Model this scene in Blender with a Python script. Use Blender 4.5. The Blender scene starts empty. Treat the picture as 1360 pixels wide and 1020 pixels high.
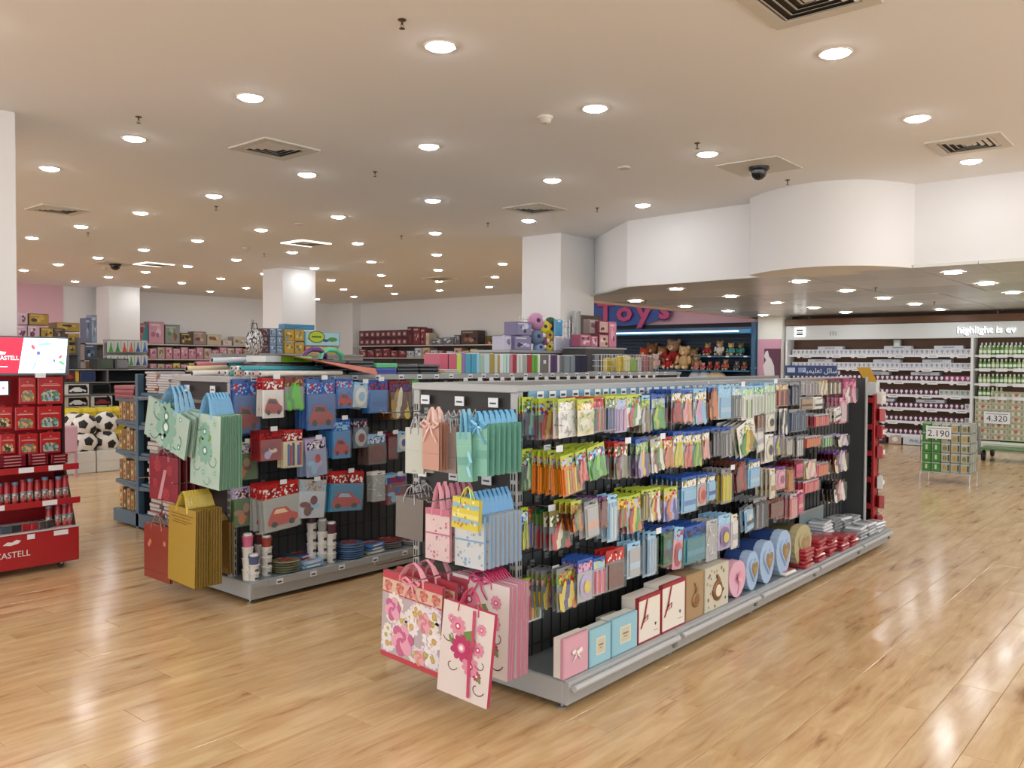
import bpy, bmesh, math, random
from mathutils import Vector, Matrix
random.seed(11)
SC = bpy.context.scene
COL = SC.collection
PI = math.pi
V = Vector
# ---------------------------------------------------------------- camera
FOC = 1121.5; EYE = V((0, 0, 1.55))
_p, _y, _r = -0.02614, 0.70373, 0.00578
CF = V((math.cos(_y)*math.cos(_p), math.sin(_y)*math.cos(_p), math.sin(_p)))
CR = V((math.sin(_y), -math.cos(_y), 0)); CU = CR.cross(CF)
CR, CU = CR*math.cos(_r)+CU*math.sin(_r), CU*math.cos(_r)-CR*math.sin(_r)
cam = bpy.data.objects.new('camera', bpy.data.cameras.new('camera')); COL.objects.link(cam)
cam.data.sensor_width = 36; cam.data.lens = 36*FOC/1360; cam.data.clip_end = 200; cam.data.clip_start = 0.05
cam.matrix_world = Matrix.Translation(EYE) @ Matrix((CR, CU, -CF)).transposed().to_4x4()
SC.camera = cam
# ---------------------------------------------------------------- world, exposure
W = bpy.data.worlds.new('store_air'); SC.world = W; W.use_nodes = True
W.node_tree.nodes['Background'].inputs[0].default_value = (0.96, 0.98, 1.0, 1)
W.node_tree.nodes['Background'].inputs[1].default_value = 1.15
SC.view_settings.view_transform = 'Standard'; SC.view_settings.look = 'None'
SC.view_settings.gamma = 1; SC.view_settings.use_curve_mapping = False
SC.view_settings.exposure = 1.08
LAMP = 38.0        # emission of the downlight diffusers
# ---------------------------------------------------------------- measuring helpers: a sight line meets a real plane
def _ray(x, y): return CF+CR*((x-680)/FOC)-CU*((y-510)/FOC)
def onx(x, y, X): d = _ray(x, y); return EYE+d*(X/d.x)
def ony(x, y, Y): d = _ray(x, y); return EYE+d*(Y/d.y)
def onz(x, y, Z=0.): d = _ray(x, y); return EYE+d*((Z-1.55)/d.z)
# ---------------------------------------------------------------- colours
def rgb(h):
    if not isinstance(h, str): return h
    c = [int(h[i:i+2], 16)/255 for i in (0, 2, 4)]; g = sum(c)/3; c = [g+(x-g)*.9 for x in c]
    return tuple(x/12.92 if x <= .04045 else ((x+.055)/1.055)**2.4 for x in c)
NAMED = dict(lime='B4C832', red='C02020', darkred='7E1420', blue='2255B4', navy='1C2850', sky='8CC4EA', teal='1E8494', white='E8E6E0', cream='E2DCC0', yellow='E6CC28',
    orange='DE7A1E', green='46A03C', lightgreen='A8D49A', pink='E6A0B4', hotpink='D83A78', purple='6A3C8C', lilac='B8A8D8', grey='8E9094', dark='26282C', black='0E0F11', brown='6E3C26',
    silver='B4B6B8', gold='B08A1E', mint='8CC8B4', turquoise='5AB4A8', tan='B48C5A', maroon='5A1820', clear='7C8286', olive='7E7A48', peach='E0A48C', coral='E27A62', darkgreen='1E5A34', paleblue='B4D2E6', magenta='A03264', kraft='A0805A')
_m = {}
def mat(c, rough=.5, metal=0., em=0., coat=0., noise=0., ns=40., spec=.5):
    c = NAMED.get(c, c) if isinstance(c, str) else c
    k = (c, rough, metal, em, coat, noise, ns, spec)
    if k in _m: return _m[k]
    m = bpy.data.materials.new('paint'); m.use_nodes = True; nt = m.node_tree; b = nt.nodes['Principled BSDF']
    col = (*rgb(c), 1)
    b.inputs['Base Color'].default_value = col; b.inputs['Roughness'].default_value = rough; b.inputs['Metallic'].default_value = metal
    b.inputs['Specular IOR Level'].default_value = spec
    b.inputs['Coat Weight'].default_value = coat; b.inputs['Coat Roughness'].default_value = .12
    if em: b.inputs['Emission Color'].default_value = col; b.inputs['Emission Strength'].default_value = em
    if noise:
        tc = nt.nodes.new('ShaderNodeTexCoord'); n = nt.nodes.new('ShaderNodeTexNoise'); n.inputs['Scale'].default_value = ns; n.inputs['Detail'].default_value = 3
        nt.links.new(tc.outputs['Object'], n.inputs['Vector'])
        bu = nt.nodes.new('ShaderNodeBump'); bu.inputs['Strength'].default_value = noise; bu.inputs['Distance'].default_value = .01
        nt.links.new(n.outputs['Fac'], bu.inputs['Height']); nt.links.new(bu.outputs['Normal'], b.inputs['Normal'])
    _m[k] = m; return m
def printed(cols, scale=40., rough=.35, stretch=(1, 1, 1), coat=.3, rnd=1.0, kind='vor'):
    """flat coloured print: cells picked from a few inks"""
    k = ('print', tuple(cols), scale, rough, stretch, kind)
    if k in _m: return _m[k]
    m = bpy.data.materials.new('print'); m.use_nodes = True; nt = m.node_tree; b = nt.nodes['Principled BSDF']
    b.inputs['Roughness'].default_value = rough; b.inputs['Coat Weight'].default_value = coat; b.inputs['Coat Roughness'].default_value = .15
    tc = nt.nodes.new('ShaderNodeTexCoord'); mp = nt.nodes.new('ShaderNodeMapping'); mp.inputs['Scale'].default_value = stretch
    nt.links.new(tc.outputs['Object'], mp.inputs['Vector'])
    r = nt.nodes.new('ShaderNodeValToRGB'); r.color_ramp.interpolation = 'CONSTANT'
    if kind == 'vor':
        v = nt.nodes.new('ShaderNodeTexVoronoi'); v.inputs['Scale'].default_value = scale; v.inputs['Randomness'].default_value = rnd
        nt.links.new(mp.outputs[0], v.inputs['Vector']); s = nt.nodes.new('ShaderNodeSeparateColor'); nt.links.new(v.outputs['Color'], s.inputs[0]); f = s.outputs[0]
    else:
        v = nt.nodes.new('ShaderNodeTexNoise'); v.inputs['Scale'].default_value = scale; v.inputs['Detail'].default_value = 2
        nt.links.new(mp.outputs[0], v.inputs['Vector'])
        q = nt.nodes.new('ShaderNodeMapRange'); q.inputs[1].default_value = .3; q.inputs[2].default_value = .7; nt.links.new(v.outputs['Fac'], q.inputs[0]); f = q.outputs[0]
    nt.links.new(f, r.inputs['Fac'])
    e = r.color_ramp.elements
    while len(e) < len(cols): e.new(1.)
    for i, c in enumerate(cols): e[i].position = i/len(cols); e[i].color = (*rgb(NAMED.get(c, c)), 1)
    nt.links.new(r.outputs[0], b.inputs['Base Color']); _m[k] = m; return m
def film(c='clear', alpha=.25, rough=.12):
    k = ('film', c, alpha)
    if k in _m: return _m[k]
    m = bpy.data.materials.new('clear_film'); m.use_nodes = True; b = m.node_tree.nodes['Principled BSDF']
    b.inputs['Base Color'].default_value = (*rgb(NAMED.get(c, c)), 1); b.inputs['Alpha'].default_value = alpha; b.inputs['Roughness'].default_value = rough
    _m[k] = m; return m
# ---------------------------------------------------------------- mesh building
KIDS = {}
class MB:
    def __init__(s): s.v = []; s.f = []; s.mi = []; s.sm = []; s.mats = []
    def m(s, mt):
        if mt not in s.mats: s.mats.append(mt)
        return s.mats.index(mt)
    def add(s, vs, fs, mt, sm=False):
        o = len(s.v); k = s.m(mt); s.v += [tuple(v) for v in vs]
        for f in fs: s.f.append([o+i for i in f]); s.mi.append(k); s.sm.append(sm)
        return s
    def box(s, c, d, mt, rz=0., bev=0.):
        """c centre, d full size"""
        x, y, z = d[0]/2, d[1]/2, d[2]/2; ca, sa = math.cos(rz), math.sin(rz)
        if bev <= 0:
            P = [(a*x, b*y, e*z) for e in (-1, 1) for a, b in ((-1, -1), (1, -1), (1, 1), (-1, 1))]
            F = [(3, 2, 1, 0), (4, 5, 6, 7), (0, 1, 5, 4), (1, 2, 6, 5), (2, 3, 7, 6), (3, 0, 4, 7)]
        else:
            r = min(bev, x*.9, y*.9, z*.9); P = []; ix = {}
            for sx in (-1, 1):
                for sy in (-1, 1):
                    for sz in (-1, 1):
                        for ax in range(3):
                            q = [sx*(x-r), sy*(y-r), sz*(z-r)]; q[ax] = (sx*x, sy*y, sz*z)[ax]; ix[sx, sy, sz, ax] = len(P); P.append(tuple(q))
            F = []
            for ax in range(3):
                u, w = (ax+1) % 3, (ax+2) % 3
                for sg in (-1, 1):
                    def k(a, b, f=ax): t = [0, 0, 0]; t[ax] = sg; t[u] = a; t[w] = b; return ix[(*t, f)]
                    q = [k(-1, -1), k(1, -1), k(1, 1), k(-1, 1)]; F.append(q if sg > 0 else q[::-1])
                for a in (-1, 1):
                    for e in (-1, 1):
                        def g(t_, f):
                            t = [0, 0, 0]; t[u] = a; t[w] = e; t[ax] = t_; return ix[(*t, f)]
                        q = [g(-1, u), g(1, u), g(1, w), g(-1, w)]; F.append(q if a*e < 0 else q[::-1])
            for sx in (-1, 1):
                for sy in (-1, 1):
                    for sz in (-1, 1):
                        q = [ix[sx, sy, sz, i] for i in range(3)]; F.append(q if sx*sy*sz > 0 else q[::-1])
        return s.add([(c[0]+p[0]*ca-p[1]*sa, c[1]+p[0]*sa+p[1]*ca, c[2]+p[2]) for p in P], F, mt)
    def b2(s, a, b, mt, bev=0.):
        return s.box([(a[i]+b[i])/2 for i in range(3)], [abs(b[i]-a[i]) for i in range(3)], mt, 0., bev)
    def prism(s, pts, a, b, mt, axis='y', sm=False):
        """outline pts (u,w) extruded from a to b along axis; outline in the other two axes"""
        n = len(pts)
        f3 = {'y': lambda u, w, t: (u, t, w), 'x': lambda u, w, t: (t, u, w), 'z': lambda u, w, t: (u, w, t)}[axis]
        vs = [f3(u, w, a) for u, w in pts]+[f3(u, w, b) for u, w in pts]
        s.add(vs, [tuple(range(n)), tuple(range(2*n-1, n-1, -1))], mt)
        return s.add(vs, [(i, (i+1) % n, n+(i+1) % n, n+i) for i in range(n)], mt, sm)
    def tube(s, pts, r, mt, n=6, cap=True):
        pts = [V(p) for p in pts]; rings = []; up = V((0, 0, 1))
        for i, p in enumerate(pts):
            t = (pts[min(i+1, len(pts)-1)]-pts[max(i-1, 0)]).normalized()
            a = t.cross(up)
            if a.length < .05: a = t.cross(V((1, 0, 0)))
            a.normalize(); b = t.cross(a); rr = r[i] if isinstance(r, (list, tuple)) else r
            rings.append([p+a*math.cos(2*PI*k/n)*rr+b*math.sin(2*PI*k/n)*rr for k in range(n)])
        vs = [v for g in rings for v in g]
        fs = [(i*n+k, i*n+(k+1) % n, (i+1)*n+(k+1) % n, (i+1)*n+k) for i in range(len(pts)-1) for k in range(n)]
        s.add(vs, fs, mt, True)
        if cap: s.add(rings[0], [tuple(range(n))], mt); s.add(rings[-1], [tuple(range(n))[::-1]], mt)
        return s
    def strap(s, pts, w, t, mt, wd=(1, 0, 0)):
        """flat ribbon along pts: width w along wd, thickness t"""
        pts = [V(p) for p in pts]; wd = V(wd).normalized(); vs = []
        for i, p in enumerate(pts):
            d = (pts[min(i+1, len(pts)-1)]-pts[max(i-1, 0)]).normalized(); nn = d.cross(wd)
            if nn.length < .01: nn = V((0, 1, 0))
            nn.normalize()
            vs += [p+wd*w/2+nn*t/2, p-wd*w/2+nn*t/2, p-wd*w/2-nn*t/2, p+wd*w/2-nn*t/2]
        fs = [(i*4+k, i*4+(k+1) % 4, i*4+4+(k+1) % 4, i*4+4+k) for i in range(len(pts)-1) for k in range(4)]
        fs += [(0, 1, 2, 3), tuple(len(vs)-4+k for k in (3, 2, 1, 0))]
        return s.add(vs, fs, mt)
    def lathe(s, prof, c, mt, n=20, axis='z', sm=True):
        """prof (r, h) about an axis through c"""
        vs = []
        for r, h in prof:
            for k in range(n):
                a = 2*PI*k/n; u, w = r*math.cos(a), r*math.sin(a)
                vs.append({'z': (c[0]+u, c[1]+w, c[2]+h), 'y': (c[0]+u, c[1]+h, c[2]+w), 'x': (c[0]+h, c[1]+u, c[2]+w)}[axis])
        fs = [(i*n+k, i*n+(k+1) % n, (i+1)*n+(k+1) % n, (i+1)*n+k) for i in range(len(prof)-1) for k in range(n)]
        s.add(vs, fs, mt, sm); N = len(vs)
        s.add(vs[:n], [tuple(range(n))[::-1]], mt); s.add(vs[N-n:], [tuple(range(n))], mt)
        return s
    def ball(s, c, r, mt, n=10, m_=6):
        if not isinstance(r, (tuple, list)): r = (r, r, r)
        vs = [(c[0], c[1], c[2]-r[2])]
        for i in range(1, m_):
            t = -PI/2+PI*i/m_
            vs += [(c[0]+r[0]*math.cos(t)*math.cos(2*PI*k/n), c[1]+r[1]*math.cos(t)*math.sin(2*PI*k/n), c[2]+r[2]*math.sin(t)) for k in range(n)]
        vs.append((c[0], c[1], c[2]+r[2])); L = len(vs)-1
        fs = [(0, 1+(k+1) % n, 1+k) for k in range(n)]+[(L, L-n+k, L-n+(k+1) % n) for k in range(n)]
        fs += [(1+i*n+k, 1+i*n+(k+1) % n, 1+(i+1)*n+(k+1) % n, 1+(i+1)*n+k) for i in range(m_-2) for k in range(n)]
        return s.add(vs, fs, mt, True)
    def decal(s, pts, mt, y=-.001):
        """flat print polygon (x,z) at depth y, facing -y"""
        return s.add([(a, y, b) for a, b in pts], [tuple(range(len(pts)))], mt)
    def mesh(s, name):
        me = bpy.data.meshes.new(name); me.from_pydata(s.v, [], s.f)
        for m_ in s.mats: me.materials.append(m_)
        me.polygons.foreach_set('material_index', s.mi); me.polygons.foreach_set('use_smooth', s.sm); me.update(); return me
    def build(s, name, parent=None, loc=None):
        return link(name, s.mesh(name), parent, loc)
def link(name, data, parent=None, loc=None):
    o = bpy.data.objects.new(name, data); COL.objects.link(o)
    if parent: o.parent = parent; KIDS.setdefault(parent.name, []).append(o)
    if loc is not None: o.location = loc
    return o
def empty(name, loc=(0, 0, 0), rz=0.):
    o = link(name, None, None, loc); o.rotation_euler = (0, 0, rz); o.empty_display_size = .05; return o
_used = {}
def tag(o, label, cat, group=None, kind=None):
    o['label'] = label; o['category'] = cat
    if group: o['group'] = group
    if kind: o['kind'] = kind
    return o
def struct(o): o['kind'] = 'structure'; return o
def copy_tree(o, parent=None):
    c = o.copy(); COL.objects.link(c)
    if parent: c.parent = parent
    for ch in KIDS.get(o.name, []): copy_tree(ch, c)
    return c
def circ(cx, cz, rx, rz=None, n=12, rot=0.):
    rz = rx if rz is None else rz
    return [(cx+rx*math.cos(a)*math.cos(rot)-rz*math.sin(a)*math.sin(rot), cz+rx*math.cos(a)*math.sin(rot)+rz*math.sin(a)*math.cos(rot)) for a in [2*PI*k/n for k in range(n)]][::1]
def rectp(x0, z0, x1, z1): return [(x0, z0), (x1, z0), (x1, z1), (x0, z1)]
def txt(s_, size, mt, name='lettering', parent=None, loc=(0, 0, 0), rot=(PI/2, 0, 0), ext=.002, sx=1., align='CENTER', bold=0.):
    cu = bpy.data.curves.new('t', 'FONT'); cu.body = s_; cu.size = size; cu.extrude = ext; cu.align_x = align; cu.resolution_u = 2; cu.offset = bold
    t = bpy.data.objects.new('t', cu); COL.objects.link(t); bpy.context.view_layer.update()
    me = bpy.data.meshes.new_from_object(t.evaluated_get(bpy.context.evaluated_depsgraph_get())); bpy.data.objects.remove(t)
    me.materials.clear(); me.materials.append(mt)
    o = link(name, me, parent, loc); o.rotation_euler = rot; o.scale = (sx, 1, 1); return o
ORD = ['first', 'second', 'third', 'fourth', 'fifth', 'sixth', 'seventh', 'eighth', 'ninth', 'tenth', 'eleventh', 'twelfth', 'thirteenth', 'fourteenth', 'fifteenth', 'sixteenth', 'seventeenth', 'eighteenth', 'nineteenth', 'twentieth',
       'twenty-first', 'twenty-second', 'twenty-third', 'twenty-fourth', 'twenty-fifth', 'twenty-sixth', 'twenty-seventh', 'twenty-eighth', 'twenty-ninth', 'thirtieth', 'thirty-first', 'thirty-second', 'thirty-third', 'thirty-fourth', 'thirty-fifth', 'thirty-sixth', 'thirty-seventh', 'thirty-eighth', 'thirty-ninth', 'fortieth']
WHITE = mat('E8E6E4', .75); LBL = mat('E4E6EA', .4)
# ================================================================ ROOM
XW, YW, HC = 17.6, 22.5, 3.4
# floor: laminate planks along X, 0.19 wide, 1.25 long
PW, PL = .195, 1.28
def floor_mat():
    m = bpy.data.materials.new('oak_laminate'); m.use_nodes = True; nt = m.node_tree; b = nt.nodes['Principled BSDF']; N = nt.nodes.new; L = nt.links.new
    g = N('ShaderNodeNewGeometry'); sp = N('ShaderNodeSeparateXYZ'); L(g.outputs['Position'], sp.inputs[0])
    def mt(op, a, b_=None):
        n = N('ShaderNodeMath'); n.operation = op
        for i, q in enumerate((a, b_)):
            if q is None: continue
            if isinstance(q, (int, float)): n.inputs[i].default_value = q
            else: L(q, n.inputs[i])
        return n.outputs[0]
    row = mt('FLOOR', mt('DIVIDE', sp.outputs[1], PW)); xs = mt('ADD', mt('DIVIDE', sp.outputs[0], PL), mt('MULTIPLY', row, .37)); idx = mt('FLOOR', xs)
    cm = N('ShaderNodeCombineXYZ'); L(row, cm.inputs[0]); L(idx, cm.inputs[1]); wn = N('ShaderNodeTexWhiteNoise'); wn.noise_dimensions = '2D'; L(cm.outputs[0], wn.inputs['Vector'])
    # three printed strips per plank
    strip = mt('FLOOR', mt('DIVIDE', sp.outputs[1], PW/3)); xo = mt('ADD', mt('DIVIDE', sp.outputs[0], .46), mt('MULTIPLY', strip, .61)); cs = N('ShaderNodeCombineXYZ'); L(strip, cs.inputs[0]); L(mt('FLOOR', xo), cs.inputs[1])
    w2 = N('ShaderNodeTexWhiteNoise'); w2.noise_dimensions = '2D'; L(cs.outputs[0], w2.inputs['Vector'])
    off = N('ShaderNodeVectorMath'); off.operation = 'SCALE'; L(wn.outputs['Color'], off.inputs[0]); off.inputs['Scale'].default_value = 7
    pos = N('ShaderNodeVectorMath'); L(g.outputs['Position'], pos.inputs[0]); L(off.outputs[0], pos.inputs[1])
    mp = N('ShaderNodeMapping'); mp.inputs['Scale'].default_value = (1.3, 9, 1); L(pos.outputs[0], mp.inputs['Vector'])
    n1 = N('ShaderNodeTexNoise'); n1.inputs['Scale'].default_value = 1.6; n1.inputs['Detail'].default_value = 6; n1.inputs['Roughness'].default_value = .62; n1.inputs['Distortion'].default_value = .6; L(mp.outputs[0], n1.inputs['Vector'])
    mp2 = N('ShaderNodeMapping'); mp2.inputs['Scale'].default_value = (2.2, 6, 1); L(pos.outputs[0], mp2.inputs['Vector'])
    n2 = N('ShaderNodeTexNoise'); n2.inputs['Scale'].default_value = .9; n2.inputs['Detail'].default_value = 3; L(mp2.outputs[0], n2.inputs['Vector'])
    r = N('ShaderNodeValToRGB'); e = r.color_ramp.elements; e[0].position = .37; e[0].color = (*rgb('9A6636'), 1); e[1].position = .7; e[1].color = (*rgb('DDBA84'), 1)
    q = e.new(.48); q.color = (*rgb('C89E66'), 1)
    f = mt('ADD', mt('MULTIPLY', n1.outputs['Fac'], .7), mt('MULTIPLY', n2.outputs['Fac'], .36)); f = mt('ADD', f, mt('MULTIPLY', w2.outputs['Value'], .055)); L(f, r.inputs['Fac'])
    hv = N('ShaderNodeHueSaturation'); L(r.outputs[0], hv.inputs['Color']); L(mt('ADD', mt('MULTIPLY', wn.outputs['Value'], .06), .97), hv.inputs['Value']); hv.inputs['Saturation'].default_value = .95
    L(hv.outputs[0], b.inputs['Base Color'])
    n3 = N('ShaderNodeTexNoise'); n3.inputs['Scale'].default_value = 3; L(g.outputs['Position'], n3.inputs['Vector'])
    L(mt('ADD', mt('MULTIPLY', n3.outputs['Fac'], .10), .12), b.inputs['Roughness'])
    b.inputs['Specular IOR Level'].default_value = .5
    bu = N('ShaderNodeBump'); bu.inputs['Strength'].default_value = .05; bu.inputs['Distance'].default_value = .004; L(n2.outputs['Fac'], bu.inputs['Height']); L(bu.outputs[0], b.inputs['Normal'])
    return m
FM = floor_mat()
fl = MB().b2((-6, -6, -.15), (XW+.4, YW+.4, -.008), mat('4A3018', .6)).build('floor'); struct(fl)
def plank_mb(mb, x0, x1, y0, y1):
    g = .0008; c = .0022; x0 += g; x1 -= g; y0 += g; y1 -= g
    vs = [(x0, y0, -.009), (x1, y0, -.009), (x1, y1, -.009), (x0, y1, -.009), (x0, y0, -.0012), (x1, y0, -.0012), (x1, y1, -.0012), (x0, y1, -.0012), (x0+c, y0+c, 0), (x1-c, y0+c, 0), (x1-c, y1-c, 0), (x0+c, y1-c, 0)]
    fs = [(a, (a+1) % 4, 4+(a+1) % 4, 4+a) for a in range(4)]+[(4+a, 4+(a+1) % 4, 8+(a+1) % 4, 8+a) for a in range(4)]+[(8, 9, 10, 11)]
    mb.add(vs, fs, FM)
cand = []
for row in range(int(-6/PW), int((YW+.2)/PW)):
    k0 = int(math.floor(-6/PL+row*.37)); k1 = int(math.ceil((XW+.2)/PL+row*.37))
    for k in range(k0, k1+1):
        x0, x1, y0, y1 = (k-row*.37)*PL, (k+1-row*.37)*PL, row*PW, (row+1)*PW
        c = V(((x0+x1)/2, (y0+y1)/2, 0))-EYE; z = c.dot(CF); px = abs(c.dot(CR))/max(z, .01); vis = z > 1.2 and px < .72
        cand.append((0 if vis else 1, c.length, x0, x1, y0, y1))
cand.sort(); rest = MB()
for i, (a, d, x0, x1, y0, y1) in enumerate(cand):
    if i < 300: mb = MB(); plank_mb(mb, x0, x1, y0, y1); mb.build('plank', fl)
    else: plank_mb(rest, x0, x1, y0, y1)
rest.build('plank_field', fl)['kind'] = 'stuff'
# ceiling & walls
CEIL = mat('F0EEEC', .8); PINKW = mat('E2B2BE', .7)
struct(MB().b2((-6, -6, HC), (XW+.4, YW+.4, HC+.2), CEIL).build('ceiling'))
struct(MB().b2((8.95, YW, 0), (XW+.3, YW+.3, HC), WHITE).build('wall_back'))
struct(MB().b2((-6, YW-.02, 0), (8.95, YW+.3, HC), PINKW).build('wall_back_pink'))
struct(MB().b2((XW, 12.4, 0), (XW+.3, YW, HC), WHITE).build('wall_side'))
struct(MB().b2((XW, 7.45, 0), (XW+.3, 12.4, HC), PINKW).build('wall_side_pink'))
struct(MB().b2((XW, -6, 0), (XW+.3, 7.45, HC), mat('4E3A30', .6)).build('wall_side_brown'))
struct(MB().b2((XW-.32, 21.35, 0), (XW, 22.5, HC), WHITE).build('column_corner'))
struct(MB().b2((17.1, 7.12, 0), (XW, 7.66, 2.56), mat('E2E2DA', .7)).build('pillar_white'))
for x0, y0, x1, y1, n in ((9.86, 14.36, 10.66, 15.05, 'column_middle'), (9.66, 7.30, 10.50, 8.02, 'column_near_soffit'), (9.62, 21.4, 10.4, 22.15, 'column_back'), (1.62, 6.98, 2.45, 7.75, 'column_front')):
    struct(MB().b2((x0, y0, 0), (x1, y1, HC), WHITE, .006).build(n))
# soffit with a bow, plastered
ZL = 2.54
sof = [(10.50, 7.30), (9.4, 6.02), (9.27, 4.12)]
bow = [(8.60+.0, 3.68), (8.42, 3.3), (8.48, 2.95), (8.82, 2.68), (9.35, 2.5)]
def bez(p, n):
    out = []
    for i in range(n+1):
        t = i/n; q = [V((*a, 0)) for a in p]
        while len(q) > 1: q = [q[j].lerp(q[j+1], t) for j in range(len(q)-1)]
        out.append((q[0].x, q[0].y))
    return out
bw = bez([(8.98, 4.14), (8.62, 3.78), (8.2, 2.95), (8.95, 2.65), (9.33, 2.5)], 30)
straight = [(10.50, 7.30), (9.4, 6.02), (9.25, 4.12), (9.3, 2.5), (9.34, -6)]
mb = MB(); outl = [(10.50, 7.30), (9.4, 6.02), (9.25, 4.14)]+bw+[(9.34, -6)]
for seg in (outl[:3], outl[2:-1], outl[-2:]):
    n_ = len(seg); mb.add([(x, y, ZL) for x, y in seg]+[(x, y, HC+.02) for x, y in seg], [(i, i+1, n_+i+1, n_+i) for i in range(n_-1)], WHITE, n_ > 4)
po = [(9.25, 4.14)]+bw
mb.add([(x, y, ZL) for x, y in po]+[(9.6, 2.5, ZL), (9.6, 4.14, ZL)], [tuple(range(len(po)+2))], WHITE)
struct(mb.build('wall_soffit'))
mb = MB(); mb.b2((10.4, 7.86, ZL), (XW, 7.92, HC), WHITE); mb.b2((10.4, 7.80, ZL-.02), (XW, 7.95, ZL+.03), mat('D8B8B0', .6)); struct(mb.build('wall_soffit_edge'))
# low metal-tile ceiling, each tile its own panel
lowc = MB().prism([(9.36, -6), (XW, -6), (XW, 7.86), (10.6, 7.86), (10.52, 7.3), (9.46, 6.02), (9.36, 4.1)], ZL+.05, ZL+.1, mat('55554E', .7), 'z').build('ceiling_low'); struct(lowc)
TM = [mat(c, .28, .45) for c in ('D0CEC4', 'C4C2B8', 'DAD8CE')]
def clip_x(y):
    pts = [(7.9, 10.9), (7.3, 10.50), (6.02, 9.4), (4.12, 9.27), (2.5, 9.3), (-6, 9.34)]
    for (ya, xa), (yb, xb) in zip(pts[:-1], pts[1:]):
        if yb <= y <= ya: return xb+(xa-xb)*(y-yb)/(ya-yb)
    return 9.3
tx, ty = 1.2, .6
for i in range(8):
    for j in range(-4, 13):
        x0 = 9.2+i*tx; x1 = min(x0+tx, XW)-.006; y0 = .1+j*ty; y1 = y0+ty-.006
        if x0 > XW: continue
        xa, xb = max(x0, clip_x(y0)), max(x0, clip_x(y1))
        if min(xa, xb) > x1-.02: continue
        dz = random.uniform(-.003, .003); zz = [ZL+dz+random.uniform(-.002, .002) for _ in range(4)]
        P = [(xa, y0), (x1, y0), (x1, y1), (xb, y1)]
        mb = MB(); mb.add([(p[0], p[1], z) for p, z in zip(P, zz)]+[(p[0], p[1], ZL+.03) for p in P], [(3, 2, 1, 0), (4, 5, 6, 7), (0, 1, 5, 4), (1, 2, 6, 5), (2, 3, 7, 6), (3, 0, 4, 7)], TM[(i*5+j*3) % 3])
        mb.build('ceiling_panel', lowc)
# --------------------------------------------------------------- downlights
LENS = mat((.96, .98, 1.0), .5, em=LAMP); RIM = mat('E8E4DC', .35, .3)
def downlight_meshes(r, k=1., w=1.):
    a = MB().lathe([(r*.86, .004), (r*1.0, -.004), (r*1.14*w, -.008), (r*1.2*w, 0), (r*1.2*w, .004)], (0, 0, 0), RIM, 28)
    a.f = [f for f, i in zip(a.f, range(len(a.f)))][:-2]; a.mi = a.mi[:-2]; a.sm = a.sm[:-2]
    b = MB().lathe([(r*.98, .002), (r*.98, -.002), (r*.85, -.002-.010*k), (r*.5, -.002-.019*k), (.001, -.002-.022*k)], (0, 0, 0), LENS, 24)
    return a.mesh('rim'), b.mesh('diffuser')
D1 = downlight_meshes(.085); D2 = downlight_meshes(.085, .12, 1.25)
def downlight(x, y, z, label, group):
    e = empty('downlight', (x, y, z)); D = D1 if z > 3 else D2; link('rim', D[0], e); link('diffuser', D[1], e); tag(e, label, 'ceiling light', group)
def cl(i, j): return 3.372+1.739*i, 1.828+1.732*j
skip = {(0, 1), (0, 0), (4, 4), (3, 1)}
downlight(3.54, 3.57, HC, 'round downlight set off its row above the front gondola end', 'downlights in the high ceiling')
for i in range(-3, 9):
    for j in range(-3, 12):
        x, y = cl(i, j)
        if (i, j) in skip or x > XW-.4 or y > YW-.5: continue
        if y < 8.2 and x > 9.0: continue
        if i >= 4 and j in (4,) and x < 11: continue
        if any(a-.15 < x < c+.15 and b-.15 < y < d+.15 for a, b, c, d in ((9.86, 14.36, 10.66, 15.05), (9.66, 7.30, 10.5, 8.02), (9.62, 21.4, 10.4, 22.15), (1.62, 6.98, 2.45, 7.75))): continue
        c = V((x, y, HC))-EYE
        if c.dot(CF) < -3: continue
        if x < 0 and y < 0: continue
        downlight(x, y, HC, 'high ceiling downlight, %s lamp of the %s row out from the soffit' % (ORD[i+3], ORD[j+3]), 'downlights in the high ceiling')
for j, y in enumerate((7.28, 5.63, 3.96, 2.28, .6, -1.1, -2.8)):
    for i in range(5):
        x = 10.0+1.63*i
        if x < clip_x(y)+.25: continue
        if j == 0 and i == 3: y += 0
        downlight(x, y, ZL-.008, 'metal ceiling downlight, %s from the soffit in the %s row' % (ORD[i], ORD[j]), 'downlights in the low metal ceiling')
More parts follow.
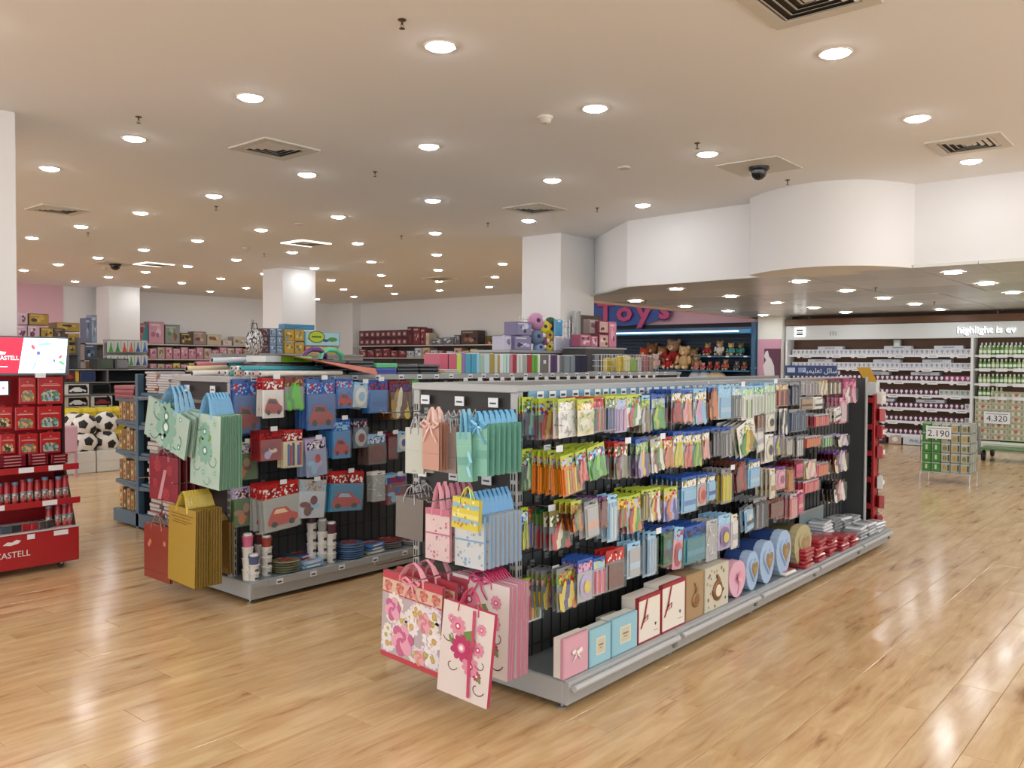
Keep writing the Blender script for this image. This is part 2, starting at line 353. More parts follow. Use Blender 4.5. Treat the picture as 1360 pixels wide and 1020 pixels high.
# --------------------------------------------------------------- ceiling fittings
GR = mat('D4CEC2', .55); DKV = mat('3A332C', .8)
def vent(x, y, s_, label, rz=0):
    lit = 'lit' in label; FR = mat('F8F6F0', .4, em=.9) if lit else GR  # frame glow is painted in for a bright reflection; the vent has no lamp
    e = empty('ceiling_vent', (x, y, HC)); e.rotation_euler = (0, 0, rz)
    mb = MB(); t = s_*.13
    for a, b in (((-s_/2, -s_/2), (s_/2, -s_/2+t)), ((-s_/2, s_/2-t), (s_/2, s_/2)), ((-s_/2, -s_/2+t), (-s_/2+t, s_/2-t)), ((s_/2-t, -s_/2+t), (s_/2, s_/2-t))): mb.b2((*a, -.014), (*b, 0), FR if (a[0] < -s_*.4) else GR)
    mb.build('frame', e)
    MB().b2((-s_*.37, -s_*.37, -.002), (s_*.37, s_*.37, -.0005), DKV).build('backing', e)
    for k in range(4):
        q = s_*(.355-.085*k); w = .016; mb = MB()
        for sx, sy in ((1, 0), (-1, 0), (0, 1), (0, -1)):
            if sx: vs = [(sx*q, -q, -.004), (sx*q, q, -.004), (sx*(q-w*1.4), q-w*1.4, -.016), (sx*(q-w*1.4), -q+w*1.4, -.016)]
            else: vs = [(-q, sy*q, -.004), (q, sy*q, -.004), (q-w*1.4, sy*(q-w*1.4), -.016), (-q+w*1.4, sy*(q-w*1.4), -.016)]
            mb.add(vs+[(v[0], v[1], v[2]+.0015) for v in vs], [(0, 1, 2, 3), (7, 6, 5, 4), (0, 1, 5, 4), (2, 3, 7, 6)], GR)
        mb.build('slat', e)
    MB().b2((-.025, -.025, -.014), (.025, .025, -.002), GR).build('centre_cap', e)
    tag(e, label, 'air vent', 'square air vents in the high ceiling')
for x, y, l in ((4.31, 6.39, 'square louvred air vent above the aisle by the second gondola end'), (4.35, 11.06, 'square louvred air vent over the ball display aisle'), (4.25, 1.66, 'large square louvred air vent cut by the picture top edge'),
                (7.96, 6.41, 'square louvred air vent between lamps in front of the wide column'), (7.9, 1.7, 'square louvred air vent just before the curved soffit'), (8.06, 11.1, 'square louvred air vent with a rim painted as brightly lit past the gondolas'),
                (8.0, 15.9, 'small far air vent with rim painted as lit before the middle column'), (13.3, 13.4, 'far air vent near the lamps before the side wall'), (12.6, 18.3, 'farther dim air vent towards the back wall'), (4.6, 16.3, 'far air vent close to the pink back wall')):
    vent(x, y, .56, l)
SPM = mat('6A5240', .4, .7)
def sprinkler(px, py, k, low=False):
    z = ZL-.004 if low else HC
    p = onz(px, py, z); e = empty('sprinkler', (p.x, p.y, z)); e.scale = (.75, .75, .75)
    MB().lathe([(.032, 0), (.03, -.006), (.012, -.01)], (0, 0, 0), SPM, 14).build('escutcheon', e)
    mb = MB(); mb.tube([(0, 0, -.008), (0, 0, -.035)], .008, SPM, 8); mb.tube([(0, 0, -.03), (.014, 0, -.045), (0, 0, -.062)], .003, SPM, 5); mb.tube([(0, 0, -.03), (-.014, 0, -.045), (0, 0, -.062)], .003, SPM, 5)
    mb.lathe([(.004, -.06), (.022, -.063), (.022, -.066)], (0, 0, 0), SPM, 10); mb.build('nozzle', e)
    tag(e, k, 'sprinkler', 'sprinkler heads on the ceilings')
for q, k in (((534, 26), 'brass sprinkler head above the lamp set off its row'), ((184, 155), 'brass sprinkler head above the lamp near the front column'), ((498, 228), 'small sprinkler head between the lamps above the back gondolas'),
             ((926, 190), 'small sprinkler head beside the lamp in front of the wide column'), ((1046, 239), 'small sprinkler head at the top of the curved soffit'), ((793, 276), 'small sprinkler head near the corner of the wide column'),
             ((648, 296), 'small sprinkler head beyond the long lamp row'), ((287, 274), 'small sprinkler head just below a lamp towards the back'), ((533, 313), 'tiny sprinkler head in the second lamp gap'),
             ((117, 309), 'tiny sprinkler head beyond the aisle air vent'), ((351, 337), 'tiny sprinkler head near the middle column top'), ((698, 338), 'tiny sprinkler head beside the wide column far side')): sprinkler(*q, k)
sprinkler(914, 415, 'sprinkler head hanging under the metal tile ceiling over the gondola', True) if False else None
for q, k in (((1163, 382), 'sprinkler under the metal tile ceiling near the bow'), ((1241, 401), 'sprinkler under the metal tile ceiling over the lit header'), ((858, 399), 'sprinkler under the metal tile ceiling by the toys wall')): sprinkler(*q, k, True)
def dome_cam(px, py, label, dark='black', plate=True, r=.075):
    p = onz(px, py, HC); e = empty('dome_camera', (p.x, p.y, HC))
    if plate: MB().b2((-.30, -.30, -.008), (.30, .30, 0), mat('D4D0C8', .6)).build('ceiling_plate', e)
    MB().lathe([(r*1.25, -.006), (r*1.25, -.03), (r*1.05, -.045)], (0, 0, 0), mat(dark, .35), 24).build('collar', e)
    MB().lathe([(r, -.04), (r*.97, -.07), (r*.8, -.1), (r*.45, -.122), (.002, -.13)], (0, 0, 0), mat('0A0A0C', .05, coat=.5), 24).build('dome', e)
    tag(e, label, 'security camera', 'dome cameras')
dome_cam(1008, 221, 'black dome camera on a square plate before the soffit')
dome_cam(153, 350, 'black dome camera far back above the ball display', r=.09)
for q, l in (((724, 155), 'white smoke detector near the long lamp row'), ((829, 222), 'flat round ceiling cover before the wide column'), ((327, 329), 'small smoke detector towards the middle column'), ((139, 355), 'small smoke detector next to the far dome camera'), ((398, 297), 'flat pale round cover near the lit air vent')):
    p = onz(*q, HC); e = empty('smoke_detector', (p.x, p.y, HC)); fl_ = 'flat' in l
    MB().lathe([(.06, 0), (.06, -.012), (.052, -.016)], (0, 0, 0), GR, 20).build('base', e)
    if not fl_: MB().lathe([(.048, -.016), (.042, -.045), (.02, -.052)], (0, 0, 0), mat('C8BEAE', .5), 18).build('sensor_head', e)
    tag(e, l, 'smoke detector', 'ceiling detectors and covers')
# ceiling access panel lines over the dome camera
# ================================================================ GONDOLAS
STEEL = mat('A6A8A8', .42, .25); STEELD = mat('7E8080', .45, .3); PANEL = mat('3A3D3E', .6); PANELL = mat('46484A', .55); SLOT = mat('1A1B1D', .6); CHROME = mat('C8CACC', .2, 1.); PRICE = mat('DDE2E8', .35)
INK = mat('3A3E48', .6)
def upright(parent, x, y, h, fx=-1, fy=-1):
    """slotted post; slots on its -x and -y faces"""
    w = .045; mb = MB().b2((x, y, .1), (x+w, y+w, h), STEEL, .004); u = mb.build('upright', parent)
    mb = MB(); n = int((h-.2)/.05)
    for i in range(n):
        z = .15+i*.05
        for d in (.010, .027):
            if fx < 0: mb.b2((x-.0012, y+d, z), (x, y+d+.008, z+.032), SLOT)
            if fy < 0: mb.b2((x+d, y-.0012, z), (x+d+.008, y, z+.032), SLOT)
    mb.build('slot_pattern', u); return u
def price_strip(parent, x0, x1, y, z, step, face='y', n=None, rail=None):
    """clear ticket rail with printed price tickets, facing -y"""
    r = MB().b2((x0, y, z-.02), (x1, y+.006, z+.02), rail or film('sky', .45)).build('ticket_rail', parent)
    x = x0+.06
    while x < x1-.06:
        MB().b2((x, y-.002, z-.017), (x+.05, y, z+.017), PRICE).b2((x+.006, y-.0026, z-.009), (x+.04, y-.002, z+.002), INK).build('price_ticket', r); x += step*random.uniform(.8, 1.2)
    return r
def peg(parent, x, y, z, L, d=(0, -1), ticket=True):
    """chrome prong from the panel, with a little turned-up tip"""
    dx, dy = d; mb = MB(); mb.tube([(x, y, z), (x+dx*L, y+dy*L, z), (x+dx*(L+.01), y+dy*(L+.01), z+.012)], .0032, CHROME, 6)
    mb.box((x+dx*.004, y+dy*.004, z), (.03 if dx == 0 else .008, .03 if dy == 0 else .008, .03), STEELD)
    if ticket: mb.tube([(x, y, z+.03), (x+dx*(L+.02), y+dy*(L+.02), z+.03)], .002, CHROME, 5)
    o = mb.build('hook', parent)
    if ticket:
        c = (x+dx*(L+.022), y+dy*(L+.022), z+.026); MB().box(c, (.05 if dx == 0 else .002, .05 if dy == 0 else .002, .03), PRICE).build('price_ticket', o)
    return o
def base_deck(parent, x0, x1, y0, yb, z=.14, bumper=False, sections=()):
    """bottom shelf with its kick fascia along -y side"""
    xs = [x0]+list(sections)+[x1]
    for a, b in zip(xs[:-1], xs[1:]):
        d = MB().b2((a+.001, y0+.02, z-.018), (b-.001, yb, z), mat('8E9AA0', .3, .35), .003).build('base_shelf', parent)
        mb = MB(); mb.prism([(y0+.03, z), (y0+.004, z-.006), (y0, z-.03), (y0+.012, .045), (y0+.012, .03), (y0+.03, .03)], a+.002, b-.002, STEEL, 'x'); mb.build('kick_fascia', d)
        if bumper:
            mb = MB().tube([(a+.02, y0-.014, z-.035), (b-.02, y0-.014, z-.035)], .016, mat('B4B6B8', .35, .2), 12); mb.box((b-.03, y0+.01, z-.06), (.03, .03, .05), STEELD); mb.build('bumper_rail', d)
    for x in xs:
        MB().tube([(min(max(x, x0+.03), x1-.03), y0+.06, 0), (min(max(x, x0+.03), x1-.03), y0+.06, .05)], .008, CHROME, 8).lathe([(.02, 0), (.02, .008)], (min(max(x, x0+.03), x1-.03), y0+.06, 0), STEELD, 12).build('levelling_foot', parent)
def grid_panel(parent, x0, x1, y, z0, z1, sx=.075, sz=.15):
    p = MB().b2((x0, y, z0), (x1, y+.012, z1), PANEL).build('back_panel', parent)
    mb = MB(); x = x0+.03
    while x < x1: mb.b2((x, y-.005, z0), (x+.005, y-.0005, z1), SLOT); x += sx
    z = z0+.05
    while z < z1: mb.b2((x0, y-.009, z), (x1, y-.005, z+.005), SLOT); z += sz
    mb.build('wire_lattice', p)
def gondola(name, label, x0, x1, y0, y1, yb, h, secs, bumper, posts):
    g = empty(name, (0, 0, 0)); tag(g, label, 'shop shelving', 'grey steel gondolas')
    for x in posts:
        upright(g, x, y0, h, -1 if x == posts[0] else 1); upright(g, x, y1-.045, h, -1 if x == posts[0] else 1, 1)
    for a, b in zip(posts[:-1], posts[1:]):
        grid_panel(g, a+.045, b, y0+.028, .14, h-.03)
        MB().b2((a+.045, y1-.04, .14), (b, y1-.028, h-.03), PANEL).build('back_panel', g)
    MB().b2((x0, y0-.008, h-.03), (posts[-1]+.05, y0+.05, h), STEEL, .004).build('top_rail', g)
    MB().b2((x0, y1-.05, h-.03), (posts[-1]+.05, y1+.008, h), STEEL, .004).build('top_rail', g)
    # end panel, horizontal back rails and cap
    e = MB().b2((x0+.02, y0+.045, .1), (x0+.03, y1-.045, h-.03), mat('2E2C2B', .55)).build('end_panel', g)
    MB().b2((x0-.004, y0+.002, h-.035), (x0+.045, y1-.002, h+.002), STEEL, .004).build('end_cap', e)
    for z in (h-.17, h-.66, h-1.1): MB().b2((x0+.004, y0+.045, z-.012), (x0+.02, y1-.045, z+.012), STEELD, .003).build('hook_rail', e)
    for z in (h-.36, h-.9): MB().b2((x0+.012, y0+.045, z-.004), (x0+.02, y1-.045, z+.004), SLOT).build('panel_joint', e)
    base_deck(g, x0, x1, yb, y0+.03, .14, bumper, secs)
    MB().b2((x0, yb+.03, .03), (x0+.012, y1+.2, .135), STEEL, .004).build('base_end', g)
    MB().b2((x0, y1-.03, .122), (x1, y1+.2, .14), mat('8E9AA0', .3, .35), .003).build('base_shelf', g)
    MB().b2((x0+.012, y0, .03), (posts[-1], y1, .12), PANEL).build('plinth', g)
    return g
G1 = gondola('front_gondola', 'grey steel gondola in front, with bumper rail and gift boxes on its base', 2.98, 7.62, 2.50, 3.20, 2.19, 1.44, (3.95, 4.95, 5.92, 6.85), True, (2.985, 4.4, 5.9, 7.46))
G2 = gondola('second_gondola', 'grey steel gondola behind the front one, with cup towers on its base', 2.98, 8.9, 4.92, 5.62, 4.68, 1.44, (4.15, 5.3, 6.5, 7.7), False, (2.985, 4.6, 6.3, 8.8))
MB().b2((7.44, 2.36, .15), (7.46, 2.55, 1.43), mat('3E4042', .5)).build('divider_panel', G1); MB().b2((7.425, 2.345, .15), (7.465, 2.36, 1.44), STEEL, .003).build('divider_edge', G1)
MB().b2((2.98, 4.9, 1.425), (8.85, 5.64, 1.443), STEEL, .003).build('top_shelf', G2)
price_strip(G1, 3.05, 7.4, 2.485, 1.395, .085); price_strip(G2, 3.05, 8.7, 4.885, 1.43, .2, rail=STEEL)
price_strip(G2, 3.1, 4.8, 4.672, .118, .28, rail=STEEL)
# ---------------------------------------------------------------- hanging packs (unit 1 m wide x 1 m tall scaled; front faces -y; hole at the origin)
FILMW = film('C8D2D6', .1)
def content(mb, kind, cs, z0, z1, w):
    """raised goods seen through the pouch, between heights z0 (low) and z1"""
    H = z1-z0; M_ = [mat(c, .35, coat=.4) for c in cs]; y = -.004
    if kind == 'drops':
        for k in range(7):
            cx = (-.3+.2*(k % 4)+(.08 if k > 3 else 0))*w; cz = z0+H*(.30+.36*(k//4))+(k % 3)*H*.05; a = (k*37 % 50-25)/50.
            mb.add([(cx+p[0]*w*.2, y-.004-.0006*k, cz+p[1]*H*.36) for p in [(math.cos(t)*(.9 if math.sin(t) < 0 else .55)+a*math.sin(t), math.sin(t)*(1 if math.sin(t) < 0 else 1.25)) for t in [2*PI*i/10 for i in range(10)]]]+[(cx, y-.008, cz)], [(i, (i+1) % 10, 10) for i in range(10)], M_[k % len(M_)], True)
    elif kind == 'sticks':
        n = 7
        for k in range(n):
            cx = (-.38+.76*k/(n-1))*w; mb.b2((cx-.045*w, y-.006, z0+H*.08), (cx+.045*w, y, z1-H*.05-(k % 3)*H*.05), M_[k % len(M_)])
    elif kind == 'disc':
        mb.add([(p[0], y-.003, p[1]) for p in circ(0, z0+H*.5, .4*w, .42*H, 16)]+[(0, y-.012, z0+H*.5)], [(i, (i+1) % 16, 16) for i in range(16)], M_[0], True)
        mb.decal(circ(0, z0+H*.5, .22*w, .22*H, 12), M_[-1], y-.0125)
    elif kind == 'block':
        mb.b2((-.4*w, y-.006, z0+H*.08), (.4*w, y, z1-H*.08), M_[0])
        if len(M_) > 1: mb.b2((-.4*w, y-.0065, z0+H*.3), (.4*w, y-.006, z0+H*.5), M_[1])
        if len(M_) > 2: mb.decal(circ(.05*w, z0+H*.62, .2*w, .16*H, 10), M_[2], y-.007)
    elif kind == 'shreds':
        R = random.Random(5)
        for k in range(18):
            cx, cz = R.uniform(-.4, .4)*w, R.uniform(z0+.1*H, z1-.1*H); a = R.uniform(0, 3.1); l, t = .11*w, .03*w
            mb.decal([(cx+l*math.cos(a)-t*math.sin(a), cz+l*math.sin(a)+t*math.cos(a)), (cx-l*math.cos(a)-t*math.sin(a), cz-l*math.sin(a)+t*math.cos(a)), (cx-l*math.cos(a)+t*math.sin(a), cz-l*math.sin(a)-t*math.cos(a)), (cx+l*math.cos(a)+t*math.sin(a), cz+l*math.sin(a)-t*math.cos(a))], M_[k % len(M_)], y-.001-.0004*k)
    elif kind == 'motor':   # plain rounded red racing shape, no face
        mb.add([(x*w, y-.004, z0+H*q) for x, q in ((-.42, .25), (-.36, .16), (.3, .16), (.42, .26), (.42, .4), (.25, .5), (.12, .68), (-.22, .7), (-.34, .5))], [tuple(range(9))], M_[0])
        mb.add([(x*w, y-.0045, z0+H*q) for x, q in ((-.24, .52), (.16, .5), (.06, .63), (-.18, .65))], [(0, 1, 2, 3)], M_[1])
        for cx in (-.24, .24): mb.decal(circ(cx*w, z0+H*.2, .09*w, .09*H, 10), mat('14161A', .5), y-.005)
    elif kind == 'blobs':
        R = random.Random(9)
        for k in range(6): mb.decal(circ(R.uniform(-.28, .28)*w, R.uniform(z0+.2*H, z1-.2*H), R.uniform(.1, .2)*w, R.uniform(.1, .2)*H, 9), M_[k % len(M_)], y-.001-.0006*k)
_pk = {}
def pack_meshes(w, h, head, hp, kind, cs, body, hh):
    w = round(w, 2); h = round(h, 2); k = (w, h, head, hp, kind, tuple(cs), body, hh)
    if k in _pk: return _pk[k]
    zh = -h*hh
    hd = MB(); hd.b2((-w/2, -.0015, zh), (w/2, .0015, 0), mat(head, .4, coat=.3)); hd.b2((-.012, -.0022, -.02), (.012, .0022, -.012), SLOT)
    if hp:
        pm = printed(hp, 75., .35, kind='vor'); hd.b2((-w*.47, -.0024, zh+h*.01), (w*.47, -.0014, -h*hh*.3), pm)
    # pouch: pillowy body
    bt, d = -h, .009; bm_ = mat(body, .22, coat=.6, noise=.5, ns=30)
    pm_ = MB(); nx, nz = 4, 5; vs = []
    for side in (-1, 1):
        for i in range(nz+1):
            for j in range(nx+1):
                u, v = j/nx, i/nz; t = min(1, 4*u*(1-u)+.05)*min(1, 4.5*v*(1-v)); vs.append(((u-.5)*w, side*(.001+d*t*.35)+(.0008 if (i+j) % 2 else -.0008)*(t > .1), bt+(zh-bt)*v))
    N = (nx+1)*(nz+1); fs = []
    for i in range(nz):
        for j in range(nx):
            a = i*(nx+1)+j; fs.append((a, a+1, a+nx+2, a+nx+1)); b = N+a; fs.append((b, b+nx+1, b+nx+2, b+1))
    pm_.add(vs, fs, bm_, True)
    ct = MB(); content(ct, kind, cs, bt, zh, w)
    flm = MB().b2((-w*.49, -.0185, bt+.004), (w*.49, -.0180, zh), FILMW)
    r = (hd.mesh('header_card'), pm_.mesh('pouch'), ct.mesh('pouch_contents'), flm.mesh('clear_film')); _pk[k] = r; return r
def pack(name, label, cat, group, loc, w, h, head, hp, kind, cs, body='clear', hh=.3, rz=0., tilt=0., full=True, filmy=True):
    ms = pack_meshes(w, h, head, hp, kind, cs, body, hh); e = empty(name, loc); e.rotation_euler = (0, tilt, rz)
    link('header_card', ms[0], e); link('pouch', ms[1], e)
    if full:
        link('pouch_contents', ms[2], e)
        if filmy: link('clear_film', ms[3], e)
    return tag(e, label, cat, group)
# rows of the front gondola: (px x0, x1, y0 top, y1 bottom, header, header print, contents, colours, body, words, packs behind, tilt)
BAL = ('white', 'blue', 'red', 'sky', 'yellow', 'green'); OV = ('white', 'white', 'purple', 'yellow', 'green', 'white'); CNF = ('white', 'hotpink', 'yellow', 'lime', 'white')
ROWS1 = [
 ('top row', [
  (694, 708, 527, 580, 'lime', BAL, 'drops', ('navy', 'dark', 'turquoise', 'blue'), 'clear', 'lime-headed balloon pack with dark blue balloons', 3, 0),
  (716, 740, 529, 583, 'lime', ('blue', 'red', 'sky', 'purple', 'yellow'), 'drops', ('red', 'yellow', 'red', 'orange'), 'clear', 'lime-headed balloon pack with red and yellow balloons', 4, 0),
  (741, 764, 529, 582, 'lime', ('white', 'silver', 'white'), 'shreds', ('white', 'silver', 'grey'), 'white', 'white and silver streamer pack', 1, -.04),
  (767, 788, 530, 579, 'lime', CNF, 'shreds', ('lime', 'yellow', 'cream', 'green'), 'cream', 'lime-headed pack of green and yellow streamers', 2, -.03),
  (789, 801, 527, 574, 'red', ('red', 'darkred', 'pink', 'red'), 'sticks', ('darkgreen', 'brown', 'red', 'orange'), 'clear', 'red-hearted header pack with dark contents', 5, 0),
  (804, 816, 526, 572, 'lime', BAL, 'sticks', ('navy', 'blue', 'dark'), 'clear', 'slim pack of dark blue long balloons', 4, 0),
  (817, 832, 526, 574, 'lime', ('sky', 'lilac', 'orange', 'sky'), 'sticks', ('lilac', 'purple', 'pink'), 'lilac', 'pack of lilac and pink long balloons', 3, 0),
  (832, 852, 524, 567, 'lime', ('red', 'blue', 'yellow', 'sky', 'green'), 'drops', ('red', 'green', 'white', 'darkgreen'), 'white', 'balloon pack with red green and white balloons', 5, -.05),
  (849, 863, 525, 574, 'sky', ('lime', 'yellow', 'grey', 'green'), 'drops', ('olive', 'silver', 'brown'), 'clear', 'pale pack with olive and silver balloons', 3, 0),
  (865, 883, 524, 570, 'blue', ('silver', 'sky', 'lime', 'grey'), 'drops', ('green', 'lime', 'green'), 'clear', 'blue-headed pack of bright green balloons', 4, 0),
  (891, 905, 517, 562, 'blue', OV, 'drops', ('red', 'darkred', 'red'), 'clear', 'white carded pack of red balloons', 4, 0),
  (905, 919, 518, 561, 'blue', OV, 'drops', ('peach', 'pink', 'coral'), 'clear', 'white carded pack of salmon pink balloons', 2, 0),
  (921, 938, 516, 563, 'sky', OV, 'drops', ('sky', 'pink', 'lilac'), 'silver', 'white carded pack of pastel balloons', 3, 0),
  (940, 953, 515, 556, 'blue', None, 'drops', ('orange', 'brown', 'orange'), 'brown', 'blue-headed pack of burnt orange balloons', 5, 0),
  (954, 971, 512, 557, 'sky', ('sky', 'paleblue', 'sky'), 'block', ('sky', 'paleblue'), 'paleblue', 'pale blue carded party pack', 3, 0),
  (972, 985, 512, 556, 'sky', ('lightgreen', 'sky', 'white'), 'sticks', ('grey', 'darkgreen', 'silver'), 'clear', 'pale pack of grey green candles', 4, 0),
  (985, 1001, 513, 557, 'sky', ('lightgreen', 'white', 'lightgreen'), 'sticks', ('white', 'cream', 'green'), 'white', 'green and white numbered candle card', 4, 0),
  (1002, 1014, 512, 551, 'sky', ('lightgreen', 'white', 'green'), 'sticks', ('white', 'silver', 'lightgreen'), 'white', 'second green and white numbered candle card', 3, 0),
  (1015, 1029, 508, 550, 'sky', ('lightgreen', 'white', 'lightgreen'), 'sticks', ('white', 'lightgreen'), 'silver', 'third green and white numbered candle card', 3, 0),
  (1030, 1047, 508, 540, 'grey', ('cream', 'tan'), 'sticks', ('darkred', 'coral', 'brown'), 'tan', 'pack of dark red and coral tall candles', 5, 0),
  (1049, 1061, 508, 538, 'grey', None, 'sticks', ('navy', 'grey', 'dark'), 'navy', 'pack of dark blue tall candles', 3, 0)]),
 ('second row', [
  (693, 707, 596, 650, 'lime', BAL, 'drops', ('green', 'navy', 'lightgreen'), 'clear', 'balloon pack with green balloons', 2, 0),
  (708, 727, 597, 651, 'lime', ('red', 'blue', 'purple', 'brown'), 'drops', ('red', 'darkred', 'brown'), 'brown', 'balloon pack with crimson balloons', 2, 0),
  (727, 740, 598, 652, 'lime', ('brown', 'orange', 'blue'), 'sticks', ('orange', 'gold', 'yellow'), 'gold', 'pack of amber balloons fanned behind others', 4, 0),
  (744, 770, 602, 656, 'lime', ('blue', 'red', 'sky', 'pink', 'lime'), 'sticks', ('orange', 'yellow', 'gold'), 'orange', 'tilted balloon pack with orange balloons', 6, -.13),
  (764, 777, 598, 640, 'lime', ('red', 'purple', 'sky'), 'drops', ('coral', 'red'), 'clear', 'tilted pack of coral balloons', 3, -.16),
  (779, 802, 591, 635, 'lime', ('white', 'blue', 'red', 'sky'), 'drops', ('green', 'green', '7ED050'), '6EC060', 'tilted balloon pack with vivid green balloons', 5, -.18),
  (816, 833, 587, 635, 'red', ('red', 'green', 'white', 'brown'), 'drops', ('olive', 'darkred', 'grey'), 'clear', 'red-headed pack of muted balloons', 3, 0),
  (844, 860, 582, 633, 'blue', ('lime', 'green', 'silver'), 'drops', ('purple', 'lilac', 'yellow'), 'clear', 'pack of purple balloons', 5, -.04),
  (863, 879, 581, 626, 'silver', ('white', 'lime', 'silver'), 'drops', ('white', 'darkred', 'green'), 'white', 'tilted pack with white and dark red balloons', 3, -.15),
  (881, 893, 580, 620, 'red', ('tan', 'orange', 'cream'), 'drops', ('orange', 'coral', 'tan'), 'tan', 'red-headed pack of orange balloons', 4, 0),
  (894, 907, 573, 620, 'blue', OV, 'drops', ('yellow', 'lime'), 'cream', 'white carded pack of yellow balloons', 5, 0),
  (907, 919, 573, 620, 'blue', OV, 'drops', ('coral', 'red'), 'silver', 'white carded pack of coral red balloons', 4, 0),
  (919, 931, 572, 618, 'blue', OV, 'drops', ('green', 'lime'), 'silver', 'white carded pack of leaf green balloons', 3, 0),
  (932, 942, 570, 609, 'blue', OV, 'drops', ('peach', 'pink'), 'tan', 'white carded pack of peach balloons', 4, 0),
  (944, 957, 568, 607, 'blue', None, 'sticks', ('dark', 'grey', 'navy'), 'dark', 'blue-headed pack of dark slim balloons', 5, 0),
  (958, 971, 567, 606, 'blue', None, 'sticks', ('grey', 'dark', 'silver'), 'grey', 'blue-headed pack of grey slim balloons', 4, -.05),
  (978, 1001, 560, 603, 'white', ('white', 'grey', 'white', 'lime'), 'drops', ('green', 'yellow', 'gold', 'darkgreen'), 'white', 'widely tilted white pack of green and yellow balloons', 4, -.3),
  (1003, 1012, 561, 600, 'white', None, 'block', ('white', 'silver'), 'white', 'tilted slim white pack', 2, -.15)]),
 ('third row', [
  (692, 701, 674, 727, 'lime', ('sky', 'blue', 'white'), 'drops', ('yellow', 'lime', 'green'), 'clear', 'pack of yellow and lime balloons', 2, 0),
  (702, 715, 675, 726, 'red', BAL, 'sticks', ('blue', 'coral', 'purple'), 'clear', 'red-headed pack of blue and coral balloons', 3, 0),
  (717, 730, 676, 727, 'darkgreen', ('olive', 'green', 'olive'), 'drops', ('red', 'darkred'), 'clear', 'green football card with red balloons', 3, 0),
  (730, 757, 677, 728, 'olive', ('olive', 'white', 'darkgreen', 'olive'), 'drops', ('red', 'cream', 'darkgreen', 'red'), 'clear', 'wide green football card with red and cream balloons', 1, 0),
  (758, 772, 665, 706, 'lime', ('brown', 'orange', 'olive'), 'drops', ('orange', 'brown', 'green'), 'brown', 'lime-headed pack of brown orange balloons', 3, 0),
  (776, 793, 664, 713, 'clear', None, 'block', ('silver', 'peach'), 'silver', 'tilted clear pack of silver confetti', 3, -.1),
  (795, 806, 660, 702, 'purple', None, 'drops', ('darkred', 'brown'), 'maroon', 'dark red pack beside the tall pale one', 4, 0),
  (807, 819, 657, 719, 'sky', None, 'sticks', ('sky', 'paleblue', 'white'), 'paleblue', 'tall narrow pale blue pack', 2, 0),
  (820, 832, 660, 700, 'lime', ('red', 'yellow'), 'drops', ('red', 'green'), 'clear', 'lime-headed pack of red balloons', 4, 0),
  (832, 850, 657, 707, 'lime', ('sky', 'red', 'lilac', 'yellow'), 'drops', ('red', 'yellow', 'green', 'orange'), 'silver', 'lime-headed pack of red yellow and green balloons', 4, -.06),
  (852, 861, 650, 690, 'lime', None, 'sticks', ('olive', 'yellow', 'dark'), 'olive', 'slim lime-headed pack in shade', 5, 0),
  (861, 877, 648, 690, 'lime', ('red', 'white', 'lilac', 'lime'), 'drops', ('white', 'yellow', 'red'), 'silver', 'lime-headed pack of white and red balloons', 4, 0),
  (882, 899, 647, 690, 'lime', ('red', 'lilac', 'yellow'), 'drops', ('blue', 'orange', 'lilac'), 'lilac', 'lime-headed pack of blue and orange balloons', 4, 0),
  (905, 925, 633, 680, 'blue', OV, 'block', ('sky', '4A86CC'), 'sky', 'white carded pack of blue number banner', 6, 0),
  (926, 938, 630, 671, 'blue', OV, 'disc', ('coral', 'red'), 'silver', 'white carded pack with coral disc', 4, 0),
  (939, 950, 628, 664, 'blue', OV, 'block', ('sky', 'blue'), 'sky', 'white carded pack with blue disc', 4, 0),
  (958, 971, 622, 669, 'grey', None, 'sticks', ('yellow', 'yellow', 'lime'), 'grey', 'grey pack with one yellow long balloon', 4, 0),
  (975, 990, 614, 652, 'brown', None, 'drops', ('darkred', 'brown', 'red'), 'maroon', 'dark red and brown balloon pack', 5, -.06),
  (994, 1009, 610, 648, 'blue', OV, 'block', ('sky', 'paleblue'), 'sky', 'white carded pack with pale blue contents', 4, 0)]),
 ('bottom row', [
  (693, 719, 766, 826, 'lime', ('white', 'purple', 'green', 'pink'), 'sticks', ('green', 'white', 'red', 'yellow', 'orange'), 'white', 'lime-headed pack of coloured long balloons', 3, 0),
  (719, 738, 756, 806, 'clear', ('pink', 'green', 'tan'), 'drops', ('yellow', 'orange', '3A3C8A', 'yellow'), 'clear', 'clear pack of yellow and navy star cutouts', 3, 0),
  (739, 765, 752, 808, 'clear', ('lime', 'green', 'red', 'tan'), 'drops', ('yellow', '3A3C8A', 'yellow', 'orange'), 'clear', 'wide clear pack of yellow and navy star cutouts', 1, -.03),
  (767, 787, 742, 798, 'blue', ('pink', 'magenta', 'lilac'), 'disc', ('lilac', 'yellow'), 'silver', 'star-headed pack with a yellow ringed picture', 3, 0),
  (788, 803, 740, 790, 'blue', ('sky', 'yellow', 'sky'), 'sticks', ('hotpink', 'pink', 'coral'), 'silver', 'star-headed pack of pink striped straws', 5, 0),
  (805, 829, 729, 782, 'red', ('red', 'red', 'white', 'red'), 'block', ('brown', '7A3226'), 'clear', 'red-headed clear pack with brown contents', 2, 0),
  (833, 850, 720, 766, 'sky', None, 'block', ('silver', 'paleblue'), 'paleblue', 'small pale blue packet on a bare hook', 2, 0),
  (860, 871, 706, 765, 'sky', None, 'sticks', ('paleblue', 'sky', 'silver'), 'paleblue', 'tall pale blue packet of foil', 6, 0),
  (878, 893, 700, 752, 'blue', None, 'block', ('darkgreen', 'navy', 'teal'), 'darkgreen', 'blue-headed dark green party pack', 5, 0),
